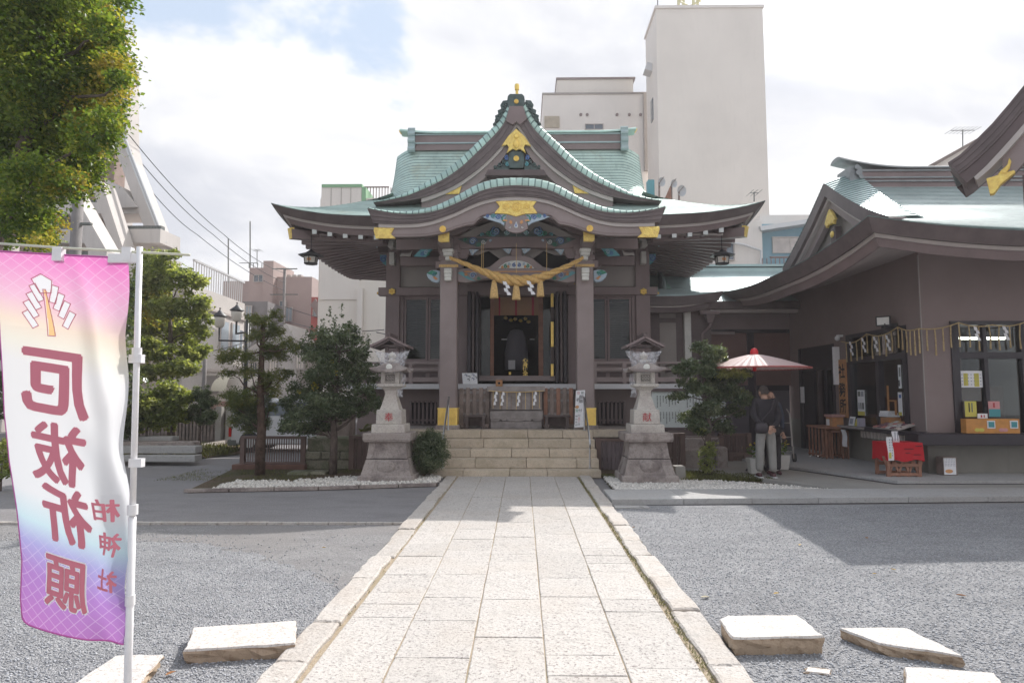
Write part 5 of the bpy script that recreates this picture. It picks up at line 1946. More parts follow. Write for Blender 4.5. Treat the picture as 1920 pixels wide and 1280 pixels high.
m.bx(OX + .21, 9.4, yd1 + .35, yd1 + .4, .12, 2.8)
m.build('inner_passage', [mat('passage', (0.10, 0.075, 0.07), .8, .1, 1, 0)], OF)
ohx, ohy = 6.2, 3.95
ocx, ocy = 5.62 + ohx, 10.3 + ohy
FO = smooth_curve([(0, 4.20), (.5, 4.39), (1.0, 4.60), (1.5, 4.82), (2.2, 5.17), (3.0, 5.64), (3.6, 6.04), (3.95, 6.28)])
olift = lambda e: .26 * max(0, 1 - e / 3.2) ** 2
OROOF = mat('aged_copper_roof', (0.40, 0.46, 0.455), 0.56, 0.14, 1.3, 0.1, 14, metal=0.4, spec=0.7, streak=0.2)
MATS['oroof'] = OROOF
GIN = 1.62
irimoya(OF, ocx, ocy, ohx, ohy, FO, olift, ohx - GIN, OROOF, step=.10, overl=.009, sides=('f', 'l', 'b'), gxf=lambda d: ohx - GIN)
oz = lambda e: FO(0) + olift(e) + .014
eave_ring(OF, ocx, ocy, ohx, ohy, oz, [
 ('eave_edge', FASC, 0.0, 0.0, .14, .24, 5),
 ('eave_trim', TRIM, .20, .24, .22, .30, 1),
 ('eave_board', WOOD, .26, .30, .34, .44, 1)], sides='fl', back=False)
m = MB()
rows = []
for t in range(7):
 u = t / 6
 ins = .34 + (1.95 - .34) * u
 zz = -.44 + .50 * math.sin(u * 1.35)
 row = []
 for k in range(25):       # west side then front side
  s = k / 24
  y = (ocy + ohy - ins) + (-2 * (ohy - ins)) * s
  e = ohy - abs(y - ocy)
  row.append((ocx - ohx + ins, y, oz(max(e - ins * .9, 0) * 1.0) * (1 - u) + oz(3) * u + zz))
 for k in range(1, 25):
  s = k / 24
  x = ocx - ohx + ins + (2 * ohx - 2 * ins) * s
  e = x - (ocx - ohx)
  row.append((x, ocy - ohy + ins, oz(max(e - ins * .9, 0)) * (1 - u) + oz(3) * u + zz))
 rows.append(row)
m.strip(rows)
m.build('eave_cove', [mat('pale_cove', (0.40, 0.355, 0.34), .85, .05, 1, .05)], OF)
gxw = ocx - ohx + GIN
ridY = ocy
FG = lambda y: FO(ohy - abs(y))          # height by distance from the ridge plane
def gable_w(z_off0, z_off1, x0, x1, mt, name, ymax, layers=1):
 m = MB()
 N = 30
 a, b = [], []
 for i in range(-N, N + 1):
  y = ymax * i / N
  a.append((ridY + y, FG(y) + z_off0))
  b.append((ridY + y, FG(y) + z_off1))
 n = len(a)
 v = [(x0, *p) for p in a] + [(x0, *p) for p in b] + [(x1, *p) for p in a] + [(x1, *p) for p in b]
 f = []
 for i in range(n - 1):
  f += [(n + i, i, i + 1, n + i + 1), (2 * n + i, 3 * n + i, 3 * n + i + 1, 2 * n + i + 1), (i, 2 * n + i, 2 * n + i + 1, i + 1), (3 * n + i, n + i, n + i + 1, 3 * n + i + 1)]
 f += [(0, n, 3 * n, 2 * n), (n - 1, 3 * n - 1, 4 * n - 1, 2 * n - 1)]
 m.add(v, f)
 return m.build(name, [mt], OF, recalc=True)
ym = ohy - GIN + .12
gable_w(.03, -.27, gxw - .42, gxw - .10, FASC, 'gable_eave', ym)
gable_w(-.27, -.36, gxw - .34, gxw - .12, TRIM, 'gable_trim', ym - .18)
gable_w(-.36, -.58, gxw - .26, gxw - .14, WOODL, 'gable_board', ym - .3)
m = MB()
pts = [(ridY + ym * i / 20, FG(ym * i / 20) - .3) for i in range(-20, 21)]
m.prism([(ridY - ym, 4.40)] + pts + [(ridY + ym, 4.40)], gxw - .06, gxw, 'x')
m.build('gable_wall', [PLAST], OF, recalc=True)
ys = [0.0]
acc = 0
y = 0
while y < ym:
 y += .005
 acc += math.hypot(.005, FG(y) - FG(y - .005))
 if acc > .105:
  ys.append(y)
  acc = 0
for sgn in (-1, 1):
 for a, b in zip(ys[:-1], ys[1:]):
  m = MB()
  ta = a / ym
  rows = []
  for yy_, lf in ((a, 0), (b - .25 * (b - a), .010), (b + .004, .012)):
   wv = .24 + .22 * (1 - yy_ / ym)           # how far the plate reaches over the slope
   row = []
   for q in range(7):
    u = q / 6
    dx = -.43 + u * (wv + .43)
    dz = .035 + .26 * (1 - (1 - u) ** 1.4) * max(0, 1 - yy_ / ym) ** .8 + lf
    if q == 6:
     dz = .018 + lf * .5
    row.append((gxw + dx, ridY + sgn * min(yy_, ohy), FG(min(yy_, ohy)) + dz))
   rows.append(row)
  m.strip(rows[:2] if sgn < 0 else rows[1::-1])
  m.mat(1).strip(rows[1:] if sgn < 0 else rows[:0:-1])
  low = rows[2]
  m.add([*low, *[(p[0], p[1], p[2] - .02) for p in low]], [(i, i + 1, i + 8, i + 7) for i in range(6)])
  m.build('copper_plate', [COPPERG, COPPERJ], OF, smooth='auto')
m = MB()
m.bx(gxw + .25, ocx + ohx, ridY - .16, ridY + .16, 6.08, 6.58)
m.build('ridge_wall', [WOOD], OF)
for z in (6.28, 6.36, 6.52):
 obox('ridge_moulding', gxw + .25, ocx + ohx, ridY - .2, ridY + .2, z, z + .035, GBRONZ)
m = MB()
rows = []
czo = lambda x: 6.58 + .22 * max(0, 1 - (x - gxw + .15) / 1.6) ** 2
for a in range(7):
 t = math.pi * a / 6
 rows.append([(gxw - .15 + (ocx + ohx - gxw) * (i / 30) ** 1.5, ridY + math.cos(t) * .24, czo(gxw - .15 + (ocx + ohx - gxw) * (i / 30) ** 1.5) + math.sin(t) * .09) for i in range(31)])
m.strip(rows)
m.strip([rows[0], rows[-1]])
m.add([r_[0] for r_ in rows], [tuple(range(7))])
m.build('ridge_cap', [GBRONZ], OF)
m = MB()
for z, r_, dx in ((6.24, .06, .28), (6.36, .05, .24), (6.45, .07, .20), (6.57, .055, .16)):
 m.tube([(gxw + dx, ridY - .34, z), (gxw + dx, ridY + .34, z)], r_, 10)
m.bx(gxw + .02, gxw + .28, ridY - .28, ridY + .28, 6.14, 6.60)
m.build('ridge_end_ornament', [GBRONZ], OF)
m = MB()
half = [(0, 5.72), (.07, 5.66), (.14, 5.58), (.25, 5.42), (.20, 5.41), (.17, 5.32), (.12, 5.38), (.08, 5.36), (.06, 5.43), (.03, 5.38), (0, 5.34)]
m.prism([(ridY + y, z) for y, z in half] + [(ridY - y, z) for y, z in half[-2:0:-1]], gxw - .34, gxw - .27, 'x')
m.build('gable_pendant', [GOLD], OF, recalc=True, bevel=.008)
m = MB()
m.box((gxw - .2, ridY, 5.10), (.14, .22, .42))
m.build('gable_strut', [WOODD], OF, bevel=.01)
m = MB()
m.sphere((gxw - .32, ridY - 1.15, 4.85), (.03, .12, .10), 8, 6)
m.build('gable_gold_plate', [GOLD], OF, smooth=True)
m = MB()
m.sphere((gxw - .29, ridY, 5.14), (.03, .08, .08), 10, 6)
m.build('gold_crest', [GOLDP], OF, smooth=True)
# ================================================================== small hall whose eave juts in at the upper right
P0 = W(1777, 305, 6.3)
PHI = R(38)
AX, BX = Vector((math.sin(PHI), math.cos(PHI), 0)), Vector((math.cos(PHI), -math.sin(PHI), 0))
NR = root('side_hall', 'dark gabled roof corner with gold plate jutting in at the upper right', 'building', (P0.x, P0.y, 0), rz=-PHI)
def npf(pts):
 """outline on the gable plane, which is turned towards the yard: (u along the plane, z)"""
 out = []
 for px_, py_ in pts:
  r_ = Vector(ray(px_, py_))
  k_ = (P0 - Vector((0, 0, CAMZ))).dot(AX) / r_.dot(AX)
  q_ = Vector((0, 0, CAMZ)) + r_ * k_
  out.append(((q_ - P0).dot(BX), q_.z))
 return out
def run_on(pts, w=3.6):
 (x0, z0), (x1, z1) = pts[-2], pts[-1]
 sl = (z1 - z0) / (x1 - x0)
 x, z = x1, z1
 while x < w - 1e-6:
  d = min(.35, w - x)
  x, z, sl = x + d, z + sl * d, sl * 1.04
  pts.append((x, z))
 return pts
TN = run_on(npf([(1777, 305), (1800, 290), (1830, 262), (1860, 232), (1890, 197), (1920, 160)]))
BN = run_on(npf([(1797, 326), (1812, 316), (1838, 293), (1866, 266), (1895, 234), (1922, 201)]))
BN2 = run_on(npf([(1812, 341), (1826, 330), (1848, 309), (1874, 283), (1900, 254), (1924, 225)]))
T1 = run_on(npf([(1826, 331), (1851, 308), (1876, 281), (1902, 252), (1926, 224)]))
T2 = run_on(npf([(1831, 337), (1857, 315), (1882, 289), (1908, 260), (1932, 232)]))
nmin = min(len(TN), len(BN), len(BN2))
xc_ = 3.6
def mirror_cx(l, c=None):
 c = xc_ if c is None else c
 return l + [(2 * c - x, z) for x, z in l[::-1]][1:]
def same(a, b):
 """resample b at as many points as a"""
 n = len(a)
 xs = np.linspace(0, 1, n)
 pa_, pb_ = [np.array(q, float) for q in (a, b)]
 tb = np.linspace(0, 1, len(pb_))
 return [(float(np.interp(t, tb, pb_[:, 0])), float(np.interp(t, tb, pb_[:, 1]))) for t in xs]
BN, BN2, T1, T2 = same(TN, BN), same(TN, BN2), same(TN, T1), same(TN, T2)
def nb_(name, mb, mt, **kw):
 return mb.build(name, [mt], NR, local=True, **kw)
m = MB()
for k in range(6):
 t0, t1 = k / 6, (k + 1) / 6
 a = [(p[0] + (q[0] - p[0]) * t0, p[1] + (q[1] - p[1]) * t0) for p, q in zip(TN, BN)]
 b = [(p[0] + (q[0] - p[0]) * t1, p[1] + (q[1] - p[1]) * t1) for p, q in zip(TN, BN)]
 m.band(mirror_cx(a), mirror_cx(b), (k % 2) * .006 + k * .002, .4)
nb_('eave_edge', m, FASC)
m = MB()
m.band(mirror_cx(BN), mirror_cx(BN2), .03, .35)
nb_('eave_board', m, WOODD)
m = MB()
m.band(mirror_cx(T1), mirror_cx(T2), .018, .3)
nb_('eave_trim', m, TRIM)
T2 = T2[2:]
c = [(x, z - .26) for x, z in T2]
m = MB()
m.band(mirror_cx(T2), mirror_cx(c), .08, .16)
nb_('bargeboard', m, WOODL)
m = MB()
m.prism([(T2[0][0] + .25, T2[0][1] - .3)] + mirror_cx(T2)[1:-1] + [(2 * xc_ - T2[0][0] - .25, T2[0][1] - .3)], .3, .36)
nb_('gable_wall', m, WOODL, recalc=True)
m = MB()
top = mirror_cx(TN)
m.strip([[(x, .2, z) for x, z in top], [(x, 1.0, z) for x, z in top]])
nb_('roof_slope', m, OROOF)
m = MB()
top2 = mirror_cx(BN)
m.strip([[(x, .2, z) for x, z in top2], [(x, 1.0, z) for x, z in top2]])
m.strip([[(x, 1.0, z) for x, z in top], [(x, 1.0, z) for x, z in top2]])
nb_('roof_underside', m, FASC)
for nm, pts_, y0_, th_ in (('gold_corner_plate', [(1849, 334), (1902, 318), (1904, 322), (1876, 345), (1864, 362), (1856, 364)], .01, .08), ('gold_corner_scroll', [(1866, 330), (1876, 316), (1888, 306), (1892, 292), (1896, 299), (1893, 312), (1884, 324)], .06, .03)):
 m = MB()
 m.prism(npf(pts_), y0_, y0_ + th_)
 nb_(nm, m, GOLD, recalc=True, bevel=.005)
m = MB()
u_, z_ = npf([(1892, 336)])[0]
m.bx(u_ + .1, 3.4, .12, .95, z_ - .12, z_ + .05)
nb_('tie_beam', m, WOODD)
m = MB()
m.bx(2.7, 4.5, .40, .95, .0, 4.4)
nb_('wall', m, WOODL)
# ================================================================== things at the office
yy0 = wy(1583, OX - .06)
yy1 = wy(1569, OX - .06)
zt_, zb2 = WX(1576, 674, OX - .06).z, WX(1576, 782, OX - .06).z
nb = root('name_board', 'tall orange wooden board with black brush lettering beside the office entrance', 'sign', (OX - .06, (yy0 + yy1) / 2, zb2))
m = MB()
m.bx(OX - .06, OX - .02, yy0, yy1, zb2, zt_)
m.build('board', [NEWW], nb, bevel=.005)
def wall_text(parent, body, size, place, mt, offset=.0, name='lettering', flip=False):
 """place: function (u,v) -> point in world"""
 vs, fs = text_mesh(body, size, offset)
 m = MB()
 m.add([place(v[0], v[1]) for v in vs], fs)
 return m.build(name, [mt], parent)
for k, ch in enumerate('社務所'):
 zc = zt_ - (zt_ - zb2) * (.20, .52, .80)[k]
 ym_ = (yy0 + yy1) / 2
 wall_text(nb, ch, .30, lambda u, v, zc=zc, ym_=ym_: (OX - .064, ym_ - u * 1.0, zc + v * 1.15), INK, .006)
m = MB()
a = WX(1566, 650, OX - .10)
m.bx(OX - .16, OX - .02, a.y - .04, a.y + .04, WX(1566, 721, OX - .1).z, a.z)
single('wall_sign', m, [PAPER], 'blank white box sign projecting from the wall between entrance and name board', 'sign', (OX - .1, a.y, 1.8), bevel=.006)
a, b = WX(1502, 725, OX - .02), WX(1509, 755, OX - .02)
m = MB()
m.bx(OX - .045, OX - .021, min(a.y, b.y), max(a.y, b.y), b.z, a.z)
single('notice', m, [PAPER], 'narrow white notice on the dark post left of the entrance', 'notice', (OX - .03, a.y, 1.7))
p = W(1683, 602, 12.9)
fl = root('floodlight', 'black floodlight with pale glass above the left sales window', 'lamp', (OX - .2, 12.9, p.z))
m = MB()
m.box((OX - .26, 12.9, p.z), (.26, .07, .20), rz=-.6)
m.build('housing', [BLACKM], fl, bevel=.008)
m = MB()
m.box((OX - .26 - .56 * .04, 12.9 - .83 * .04, p.z), (.21, .008, .15), rz=-.6)
m.build('lamp_glass', [flat('lamp_glass', (.62, .62, .58), .2)], fl)
m = MB()
m.box((OX - .14, 12.9, p.z - .10), (.26, .12, .10))
m.build('bracket', [BLACKM], fl)
m = MB()
q = WX(1570, 634, OX - .12)
m.sphere((OX - .12, q.y, q.z), .06, 10, 8)
m.bx(OX - .12, OX - .005, q.y - .05, q.y + .05, q.z + .03, q.z + .08)
single('security_camera', m, [WHITEP], 'small white camera at the top corner of the entrance', 'camera', (OX - .12, q.y, q.z), smooth='auto')
STRAWD = mat('dull_straw', (.46, .34, .18), .85, .2, 20, .4, 100)
GA = root('straw_garland', 'thin straw rope with hanging strands and paper streamers along the office windows', 'garland', (OX - .1, 12.1, 2.8))
knots = [WX(1577, 640, OX - .10), WX(1625, 626, OX - .10), WX(1683, 613, OX - .12)]
knots += [Vector((OX - .14, OY - .14, W(1722, 616, OY - .14).z)), W(1797, 605, OY - .12), W(1860, 609, OY - .12), W(1925, 603, OY - .12), W(1990, 607, OY - .12)]
path_pts = []
for a, b in zip(knots[:-1], knots[1:]):
 sag = .10 if (b - a).length > .9 else .05
 for i in range(10):
  t = i / 10
  q = a.lerp(b, t)
  q.z -= sag * math.sin(math.pi * t) * (.3 if abs(a.x - b.x) > .1 and abs(a.y - b.y) > .1 else 1)
  path_pts.append(q)
path_pts.append(knots[-1])
m = MB()
m.tube(path_pts, .013, 6)
m.build('rope', [STRAWD], GA, smooth=True)
rr = random.Random(12)
acc = 0
for a, b in zip(path_pts[:-1], path_pts[1:]):
 acc += (b - a).length
 if acc > .13:
  acc = 0
  L = rr.uniform(.40, .50)
  dx, dy = rr.uniform(-.02, .02), rr.uniform(-.02, .02)
  m = MB()
  m.tube([b, (b.x + dx, b.y + dy, b.z - L * .5), (b.x + dx * .5, b.y + dy * .5, b.z - L)], [.012, .013, .017], 5)
  m.build('straw_strand', [STRAWD], GA)
def shide(parent, p, h, w, along=(1, 0, 0), name='paper_streamer', flip=1):
 """folded zigzag paper streamer hanging from p"""
 al = Vector(along)
 m = MB()
 n = 4
 x = 0.0
 z = p.z
 hh = h / n
 for k in range(n):
  o_ = flip * (.35 * w if k % 2 else -.1 * w) + k * .12 * w * flip
  pts = [(o_, 0), (o_ + w * .8, .0 - hh * .15), (o_ + w * 1.0 + .1 * w * flip, -hh), (o_ + .25 * w * flip, -hh * 1.08)]
  th_ = .004 * (k % 2)
  nrm = Vector((-al.y, al.x, 0))
  f = [Vector(p) + al * a + Vector((0, 0, b - k * hh)) + nrm * (.008 * (k % 2)) for a, b in pts]
  g_ = [q + nrm * .003 for q in f]
  m.add(f + g_, [(0, 1, 2, 3), (7, 6, 5, 4), (0, 4, 5, 1), (1, 5, 6, 2), (2, 6, 7, 3), (3, 7, 4, 0)])
 return m.build(name, [PAPER], parent, recalc=True)
for px_, py_ in ((1592, 640), (1615, 633), (1637, 631), (1660, 628)):
 q = WX(px_, py_, OX - .13)
 shide(GA, q, .32, .09, (0, -1, 0))
for px_, py_ in ((1826, 612), (1880, 611)):
 q = W(px_, py_, OY - .16)
 shide(GA, q, .26, .07, (1, 0, 0))
def card_w(px0, px1, py0, py1, x, mt, name, label, cat, marks=None, th=.012):
 a, b = WX(px0, py0, x), WX(px1, py1, x)
 y0_, y1_ = min(a.y, b.y), max(a.y, b.y)
 z0_, z1_ = b.z, a.z
 r = root(name, label, cat, (x, (y0_ + y1_) / 2, z0_))
 m = MB()
 m.bx(x, x + th, y0_, y1_, z0_, z1_)
 m.build('sheet', [mt], r)
 for (u0, u1, v0, v1, mm) in (marks or []):
  m = MB()
  m.bx(x - .003, x - .0005, y1_ - (y1_ - y0_) * u1, y1_ - (y1_ - y0_) * u0, z0_ + (z1_ - z0_) * v0, z0_ + (z1_ - z0_) * v1)
  m.build('print', [mm], r)
 return r
def card_f(px0, px1, py0, py1, Y, mt, name, label, cat, marks=None, th=.012):
 a, b = W(px0, py0, Y), W(px1, py1, Y)
 r = root(name, label, cat, ((a.x + b.x) / 2, Y, b.z))
 m = MB()
 m.bx(a.x, b.x, Y, Y + th, b.z, a.z)
 m.build('sheet', [mt], r)
 for (u0, u1, v0, v1, mm) in (marks or []):
  m = MB()
  m.bx(a.x + (b.x - a.x) * u0, a.x + (b.x - a.x) * u1, Y - .003, Y - .0005, b.z + (a.z - b.z) * v0, b.z + (a.z - b.z) * v1)
  m.build('print', [mm], r)
 return r
YEL = flat('yellow_print', (.62, .55, .12), .7)
PNK = flat('pink_print', (.62, .30, .30), .7)
TEA = flat('teal_print', (.08, .30, .33), .7)
GRY = flat('grey_print', (.35, .36, .40), .7)
ORW = mat('orange_box_wood', (.60, .27, .07), .5, .15, 5, .1, 30)
card_w(1607, 1622, 731, 779, OX + .03, PAPER, 'poster', 'poster with grey photos and yellow foot behind the left pane of the west window', 'poster',
  [(.1, .45, .75, .95, INKG), (.55, .9, .75, .95, GRY), (.1, .3, .25, .5, GRY), (.4, .55, .25, .5, INKG), (.65, .9, .25, .5, INKG), (0, 1, .0, .16, YEL)])
card_w(1683, 1692, 735, 779, OX + .05, PAPER, 'poster', 'narrow poster with blue patch, right edge of the west window', 'poster', [(.3, .9, .75, .9, BLUEP), (.1, .9, .0, .15, YEL)])
card_w(1683, 1690, 684, 728, OX + .05, PAPER, 'poster', 'narrow black and white notice above the poster, right edge of the west window', 'poster', [(.1, .5, .1, .35, INK), (.4, .9, .5, .9, INKG)])
card_f(1800, 1843, 695, 726, OY + .03, PAPER, 'calendar', 'white calendar sheet with two yellow columns in the front window', 'calendar', [(.14, .34, .1, .85, YEL), (.62, .84, .05, .85, YEL)] + [(.04 + .14 * i, .10 + .14 * i, .15 + .2 * j, .20 + .2 * j, GRY) for i in range(7) for j in range(4)])
card_f(1809, 1832, 752, 781, OY - .12, YEL, 'price_card', 'yellow card with dark characters standing on the orange box', 'card', [(.3, .4, .3, .9, INK), (.55, .65, .3, .9, INKG)])
card_f(1853, 1876, 752, 781, OY - .12, PNK, 'price_card', 'card pink above and teal below standing on the orange box', 'card', [(0, 1, 0, .5, TEA), (.4, .55, .6, .9, REDI)])
card_f(1833, 1852, 775, 784, OY - .16, PAPER, 'price_card', 'small white card with red mark between the yellow and the pink card', 'card', [(.3, .45, .2, .7, REDI), (.6, .7, .2, .7, REDI)])
ob = root('display_box', 'orange wooden display box on the counter of the front window', 'box', (9.0, OY - .25, .865))
a, b = W(1811, 785, OY - .30), W(1913, 808, OY - .30)
m = MB()
m.bx(a.x, b.x, OY - .30, OY - .15, .867, a.z)
m.build('front_panel', [ORW], ob, bevel=.006)
for u in (.46, .885):
 x = a.x + (b.x - a.x) * u
 m = MB()
 m.bx(x - .07, x + .07, OY - .312, OY - .303, a.z - .17, a.z - .03)
 s_ = m.build('square_label', [PAPER], ob)
 m = MB()
 m.bx(x - .05, x + .05, OY - .318, OY - .313, a.z - .15, a.z - .05)
 m.build('label_centre', [TEA], s_)
for u, mt_ in ((.2, YEL), (.28, YEL), (.65, PNK), (.72, PNK)):
 x = a.x + (b.x - a.x) * u
 m = MB()
 m.sphere((x, OY - .305, .93), (.05, .004, .035), 10, 6)
 m.build('painted_flower', [mt_], ob)
cz = .877
for (px_, w, h, lab, mt_) in ((1598, .16, .20, 'white framed picture leaning on the counter shelf, left one', PAPER),):
 q = WX(px_, 800, OX - .25)
 r = root('framed_picture', lab, 'picture', (OX - .25, q.y, cz))
 m = MB()
 m.box((OX - .25, q.y, cz + .10), (.02, .21, .20), ry=.2)
 m.build('frame', [PAPER], r)
 m = MB()
 m.box((OX - .264, q.y, cz + .10), (.004, .13, .12), ry=.2)
 m.build('photo', [GRY], r)
q = WX(1612, 800, OX - .22)
r = root('leaflet_rack', 'small rack of leaflets and a pale carton next to the framed picture', 'rack', (OX - .22, q.y, cz))
for k in range(3):
 m = MB()
 m.box((OX - .24 + .03 * k, q.y + .08 - .04 * k, cz + .08), (.015, .09, .16), ry=.3)
 m.build('leaflet', [(YEL, PAPER, GRY)[k]], r)
m = MB()
m.bx(OX - .3, OX - .18, q.y - .16, q.y - .05, cz, cz + .18)
m.build('carton', [flat('lilac_card', (.45, .42, .50), .6)], r)
q0, q1 = wy(1690, OX - .2), wy(1640, OX - .2)
r = root('amulet_tray', 'tilted tray of pink and white amulets on the counter of the west window', 'tray', (OX - .15, (q0 + q1) / 2, cz))
m = MB()
m.box((OX - .12, (q0 + q1) / 2, cz + .07), (.45, (q1 - q0) * .95, .03), ry=-.28)
tb = m.build('tray', [TRIM], r, bevel=.004)
rr = random.Random(3)
AM = [flat('amulet_%d' % i, c, .6) for i, c in enumerate(((.62, .25, .22), (.7, .68, .66), (.55, .33, .18), (.25, .12, .14), (.6, .5, .45)))]
for i in range(6):
 for j in range(4):
  m = MB()
  y = q0 + (q1 - q0) * (.1 + .8 * i / 5)
  xx = OX - .30 + .11 * j
  m.box((xx, y, cz + .095 + (xx - OX + .12) * .28), (.075, (q1 - q0) * .10, .02), ry=-.28, rz=rr.uniform(-.2, .2))
  m.build('amulet', [rr.choice(AM)], r)
q = wy(1665, OX + .1)
r = root('wooden_stand', 'light wooden frame stand behind the amulet tray in the open window', 'stand', (OX + .12, q, .9))
for dy in (-.14, .12):
 m = MB()
 m.bx(OX + .10, OX + .13, q + dy - .014, q + dy + .014, .90, 1.75 if dy > 0 else 1.45)
 m.build('upright', [NEWW], r)
for z in (1.05, 1.42):
 m = MB()
 m.bx(OX + .10, OX + .13, q - .14, q + .12, z, z + .03)
 m.build('rail', [NEWW], r)
q = wy(1652, OX - .05)
r = root('offering_tray_stand', 'orange wooden box piled with white papers left of the wooden stand', 'box', (OX - .05, q, cz))
m = MB()
m.bx(OX - .05, OX + .2, q - .15, q + .15, cz, cz + .22)
m.build('box', [NEWW], r)
for k in range(3):
 m = MB()
 m.box((OX + .05, q + .03 * k, cz + .25 + .04 * k), (.26 - .03 * k, .30 - .05 * k, .035), rz=.2 * k)
 m.build('paper_pile', [PAPER], r)
q = WX(1567, 790, OX - .35)
r = root('wooden_post_box', 'small wooden box with a white label and pinkish lid in front of the name board', 'box', (OX - .35, q.y, 1.0))
z0_, z1_ = WX(1573, 806, OX - .35).z, WX(1573, 782, OX - .35).z
m = MB()
m.bx(OX - .50, OX - .25, q.y - .16, q.y + .16, z0_, z1_)
m.build('box', [NEWW], r, bevel=.006)
m = MB()
m.bx(OX - .53, OX - .22, q.y - .19, q.y + .19, z1_, z1_ + .06)
m.build('lid', [flat('pink_lid', (.5, .28, .25), .6)], r, bevel=.01)
m = MB()
m.bx(OX - .51, OX - .502, q.y - .02, q.y + .12, z0_ + .10, z0_ + .24)
m.build('label', [PAPER], r)
r = root('lattice_stand', 'brown slatted wooden stand carrying the small wooden box', 'stand', (OX - .4, q.y, .12))
m = MB()
m.bx(OX - .58, OX - .18, q.y - .24, q.y + .24, z0_ - .05, z0_ - .004)
m.build('top', [REDW], r)
for k in range(5):
 y = q.y - .22 + .44 * k / 4
 m = MB()
 m.bx(OX - .57, OX - .54, y - .018, y + .018, .125, z0_ - .05)
 m.build('slat', [REDW], r)
 m = MB()
 m.bx(OX - .22, OX - .19, y - .018, y + .018, .125, z0_ - .05)
 m.build('slat', [REDW], r)
q = WX(1546, 800, OX - .5)
r = root('lattice_table', 'reddish wooden side table with thin legs in front of the entrance', 'table', (OX - .5, q.y, .12))
zt2 = q.z
m = MB()
m.bx(OX - .72, OX - .30, q.y - .5, q.y + .45, zt2 - .02, zt2 + .03)
m.build('top', [REDW], r, bevel=.005)
for k in range(6):
 for xx in (OX - .70, OX - .34):
  y = q.y - .45 + .85 * k / 5
  m = MB()
  m.bx(xx, xx + .03, y - .015, y + .015, .126, zt2 - .02)
  m.build('leg', [REDW], r)
m = MB()
m.bx(OX - .71, OX - .67, q.y - .48, q.y + .43, .16, .20)
m.bx(OX - .34, OX - .30, q.y - .48, q.y + .43, .16, .20)
m.build('stretcher', [REDW], r)
q = WX(1581, 805, OX - .42)
m = MB()
zb3 = WX(1581, 836, OX - .42).z
m.strip([[(OX - .43 + .02 * math.sin(k), q.y + dy - .02 * k, q.z + (zb3 - q.z) * k / 5) for dy in (-.10, .10)] for k in range(6)])
m.strip([[(OX - .425 + .02 * math.sin(k), q.y + dy - .02 * k, q.z + (zb3 - q.z) * k / 5) for dy in (.10, -.10)] for k in range(6)])
o = single('hanging_notice', m, [PAPER], 'white paper strip hanging from the end of the counter near the name board', 'notice', (OX - .43, q.y, 1))
tx, ty = W(1683, 860, 11.75).x, 11.75
RT = root('cloth_covered_table', 'low wooden trestle table with a bright red cloth below the west window', 'table', (tx, ty, .125))
zt2, zb3 = W(1683, 829, 11.6).z, W(1683, 864, 11.45).z
hw, hd = .315, .23
m = MB()
rr = random.Random(2)
N = 44
ring_t, ring_b = [], []
per = []
for (ax, ay), (bx_, by) in (((-hw, -hd), (hw, -hd)), ((hw, -hd), (hw, hd)), ((hw, hd), (-hw, hd)), ((-hw, hd), (-hw, -hd))):
 for k in range(11):
  t = k / 11
  per.append((ax + (bx_ - ax) * t, ay + (by - ay) * t))
for i, (x, y) in enumerate(per):
 wv = .012 * math.sin(i * 1.9) + .008 * math.sin(i * 3.7)
 ring_t.append((tx + x, ty + y, zt2))
 ring_b.append((tx + x * (1.03 + wv * 1.5), ty + y * (1.05 + wv * 2), zb3 + .02 * math.sin(i * .9)))
mid = [((a[0] + b[0]) / 2 + .004, (a[1] + b[1]) / 2, (a[2] + b[2]) / 2) for a, b in zip(ring_t, ring_b)]
v = ring_t + mid + ring_b
n = len(per)
f = [tuple(range(n))]
for q_ in range(2):
 for i in range(n):
  f.append((q_ * n + i, (q_ + 1) * n + i, (q_ + 1) * n + (i + 1) % n, q_ * n + (i + 1) % n))
m.add(v, f)
m.build('red_cloth', [REDC], RT, recalc=True, smooth='auto')
m = MB()
for py_, x0_, x1_ in ((.10, -.02, .14), (.17, .0, .08), (.20, .14, .26), (.05, .18, .29)):
 m.bx(tx + x0_, tx + x1_, ty - hd - .026, ty - hd - .022, zt2 - py_ - .012, zt2 - py_)
m.build('cloth_lettering', [INK], RT)
for x in (-.25, -.09, .09, .25):
 for sgn in (-1, 1):
  m = MB()
  m.box((tx + x + .04 * sgn, ty - .17, .30), (.035, .03, .38), ry=.32 * sgn)
  m.build('trestle_bar', [REDW], RT)
for y in (-.18, .16):
 for z in (.14, .30):
  m = MB()
  m.bx(tx - .28, tx + .28, ty + y - .02, ty + y + .02, z, z + .05)
  m.build('rail', [REDW], RT)
for x in (-.28, .27):
 for y in (-.18, .17):
  m = MB()
  m.bx(tx + x - .025, tx + x + .025, ty + y - .025, ty + y + .025, .125, zt2 - .02)
  m.build('leg', [REDW], RT)
m = MB()
m.bx(tx - hw + .02, tx + hw - .02, ty - hd + .02, ty + hd - .02, zt2 - .03, zt2 - .002)
m.build('table_top', [NEWW], RT)
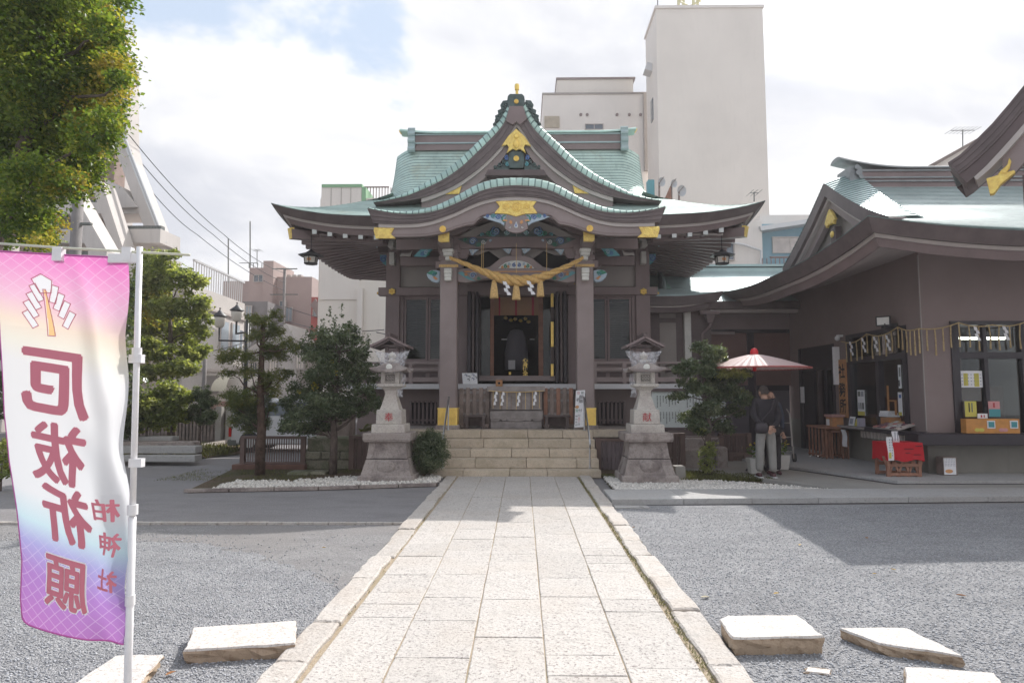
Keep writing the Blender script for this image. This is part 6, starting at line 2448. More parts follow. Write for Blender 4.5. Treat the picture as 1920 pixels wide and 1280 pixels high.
for k, (px_, pya, pyb, YY, lab) in enumerate(((1668, 819, 863, 11.38, 'long white paper sign with yellow mark hanging over the red cloth'), (1678, 808, 829, 11.62, 'smaller white paper sign fixed to the counter edge above the red cloth'))):
 a, b = W(px_ - 6.5, pya, YY), W(px_ + 6.5, pyb, YY)
 r = root('paper_sign', lab, 'sign', ((a.x + b.x) / 2, YY, b.z))
 m = MB()
 N = 6
 m.strip([[(a.x + .01 * k2 * 0 + dx * (b.x - a.x) + .004 * k2, YY + .01 * math.sin(k2 * 1.2), a.z + (b.z - a.z) * k2 / N) for dx in (0, 1)] for k2 in range(N + 1)])
 m.build('sheet', [PAPER], r)
 m = MB()
 rr2 = random.Random(k)
 for c in range(2):
  for j in range(7):
   x = a.x + (b.x - a.x) * (.3 + .4 * c) + .02
   z = a.z + (b.z - a.z) * (.12 + .11 * j)
   m.bx(x - .008, x + .008, YY - .012, YY - .010, z - .012, z + .012)
 m.build('printed_characters', [GRY], r)
 if k == 0:
  m = MB()
  m.bx(a.x + .03, a.x + .07, YY - .014, YY - .012, b.z + .04, b.z + .14)
  m.build('yellow_mark', [YEL], r)
a, b = W(1768, 862, 11.75), W(1794, 896, 11.75)
r = root('floor_sign', 'small wooden box sign with white printed sheet standing on the walk', 'sign', ((a.x + b.x) / 2, 11.75, .125))
m = MB()
m.bx(a.x, b.x + .02, 11.75, 11.95, .126, .126 + (a.z - b.z))
m.build('box', [OLDW], r, bevel=.005)
m = MB()
m.bx(a.x + .01, b.x - .01, 11.742, 11.749, .14, .11 + (a.z - b.z))
m.build('sheet', [PAPER], r)
m = MB()
for j in range(5):
 for i in range(7):
  x = a.x + .03 + (b.x - a.x - .06) * i / 6
  z = .126 + (a.z - b.z) * (.52 + .09 * j)
  m.bx(x - .006, x + .006, 11.739, 11.7415, z, z + .016)
m.build('printed_characters', [GRY], r)
m = MB()
m.sphere(((a.x + b.x) / 2 - .02, 11.741, .20), (.07, .003, .035), 12, 6)
m.build('orange_picture', [ORNGP], r)
# ================================================================== things hanging on or standing at the shrine
RP = root('sacred_rope', 'thick twisted straw rope with three tassels hung between the porch pillars', 'rope', (CX, 13.75, 3.6))
YR_ = 13.72
rp = [(843, 483), (868, 493), (890, 502), (915, 513), (940, 522), (968, 527), (1000, 525), (1028, 516), (1055, 503), (1075, 494), (1094, 483)]
rw = [.035, .05, .06, .085, .105, .115, .105, .085, .06, .05, .035]
cpts = [W(a, b, YR_) for a, b in rp]
fxz = smooth_curve([(p.x, p.z) for p in cpts])
frw = smooth_curve([(p.x, w) for p, w in zip(cpts, rw)])
xa, xb_ = cpts[0].x, cpts[-1].x
def zrope(x):
 for a, b in zip(cpts[:-1], cpts[1:]):
  if a.x <= x <= b.x:
   t = (x - a.x) / (b.x - a.x)
   return a.z + (b.z - a.z) * t
 return cpts[-1].z
zs = np.array([zrope(xa + (xb_ - xa) * i / 160) for i in range(161)])
for _ in range(60):
 zs[1:-1] = (zs[:-2] + 2 * zs[1:-1] + zs[2:]) / 4
for st_ in range(3):
 m = MB()
 pts, rad = [], []
 for i in range(161):
  t = i / 160
  x = xa + (xb_ - xa) * t
  w = frw(x)
  ph = st_ * 2.094 + t * 2 * math.pi * 4.6
  pts.append((x + 0.0, YR_ + w * .55 * math.cos(ph), zs[i] + w * .55 * math.sin(ph)))
  rad.append(w * .56)
 m.tube(pts, rad, 9)
 m.build('rope_strand', [ROPE], RP, smooth=True)
for px_, pt, pb, w in ((926.5, 527, 559, .085), (968, 531, 562, .085), (1013, 524, 556, .075)):
 p, q = W(px_, pt, YR_), W(px_, pb, YR_)
 m = MB()
 L = p.z - q.z
 m.lathe([(.03, 0), (.045, -.03), (.042, -.05), (w * .75, -L * .45), (w, -L * .97), (w * .9, -L)][::-1], (p.x, YR_, p.z + .02), 16)
 tz = m.build('tassel', [STRAW], RP, smooth='auto')
 for k in range(16):
  a = k * math.pi / 8
  if k % 2 == 0:
   continue
 m = MB()
 m.tube([(p.x + .046 * math.cos(a), YR_ + .046 * math.sin(a), p.z - .02) for a in [i * math.pi / 6 for i in range(13)]], .01, 5)
 m.build('tassel_binding', [ROPE], tz)
 m = MB()
 for k in range(22):
  a = 2 * math.pi * k / 22
  m.tube([(p.x + .045 * math.cos(a), YR_ + .045 * math.sin(a), p.z - .04), (p.x + w * .78 * math.cos(a), YR_ + w * .78 * math.sin(a), p.z - L * .45), (p.x + w * 1.02 * math.cos(a), YR_ + w * 1.02 * math.sin(a), p.z - L - .0)], .008, 4)
 m.build('tassel_straw', [STRAW], tz)
for px_, py_ in ((943, 527), (988, 526)):
 shide(RP, W(px_, py_, YR_ - .1), .30, .10, (1, 0, 0), flip=1 if px_ < 968 else 1)
for px_ in (903, 906, 968, 1025):
 a, b = W(px_, 456, YR_ + .1), W(px_, 512, YR_)
 m = MB()
 m.tube([a, b], .006, 5)
 m.build('hanging_cord', [STRAW], RP)
for s in (-1, 1):
 m = MB()
 x = CX + s * PXF
 z = W(968, 503, YP).z
 for k in range(3):
  m.tube([(x + .205 * a, YP + .205 * b, z + .02 * k) for a, b in ((-1, -1), (1, -1), (1, 1), (-1, 1), (-1, -1))], .012, 5)
 m.build('rope_binding', [STRAW], RP)
def hang_lantern(px_, Yl, label):
 p = W(px_, 487, Yl)
 r = root('hanging_lantern', label, 'lantern', (p.x, Yl, p.z), group='lanterns hung under the main eaves')
 m = MB()
 a = math.pi / 6
 m.lathe([(.30, .09), (.29, .11), (.12, .17), (.05, .22), (.02, .25)], p, 6, rot=a)
 m.build('roof', [BLACKM], r)
 fr = MB()
 for k in range(6):
  t = a + k * math.pi / 3
  fr.tube([(p.x + .165 * math.cos(t), p.y + .165 * math.sin(t), p.z + .09), (p.x + .14 * math.cos(t), p.y + .14 * math.sin(t), p.z - .09)], .011, 4)
 fr.lathe([(.17, .06), (.17, .09)], p, 6, rot=a)
 fr.lathe([(.15, -.11), (.165, -.085), (.14, -.08)], p, 6, rot=a)
 fr.build('frame', [BLACKM], r)
 m = MB()
 v = []
 for k in range(6):
  t = a + k * math.pi / 3
  v += [(p.x + .155 * math.cos(t), p.y + .155 * math.sin(t), p.z + .06), (p.x + .132 * math.cos(t), p.y + .132 * math.sin(t), p.z - .08)]
 for k in range(6):
  k2 = (k + 1) % 6
  m.add([v[2 * k], v[2 * k + 1], v[2 * k2 + 1], v[2 * k2]], [(0, 1, 2, 3)])
 m.build('panes', [flat('frosted_pane', (.62, .58, .52), .4) if 'frosted_pane' not in MATS else MATS['frosted_pane']], r)
 m = MB()
 m.sphere((p.x, p.y - .145, p.z - .01), (.05, .006, .04), 8, 5)
 m.build('amber_crest', [ORNGP], r)
 m = MB()
 m.tube([(p.x, p.y, p.z + .24), (p.x, p.y, W(px_, 441, Yl).z)], .008, 5)
 m.build('chain', [BLACKM], r)
hang_lantern(583, 14.8, 'dark hexagonal lantern hanging under the left roof corner')
hang_lantern(1354, 14.8, 'dark hexagonal lantern hanging under the right roof corner')
OB = root('offering_box', 'weathered grey wooden offering box with thin straw cord and paper streamers', 'offering box', (CX, 14.5, .81))
Yo = 14.3
def ob_box(par, name, pa, pb, ya, yb, Y0, Y1, mt, bevel=.006):
 return pbox(par, name, pa, pb, ya, yb, Y0, Y1, mt, bevel)
ob_box(OB, 'top_board', 913, 1022, 724, 734, Yo - .06, Yo + .6, OLDWG)
ob_box(OB, 'front_panel', 920, 1016, 734, 768, Yo + .0, Yo + .5, OLDWG)
for k in range(6):
 x = 922 + 92 * k / 5
 ob_box(OB, 'panel_batten', x - 1.2, x + 1.2, 734, 768, Yo - .02, Yo, OLDW, 0)
ob_box(OB, 'lower_beam', 919, 1018, 770, 785, Yo - .05, Yo + .5, OLDWG)
mp('carved_apron', [(921, 785), (921, 789), (934, 789), (938, 786), (943, 789), (950, 787), (956, 789), (968, 789), (980, 789), (986, 787), (993, 789), (998, 786), (1002, 789), (1015, 789), (1015, 785)], Yo - .04, .08, OLDWG, par=OB)
ob_box(OB, 'base', 920, 1016, 789, 803, Yo - .02, Yo + .5, OLDWG)
m = MB()
cp = []
for i in range(25):
 t = i / 24
 q = W(916 + 104 * t, 731 + 3 * math.sin(math.pi * t) + 1, Yo - .10)
 cp.append(q)
m.tube(cp, .007, 5)
for k in (2, 5, 8, 12, 16, 19, 22):
 q = cp[k]
 m.tube([q, (q.x, q.y, q.z - .38)], .006, 5)
m.build('straw_cord', [STRAW], OB)
for k in (3, 6, 13, 20):
 shide(OB, cp[k] + Vector((0, -.01, 0)), .30, .05, (1, 0, 0), flip=-1)
for s, lab in ((-1, 'weathered slatted wooden screen left of the offering box'), (1, 'reddish slatted wooden screen right of the offering box')):
 x0_, x1_ = (W(860, 760, 14.45).x, W(919, 760, 14.45).x) if s < 0 else (W(1018, 760, 14.45).x, W(1076, 760, 14.45).x)
 zt_, zb3 = W(968, 727, 14.45).z, W(968, 778, 14.45).z
 S_ = root('wooden_screen', lab, 'screen', ((x0_ + x1_) / 2, 14.45, .81))
 mt_ = OLDW if s < 0 else REDW
 for k in range(5):
  x = x0_ + .06 + (x1_ - x0_ - .12) * k / 4
  m = MB()
  m.bx(x - .045, x + .045, 14.45, 14.475, (.82 if k in (0, 4) else zb3 - .02) + (.0), zt_ + (.005 if k % 2 else -.004))
  m.build('slat', [OLDW if (k % 2 or s < 0) else REDW], S_, bevel=.004)
 for z in (zt_ - .10, zt_ - .28, zb3 + .02):
  m = MB()
  m.bx(x0_, x1_, 14.477, 14.51, z - .03, z + .03)
  m.build('rail', [OLDWG], S_)
 m = MB()
 m.bx(x0_ + .04, x1_ - .04, 14.514, 14.53, zb3, zt_ - .04)
 m.build('back_board', [OLDW], S_)
 for x in (x0_ + .08, x1_ - .08):
  m = MB()
  m.box((x, 14.46, .86), (.12, .34, .09))
  m.build('foot', [OLDW], S_, bevel=.01)
 bx0, bx1 = x0_ + (.14 if s < 0 else .0), x1_ - (.06 if s < 0 else .1)
 B_ = root('low_bench', ('small dark bench under the left slatted screen' if s < 0 else 'small dark bench under the right slatted screen'), 'bench', ((bx0 + bx1) / 2, 14.25, .81))
 zt2 = W(968, 778, 14.2).z
 m = MB()
 m.bx(bx0, bx1, 14.1, 14.38, zt2 - .04, zt2)
 m.build('seat', [mat('dark_old_wood', (.11, .085, .08), .8, .2, 5, .4, 50) if 'dark_old_wood' not in MATS else MATS['dark_old_wood']], B_, bevel=.004)
 for x in (bx0 + .07, bx1 - .07):
  for y in (14.13, 14.35):
   m = MB()
   m.bx(x - .03, x + .03, y - .025, y + .025, .812, zt2 - .04)
   m.build('leg', [MATS['dark_old_wood']], B_)
 m = MB()
 m.bx(bx0 + .05, bx1 - .05, 14.35, 14.37, .86, zt2 - .05)
 m.build('back_panel', [MATS['dark_old_wood']], B_)
vz = 1.81
r = root('picture_board', 'white board with blue characters propped on the verandah beside the left pillar', 'board', (W(881, 715, 15.3).x, 15.3, vz))
a, b = W(866, 699, 15.35), W(895.5, 720, 15.3)
m = MB()
v0 = [(a.x, 15.38, a.z), (b.x - .02, 15.38, a.z), (b.x, 15.30, vz), (a.x + .03, 15.30, vz)]
m.add(v0 + [(p_[0], p_[1] + .015, p_[2]) for p_ in v0], [(3, 2, 1, 0), (4, 5, 6, 7), (0, 1, 5, 4), (1, 2, 6, 5), (2, 3, 7, 6), (3, 0, 4, 7)])
m.build('board', [PAPER], r, recalc=True)
BL2 = flat('blue_ink', (.10, .11, .25), .6)
for k, (u, v_) in enumerate(((.2, .78), (.4, .65), (.65, .8), (.37, .38), (.65, .45), (.82, .6))):
 m = MB()
 x = a.x + .02 + (b.x - a.x) * u
 z = vz + (a.z - vz) * v_
 y = 15.30 + .08 * v_ - .006
 m.tube([(x - .03, y, z + .01), (x, y, z + .025), (x + .03, y, z - .0), (x + .01, y, z - .03)], .008, 4)
 m.build('painted_mark', [BL2 if k % 2 == 0 else INKG], r)
r = root('wooden_counter_box', 'little reddish wooden box with a round hole on the verandah edge', 'box', (W(937, 715, 15.0).x, 15.0, W(937, 723, 15.0).z))
a, b = W(929.5, 712, 15.0), W(942, 724, 15.0)
m = MB()
m.bx(a.x, b.x, 15.0, 15.17, b.z, a.z)
m.build('box', [NEWW], r, bevel=.004)
m = MB()
m.prism([((a.x + b.x) / 2 + .028 * math.cos(t), (a.z + b.z) / 2 + .028 * math.sin(t)) for t in [k * math.pi / 6 for k in range(12)]], 14.993, 14.999)
m.build('round_hole', [INK], r)
m = MB()
m.bx(a.x - .03, b.x + .05, 14.98, 15.19, a.z, a.z + .02)
m.build('lid', [OLDW], r)
m = MB()
m.bx(a.x - .03, b.x + .0, 15.0, 15.2, W(937, 724, 15).z - .35, W(937, 724, 15).z - .001)
m.build('stand', [OLDW], r)
r = root('standing_sign', 'white leaning sign board with coloured vertical characters by the right pillar', 'sign', (W(1087, 800, 13.85).x, 13.85, .81))
q = [W(1080, 732, 13.95), W(1097, 731, 13.95), W(1095, 800, 13.80), W(1077, 801, 13.80)]
m = MB()
m.add([tuple(p_) for p_ in q] + [(p_.x + .004, p_.y + .03, p_.z) for p_ in q], [(3, 2, 1, 0), (4, 5, 6, 7), (0, 1, 5, 4), (1, 2, 6, 5), (2, 3, 7, 6), (3, 0, 4, 7)])
m.build('board', [PAPER], r, recalc=True)
q2 = [W(1097, 732, 13.97), W(1102, 745, 14.15), W(1100, 803, 14.15), W(1096, 801, 13.84)]
m = MB()
m.add([tuple(p_) for p_ in q2] + [(p_.x + .012, p_.y, p_.z) for p_ in q2], [(3, 2, 1, 0), (4, 5, 6, 7), (0, 1, 5, 4), (1, 2, 6, 5), (2, 3, 7, 6), (3, 0, 4, 7)])
m.build('rear_board', [LACQ], r, recalc=True)
def on_sign(u, v):
 a_ = q[0].lerp(q[1], u)
 b_ = q[3].lerp(q[2], u)
 p_ = b_.lerp(a_, v)
 return (p_.x, p_.y - .006, p_.z)
def sign_text(ch, u, v, s_, mt_, par, name='lettering', off=.0, fn=on_sign, W_=.2, H_=.85):
 vs, fs = text_mesh(ch, s_, off, res=1)
 m = MB()
 m.add([fn(u + x / W_, v + y / H_) for x, y, _ in vs], fs)
 return m.build(name, [mt_], par)
for ch, u, v, s_, mt_ in (('厄', .28, .93, .07, REDI), ('祓', .72, .93, .07, INKG), ('御', .60, .82, .10, INK), ('祈', .28, .75, .09, INK), ('願', .58, .70, .09, INK),
       ('受', .2, .45, .075, GREENP), ('付', .55, .45, .075, INK), ('七', .45, .32, .06, INK), ('五', .45, .24, .06, REDI), ('三', .45, .17, .06, REDI), ('日', .45, .08, .06, INK),
       ('時', .18, .30, .05, INK), ('分', .18, .22, .05, INK), ('年', .18, .14, .05, INK), ('月', .18, .06, .05, INK)):
 sign_text(ch, u, v, s_, mt_, r)
m = MB()
p_ = on_sign(.2, .55)
m.sphere((p_[0], p_[1], p_[2]), (.04, .004, .035), 8, 5)
m.build('orange_mark', [ORNGP], r)
def stone_lantern(px_, kanji, label, label2, label3, flip):
 Yc = 11.75
 cx_ = W(px_, 800, Yc).x
 r = root('stone_lantern', label, 'stone lantern', (cx_, Yc, 0))
 def z(py, Y=Yc - .3):
  return W(px_, py, Y).z
 k = Yc / FPX
 m = MB()
 m.frustum((cx_, Yc), .50, .47, .49, .46, -.02, z(893, Yc - .5))
 m.build('bottom_slab', [OLDST], r, bevel=.015)
 zb, zm, zt_ = z(893, Yc - .45), z(860, Yc - .42), z(829, Yc - .4)
 prof = smooth_curve([(0, .435), (.25, .395), (.55, .350), (1.0, .315)])
 for (za, zc, nm) in ((zb, zm - .016, 'lower_course'), (zm, zt_, 'upper_course')):
  m = MB()
  n = 6
  for i in range(n):
   t0 = (za + (zc - za) * i / n - zb) / (zt_ - zb)
   t1 = (za + (zc - za) * (i + 1) / n - zb) / (zt_ - zb)
   m.frustum((cx_, Yc), prof(t0), prof(t0) * .93, prof(t1), prof(t1) * .93, zb + t0 * (zt_ - zb), zb + t1 * (zt_ - zb))
  m.build(nm, [OLDST], r)
  for sx_ in (-1, 1):
   for sy_ in (-1, 1):
    m = MB()
    for i in range(n):
     t0 = (za + (zc - za) * i / n - zb) / (zt_ - zb)
     t1 = (za + (zc - za) * (i + 1) / n - zb) / (zt_ - zb)
     w = .09 if nm == 'lower_course' else .055
     x0_, x1_ = cx_ + sx_ * (prof(t0) - w + .012), cx_ + sx_ * (prof(t1) - w + .012)
     y0_, y1_ = Yc + sy_ * (prof(t0) * .93 - w + .012), Yc + sy_ * (prof(t1) * .93 - w + .012)
     zz0, zz1 = zb + t0 * (zt_ - zb), zb + t1 * (zt_ - zb)
     v = [(x0_ - w, y0_ - w, zz0), (x0_ + w, y0_ - w, zz0), (x0_ + w, y0_ + w, zz0), (x0_ - w, y0_ + w, zz0), (x1_ - w, y1_ - w, zz1), (x1_ + w, y1_ - w, zz1), (x1_ + w, y1_ + w, zz1), (x1_ - w, y1_ + w, zz1)]
     m.add(v, [(0, 1, 5, 4), (1, 2, 6, 5), (2, 3, 7, 6), (3, 0, 4, 7)])
    m.build('corner_block', [OLDST], r)
 m = MB()
 m.frustum((cx_, Yc), .31, .29, .30, .28, zm - .03, zm + .01)
 m.build('joint_core', [DARKIN], r)
 m = MB()
 m.sphere((cx_, Yc - .372, (zb + zm) / 2), (.17, .028, .12), 14, 8, jit=.06)
 m.build('carved_boss', [OLDST], r, smooth=True)
 m = MB()
 m.frustum((cx_, Yc), .40, .38, .425, .40, zt_, z(826, Yc - .4))
 m.frustum((cx_, Yc), .425, .40, .425, .40, z(826, Yc - .4), z(812, Yc - .4))
 m.build('table_slab', [OLDST], r, bevel=.012)
 m = MB()
 m.frustum((cx_, Yc), .30, .29, .295, .285, z(812), z(795.5))
 m.build('plinth', [LANTST], r, bevel=.010)
 m = MB()
 m.frustum((cx_, Yc), .235, .225, .225, .215, z(795.5), z(768))
 m.build('name_block', [LANTST], r, bevel=.010)
 vs, fs = text_mesh(kanji, .17, .0)
 m = MB()
 zc_ = (z(795.5) + z(768)) / 2
 m.add([(cx_ + v_[0], Yc - .232 + .0, zc_ + v_[1]) for v_ in vs], fs)
 m.build('carved_red_character', [REDI], r)
 m = MB()
 n = 8
 zb, zt_ = z(768), z(727)
 sh = smooth_curve([(0, .175), (.35, .135), (.75, .10), (.93, .115), (1, .15)])
 for i in range(n):
  a_, b_ = sh(i / n), sh((i + 1) / n)
  m.frustum((cx_, Yc), a_, a_, b_, b_, zb + (zt_ - zb) * i / n, zb + (zt_ - zb) * (i + 1) / n)
 m.build('shaft', [LANTST], r, smooth=False)
 m = MB()
 m.frustum((cx_, Yc), .16, .16, .225, .225, z(727), z(724))
 m.frustum((cx_, Yc), .225, .225, .22, .22, z(724), z(719))
 m.build('platform', [LANTST], r, bevel=.006)
 fb = MB()
 z0_, z1_ = z(719), z(697)
 for sx_ in (-1, 1):
  for sy_ in (-1, 1):
   fb.bx(cx_ + sx_ * .13 - .035, cx_ + sx_ * .13 + .035, Yc + sy_ * .13 - .035, Yc + sy_ * .13 + .035, z0_, z1_)
 fb.bx(cx_ - .13, cx_ + .13, Yc - .13, Yc + .13, z0_, z0_ + .04)
 fb.bx(cx_ - .13, cx_ + .13, Yc - .13, Yc + .13, z1_ - .04, z1_)
 fb.bx(cx_ - .12, cx_ + .12, Yc + .10, Yc + .13, z0_, z1_)
 fire = fb.build('fire_box', [LANTST], r)
 m = MB()
 m.bx(cx_ - .115, cx_ + .115, Yc - .148, Yc - .135, z0_ + .03, z1_ - .03)
 m.build('front_plate', [LANTST], fire)
 m = MB()
 for i in range(3):
  for j in range(2):
   x = cx_ - .05 + .05 * i
   zz = z0_ + .085 + .05 * j
   m.tube([(x - .016, Yc - .151, zz - .016), (x + .016, Yc - .151, zz - .016), (x + .016, Yc - .151, zz + .016), (x - .016, Yc - .151, zz + .016), (x - .016, Yc - .151, zz - .016)], .004, 4)
 m.tube([(cx_ - .08, Yc - .151, z0_ + .055), (cx_ + .08, Yc - .151, z0_ + .055), (cx_ + .08, Yc - .151, z1_ - .055), (cx_ - .08, Yc - .151, z1_ - .055), (cx_ - .08, Yc - .151, z0_ + .055)], .005, 4)
 m.build('pierced_pattern', [INK], fire)
 m = MB()
 N = 8
 zr0 = z(696)
 rows = []
 for t_ in range(7):
  t = t_ / 6
  h = .235 * t ** 1.25 * .62
  w = .335 * (1 - t) + .11 * t
  ring = []
  for sd in range(4):
   for i in range(N):
    s = -1 + 2 * i / N
    a_ = sd * math.pi / 2
    x, y = s * w, -w
    lift = .055 * abs(s) ** 3 * (1 - t) ** 2
    ring.append((cx_ + x * math.cos(a_) - y * math.sin(a_), Yc + x * math.sin(a_) + y * math.cos(a_), zr0 + h + lift + .02))
  ring.append(ring[0])
  rows.append(ring)
 m.strip([[(cx_ + (p_[0] - cx_) * .55, Yc + (p_[1] - Yc) * .55, zr0 - .0) for p_ in rows[0]], [(p_[0], p_[1], p_[2] - .035) for p_ in rows[0]]] + rows)
 m.build('roof', [OLDST], r, smooth='auto')
 m = MB()
 m.lathe([(.055, -.03), (.06, 0), (.04, .014), (.0, .016)], (0, 0, 0), 14)
 zz = z(688)
 m2 = MB()
 m2.v = [(cx_ + a_[0], Yc - .27 - a_[2], zz + a_[1]) for a_ in m.v]
 m2.f, m2.m = m.f, m.m
 m2.build('round_crest', [KIBA], r, recalc=True)
 zf = zr0 + .02 + .145
 m = MB()
 m.lathe([(.10, 0), (.115, .03), (.07, .05), (.05, .07), (.075, .10), (.08, .13), (.055, .165), (.015, .20), (.0, .215)], (cx_, Yc, zf), 12)
 m.build('finial', [LANTST], r, smooth=True)
 PB = MATS.get('thin_plastic')
 if PB is None:
  PB, t, b = newmat('thin_plastic')
  tr = nn(t, 'ShaderNodeBsdfTransparent')
  gl = nn(t, 'ShaderNodeBsdfPrincipled')
  gl.inputs['Base Color'].default_value = (.75, .75, .78, 1)
  gl.inputs['Roughness'].default_value = .25
  ms = nn(t, 'ShaderNodeMixShader')
  g_ = nn(t, 'ShaderNodeNewGeometry')
  n_ = nn(t, 'ShaderNodeTexNoise', i_Scale=14.0, i_Detail=4.0)
  t.links.new(g_.outputs['Position'], n_.inputs['Vector'])
  t.links.new(maprange(t, n_.outputs[0], .35, .75, .14, .55), ms.inputs[0])
  t.links.new(tr.outputs[0], ms.inputs[1])
  t.links.new(gl.outputs[0], ms.inputs[2])
  t.links.new(ms.outputs[0], t.nodes['Material Output'].inputs[0])
 rr = random.Random(int(px_))
 m = MB()
 rows = []
 zt_, zb_ = z(660), z(700)
 for i in range(9):
  t = i / 8
  ring = []
  for k in range(28):
   a_ = 2 * math.pi * k / 28
   rad = .20 + .10 * (1 - t) * (abs(math.cos(a_)) ** 2) + rr.uniform(-.018, .018) - .04 * math.sin(t * 3.1)
   ring.append((cx_ + rad * math.cos(a_) * 1.08, Yc + rad * .85 * math.sin(a_), zb_ + (zt_ - zb_) * (1 - t) + (.05 * abs(math.cos(a_)) ** 3 if i == 0 else 0) + rr.uniform(-.01, .01)))
  ring.append(ring[0])
  rows.append(ring)
 m.strip(rows)
 o = m.build('plastic_bag', [PB], None, origin=(cx_, Yc, zb_), smooth=True)
 props(o, label3, 'plastic bag')
 m = MB()
 rows = []
 for i in range(8):
  t = i / 7
  xx = cx_ + flip * (.20 + .02 * math.sin(t * 6))
  rows.append([(xx - .07 + rr.uniform(-.01, .01), Yc - .10, z(700) - .42 * t), (xx + .0, Yc - .16 + rr.uniform(-.02, .02), z(700) - .42 * t), (xx + .06 - .03 * t, Yc - .08, z(700) - .42 * t)])
 m.strip(rows)
 o2 = m.build('bag_tail', [PB], o, smooth=True)
 Yg = 12.45
 gx = W(px_ + (2 if px_ < 968 else -5), 640, Yg).x
 g = root('wooden_shelter', label2, 'shelter', (gx, Yg, 0))
 kk = Yg / FPX
 zr, ze = W(px_, 629, Yg - .3).z, W(px_, 648, Yg - .3).z
 for sgn in (-1, 1):
  for (za_, th_, ww, nm) in ((.0, .045, .36, 'roof_board'), (-.055, .04, .30, 'under_board')):
   m = MB()
   pts = [(gx, zr + za_), (gx + sgn * ww * .5, zr + za_ - (zr - ze) * .52 * ww / .36 * .98), (gx + sgn * ww, zr + za_ - (zr - ze) * ww / .36 * .93)]
   m.band(pts if sgn > 0 else pts[::-1], [(a_, b_ - th_) for a_, b_ in (pts if sgn > 0 else pts[::-1])], Yg - .33 + (.03 if nm == 'under_board' else 0), Yg + .33)
   m.build(nm, [WOOD if nm == 'roof_board' else WOODD], g)
  m = MB()
  m.bx(gx + sgn * .10 - .03, gx + sgn * .10 + .03, Yg - .03, Yg + .03, .05, zr - .12)
  m.build('post', [WOOD], g)
 m = MB()
 m.bx(gx - .035, gx + .035, Yg - .36, Yg + .36, zr - .01, zr + .05)
 m.build('ridge_board', [WOODD], g)
 m = MB()
 m.bx(gx - .2, gx + .2, Yg - .2, Yg + .2, zr - .21, zr - .17)
 m.build('tie_board', [WOODD], g)
 return r
stone_lantern(733.5, '奉', 'stone lantern left of the steps with a red carved character', 'little wooden gable roof on posts behind the left stone lantern', 'clear plastic bag wrapped round the head of the left stone lantern', 1)
stone_lantern(1209, '献', 'stone lantern right of the steps with a red carved character', 'little wooden gable roof on posts behind the right stone lantern', 'clear plastic bag wrapped round the head of the right stone lantern', -1)
r = root('information_board', 'large white board with columns of fine dark characters behind the right lantern', 'sign', (W(1290, 800, 14.3).x, 14.3, 0))
a, b = W(1222, 734, 14.3), W(1362, 801, 14.3)
m = MB()
m.bx(a.x, b.x, 14.3, 14.34, b.z, a.z)
m.build('board', [flat('white_board', (.62, .66, .64), .5)], r)
m = MB()
m.bx(a.x - .03, b.x + .03, 14.26, 14.38, a.z, a.z + .07)
m.build('top_rail', [WOODD], r)
m = MB()
m.bx(a.x - .03, b.x + .03, 14.28, 14.38, b.z - .06, b.z)
m.build('bottom_rail', [WOODD], r)
for x in (a.x + .3, b.x - .3):
 m = MB()
 m.bx(x - .05, x + .05, 14.345, 14.44, 0, a.z)
 m.build('post', [WOODD], r)
m = MB()
rr = random.Random(6)
for c in range(24):
 if c in (8, 9, 16):
  continue
 x = a.x + .12 + c * .066
 for row in range(2):
  L = rr.randint(5, 9)
  z = a.z - .09 - row * .36
  for j in range(L):
   m.bx(x - .012, x + .012, 14.296, 14.299, z - .030 * j - .018, z - .030 * j)
m.build('printed_characters', [INKG], r)
def metal_fence(px0, px1, pyt, pyb, Y, label, nb, solid=None):
 a, b = W(px0, pyt, Y), W(px1, pyb, Y)
 r = root('metal_fence', label, 'fence', ((a.x + b.x) / 2, Y, 0))
 m = MB()
 m.bx(a.x, b.x, Y - .035, Y + .035, a.z - .06, a.z)
 m.build('top_rail', [FENCEM], r)
 m = MB()
 m.bx(a.x, b.x, Y - .02, Y + .02, b.z + .12, b.z + .16)
 m.build('bottom_rail', [FENCEM], r)
 for x in (a.x + .04, b.x - .04):
  m = MB()
  m.bx(x - .045, x + .045, Y - .045, Y + .045, 0, a.z - .002)
  m.build('post', [FENCEM], r)
 for k in range(nb):
  x = a.x + .1 + (b.x - a.x - .2) * k / max(1, nb - 1)
  m = MB()
  m.bx(x - .009, x + .009, Y - .009, Y + .009, b.z + .16, a.z - .06)
  m.build('bar', [FENCEM], r)
 return r
metal_fence(453, 572, 817, 880, 13.35, 'brown metal bar fence left of the small stone pedestal', 24)
def panel_fence(px0, px1, pyt, pyb, Y, label, n, mt_=FENCEP, post=True):
 a, b = W(px0, pyt, Y), W(px1, pyb, Y)
 r = root('board_fence', label, 'fence', ((a.x + b.x) / 2, Y, 0))
 w = (b.x - a.x) / n
 for k in range(n):
  m = MB()
  m.bx(a.x + w * k + .006, a.x + w * (k + 1) - .006, Y, Y + .025, max(0, b.z), a.z - .05)
  m.build('board', [mt_], r)
 m = MB()
 m.bx(a.x, b.x, Y - .03, Y + .05, a.z - .055, a.z)
 m.build('cap_rail', [FENCEM], r)
 m = MB()
 m.bx(a.x, b.x, Y + .026, Y + .05, .2, .28)
 m.build('back_rail', [FENCEM], r)
 if post:
  for x in (a.x, b.x):
   m = MB()
   m.bx(x - .05, x + .05, Y - .05, Y + .06, 0, a.z + .01)
   m.build('post', [FENCEM], r)
 return r
panel_fence(660, 776, 817, 893, 13.3, 'brown board fence behind the left stone lantern', 12)
panel_fence(1121, 1180, 822, 893, 13.3, 'purplish brown board fence beside the right end of the steps', 7, mat('purple_brown_board', (.15, .115, .12), .7, .2, 3, .15, grain=(1, 1, .06)))
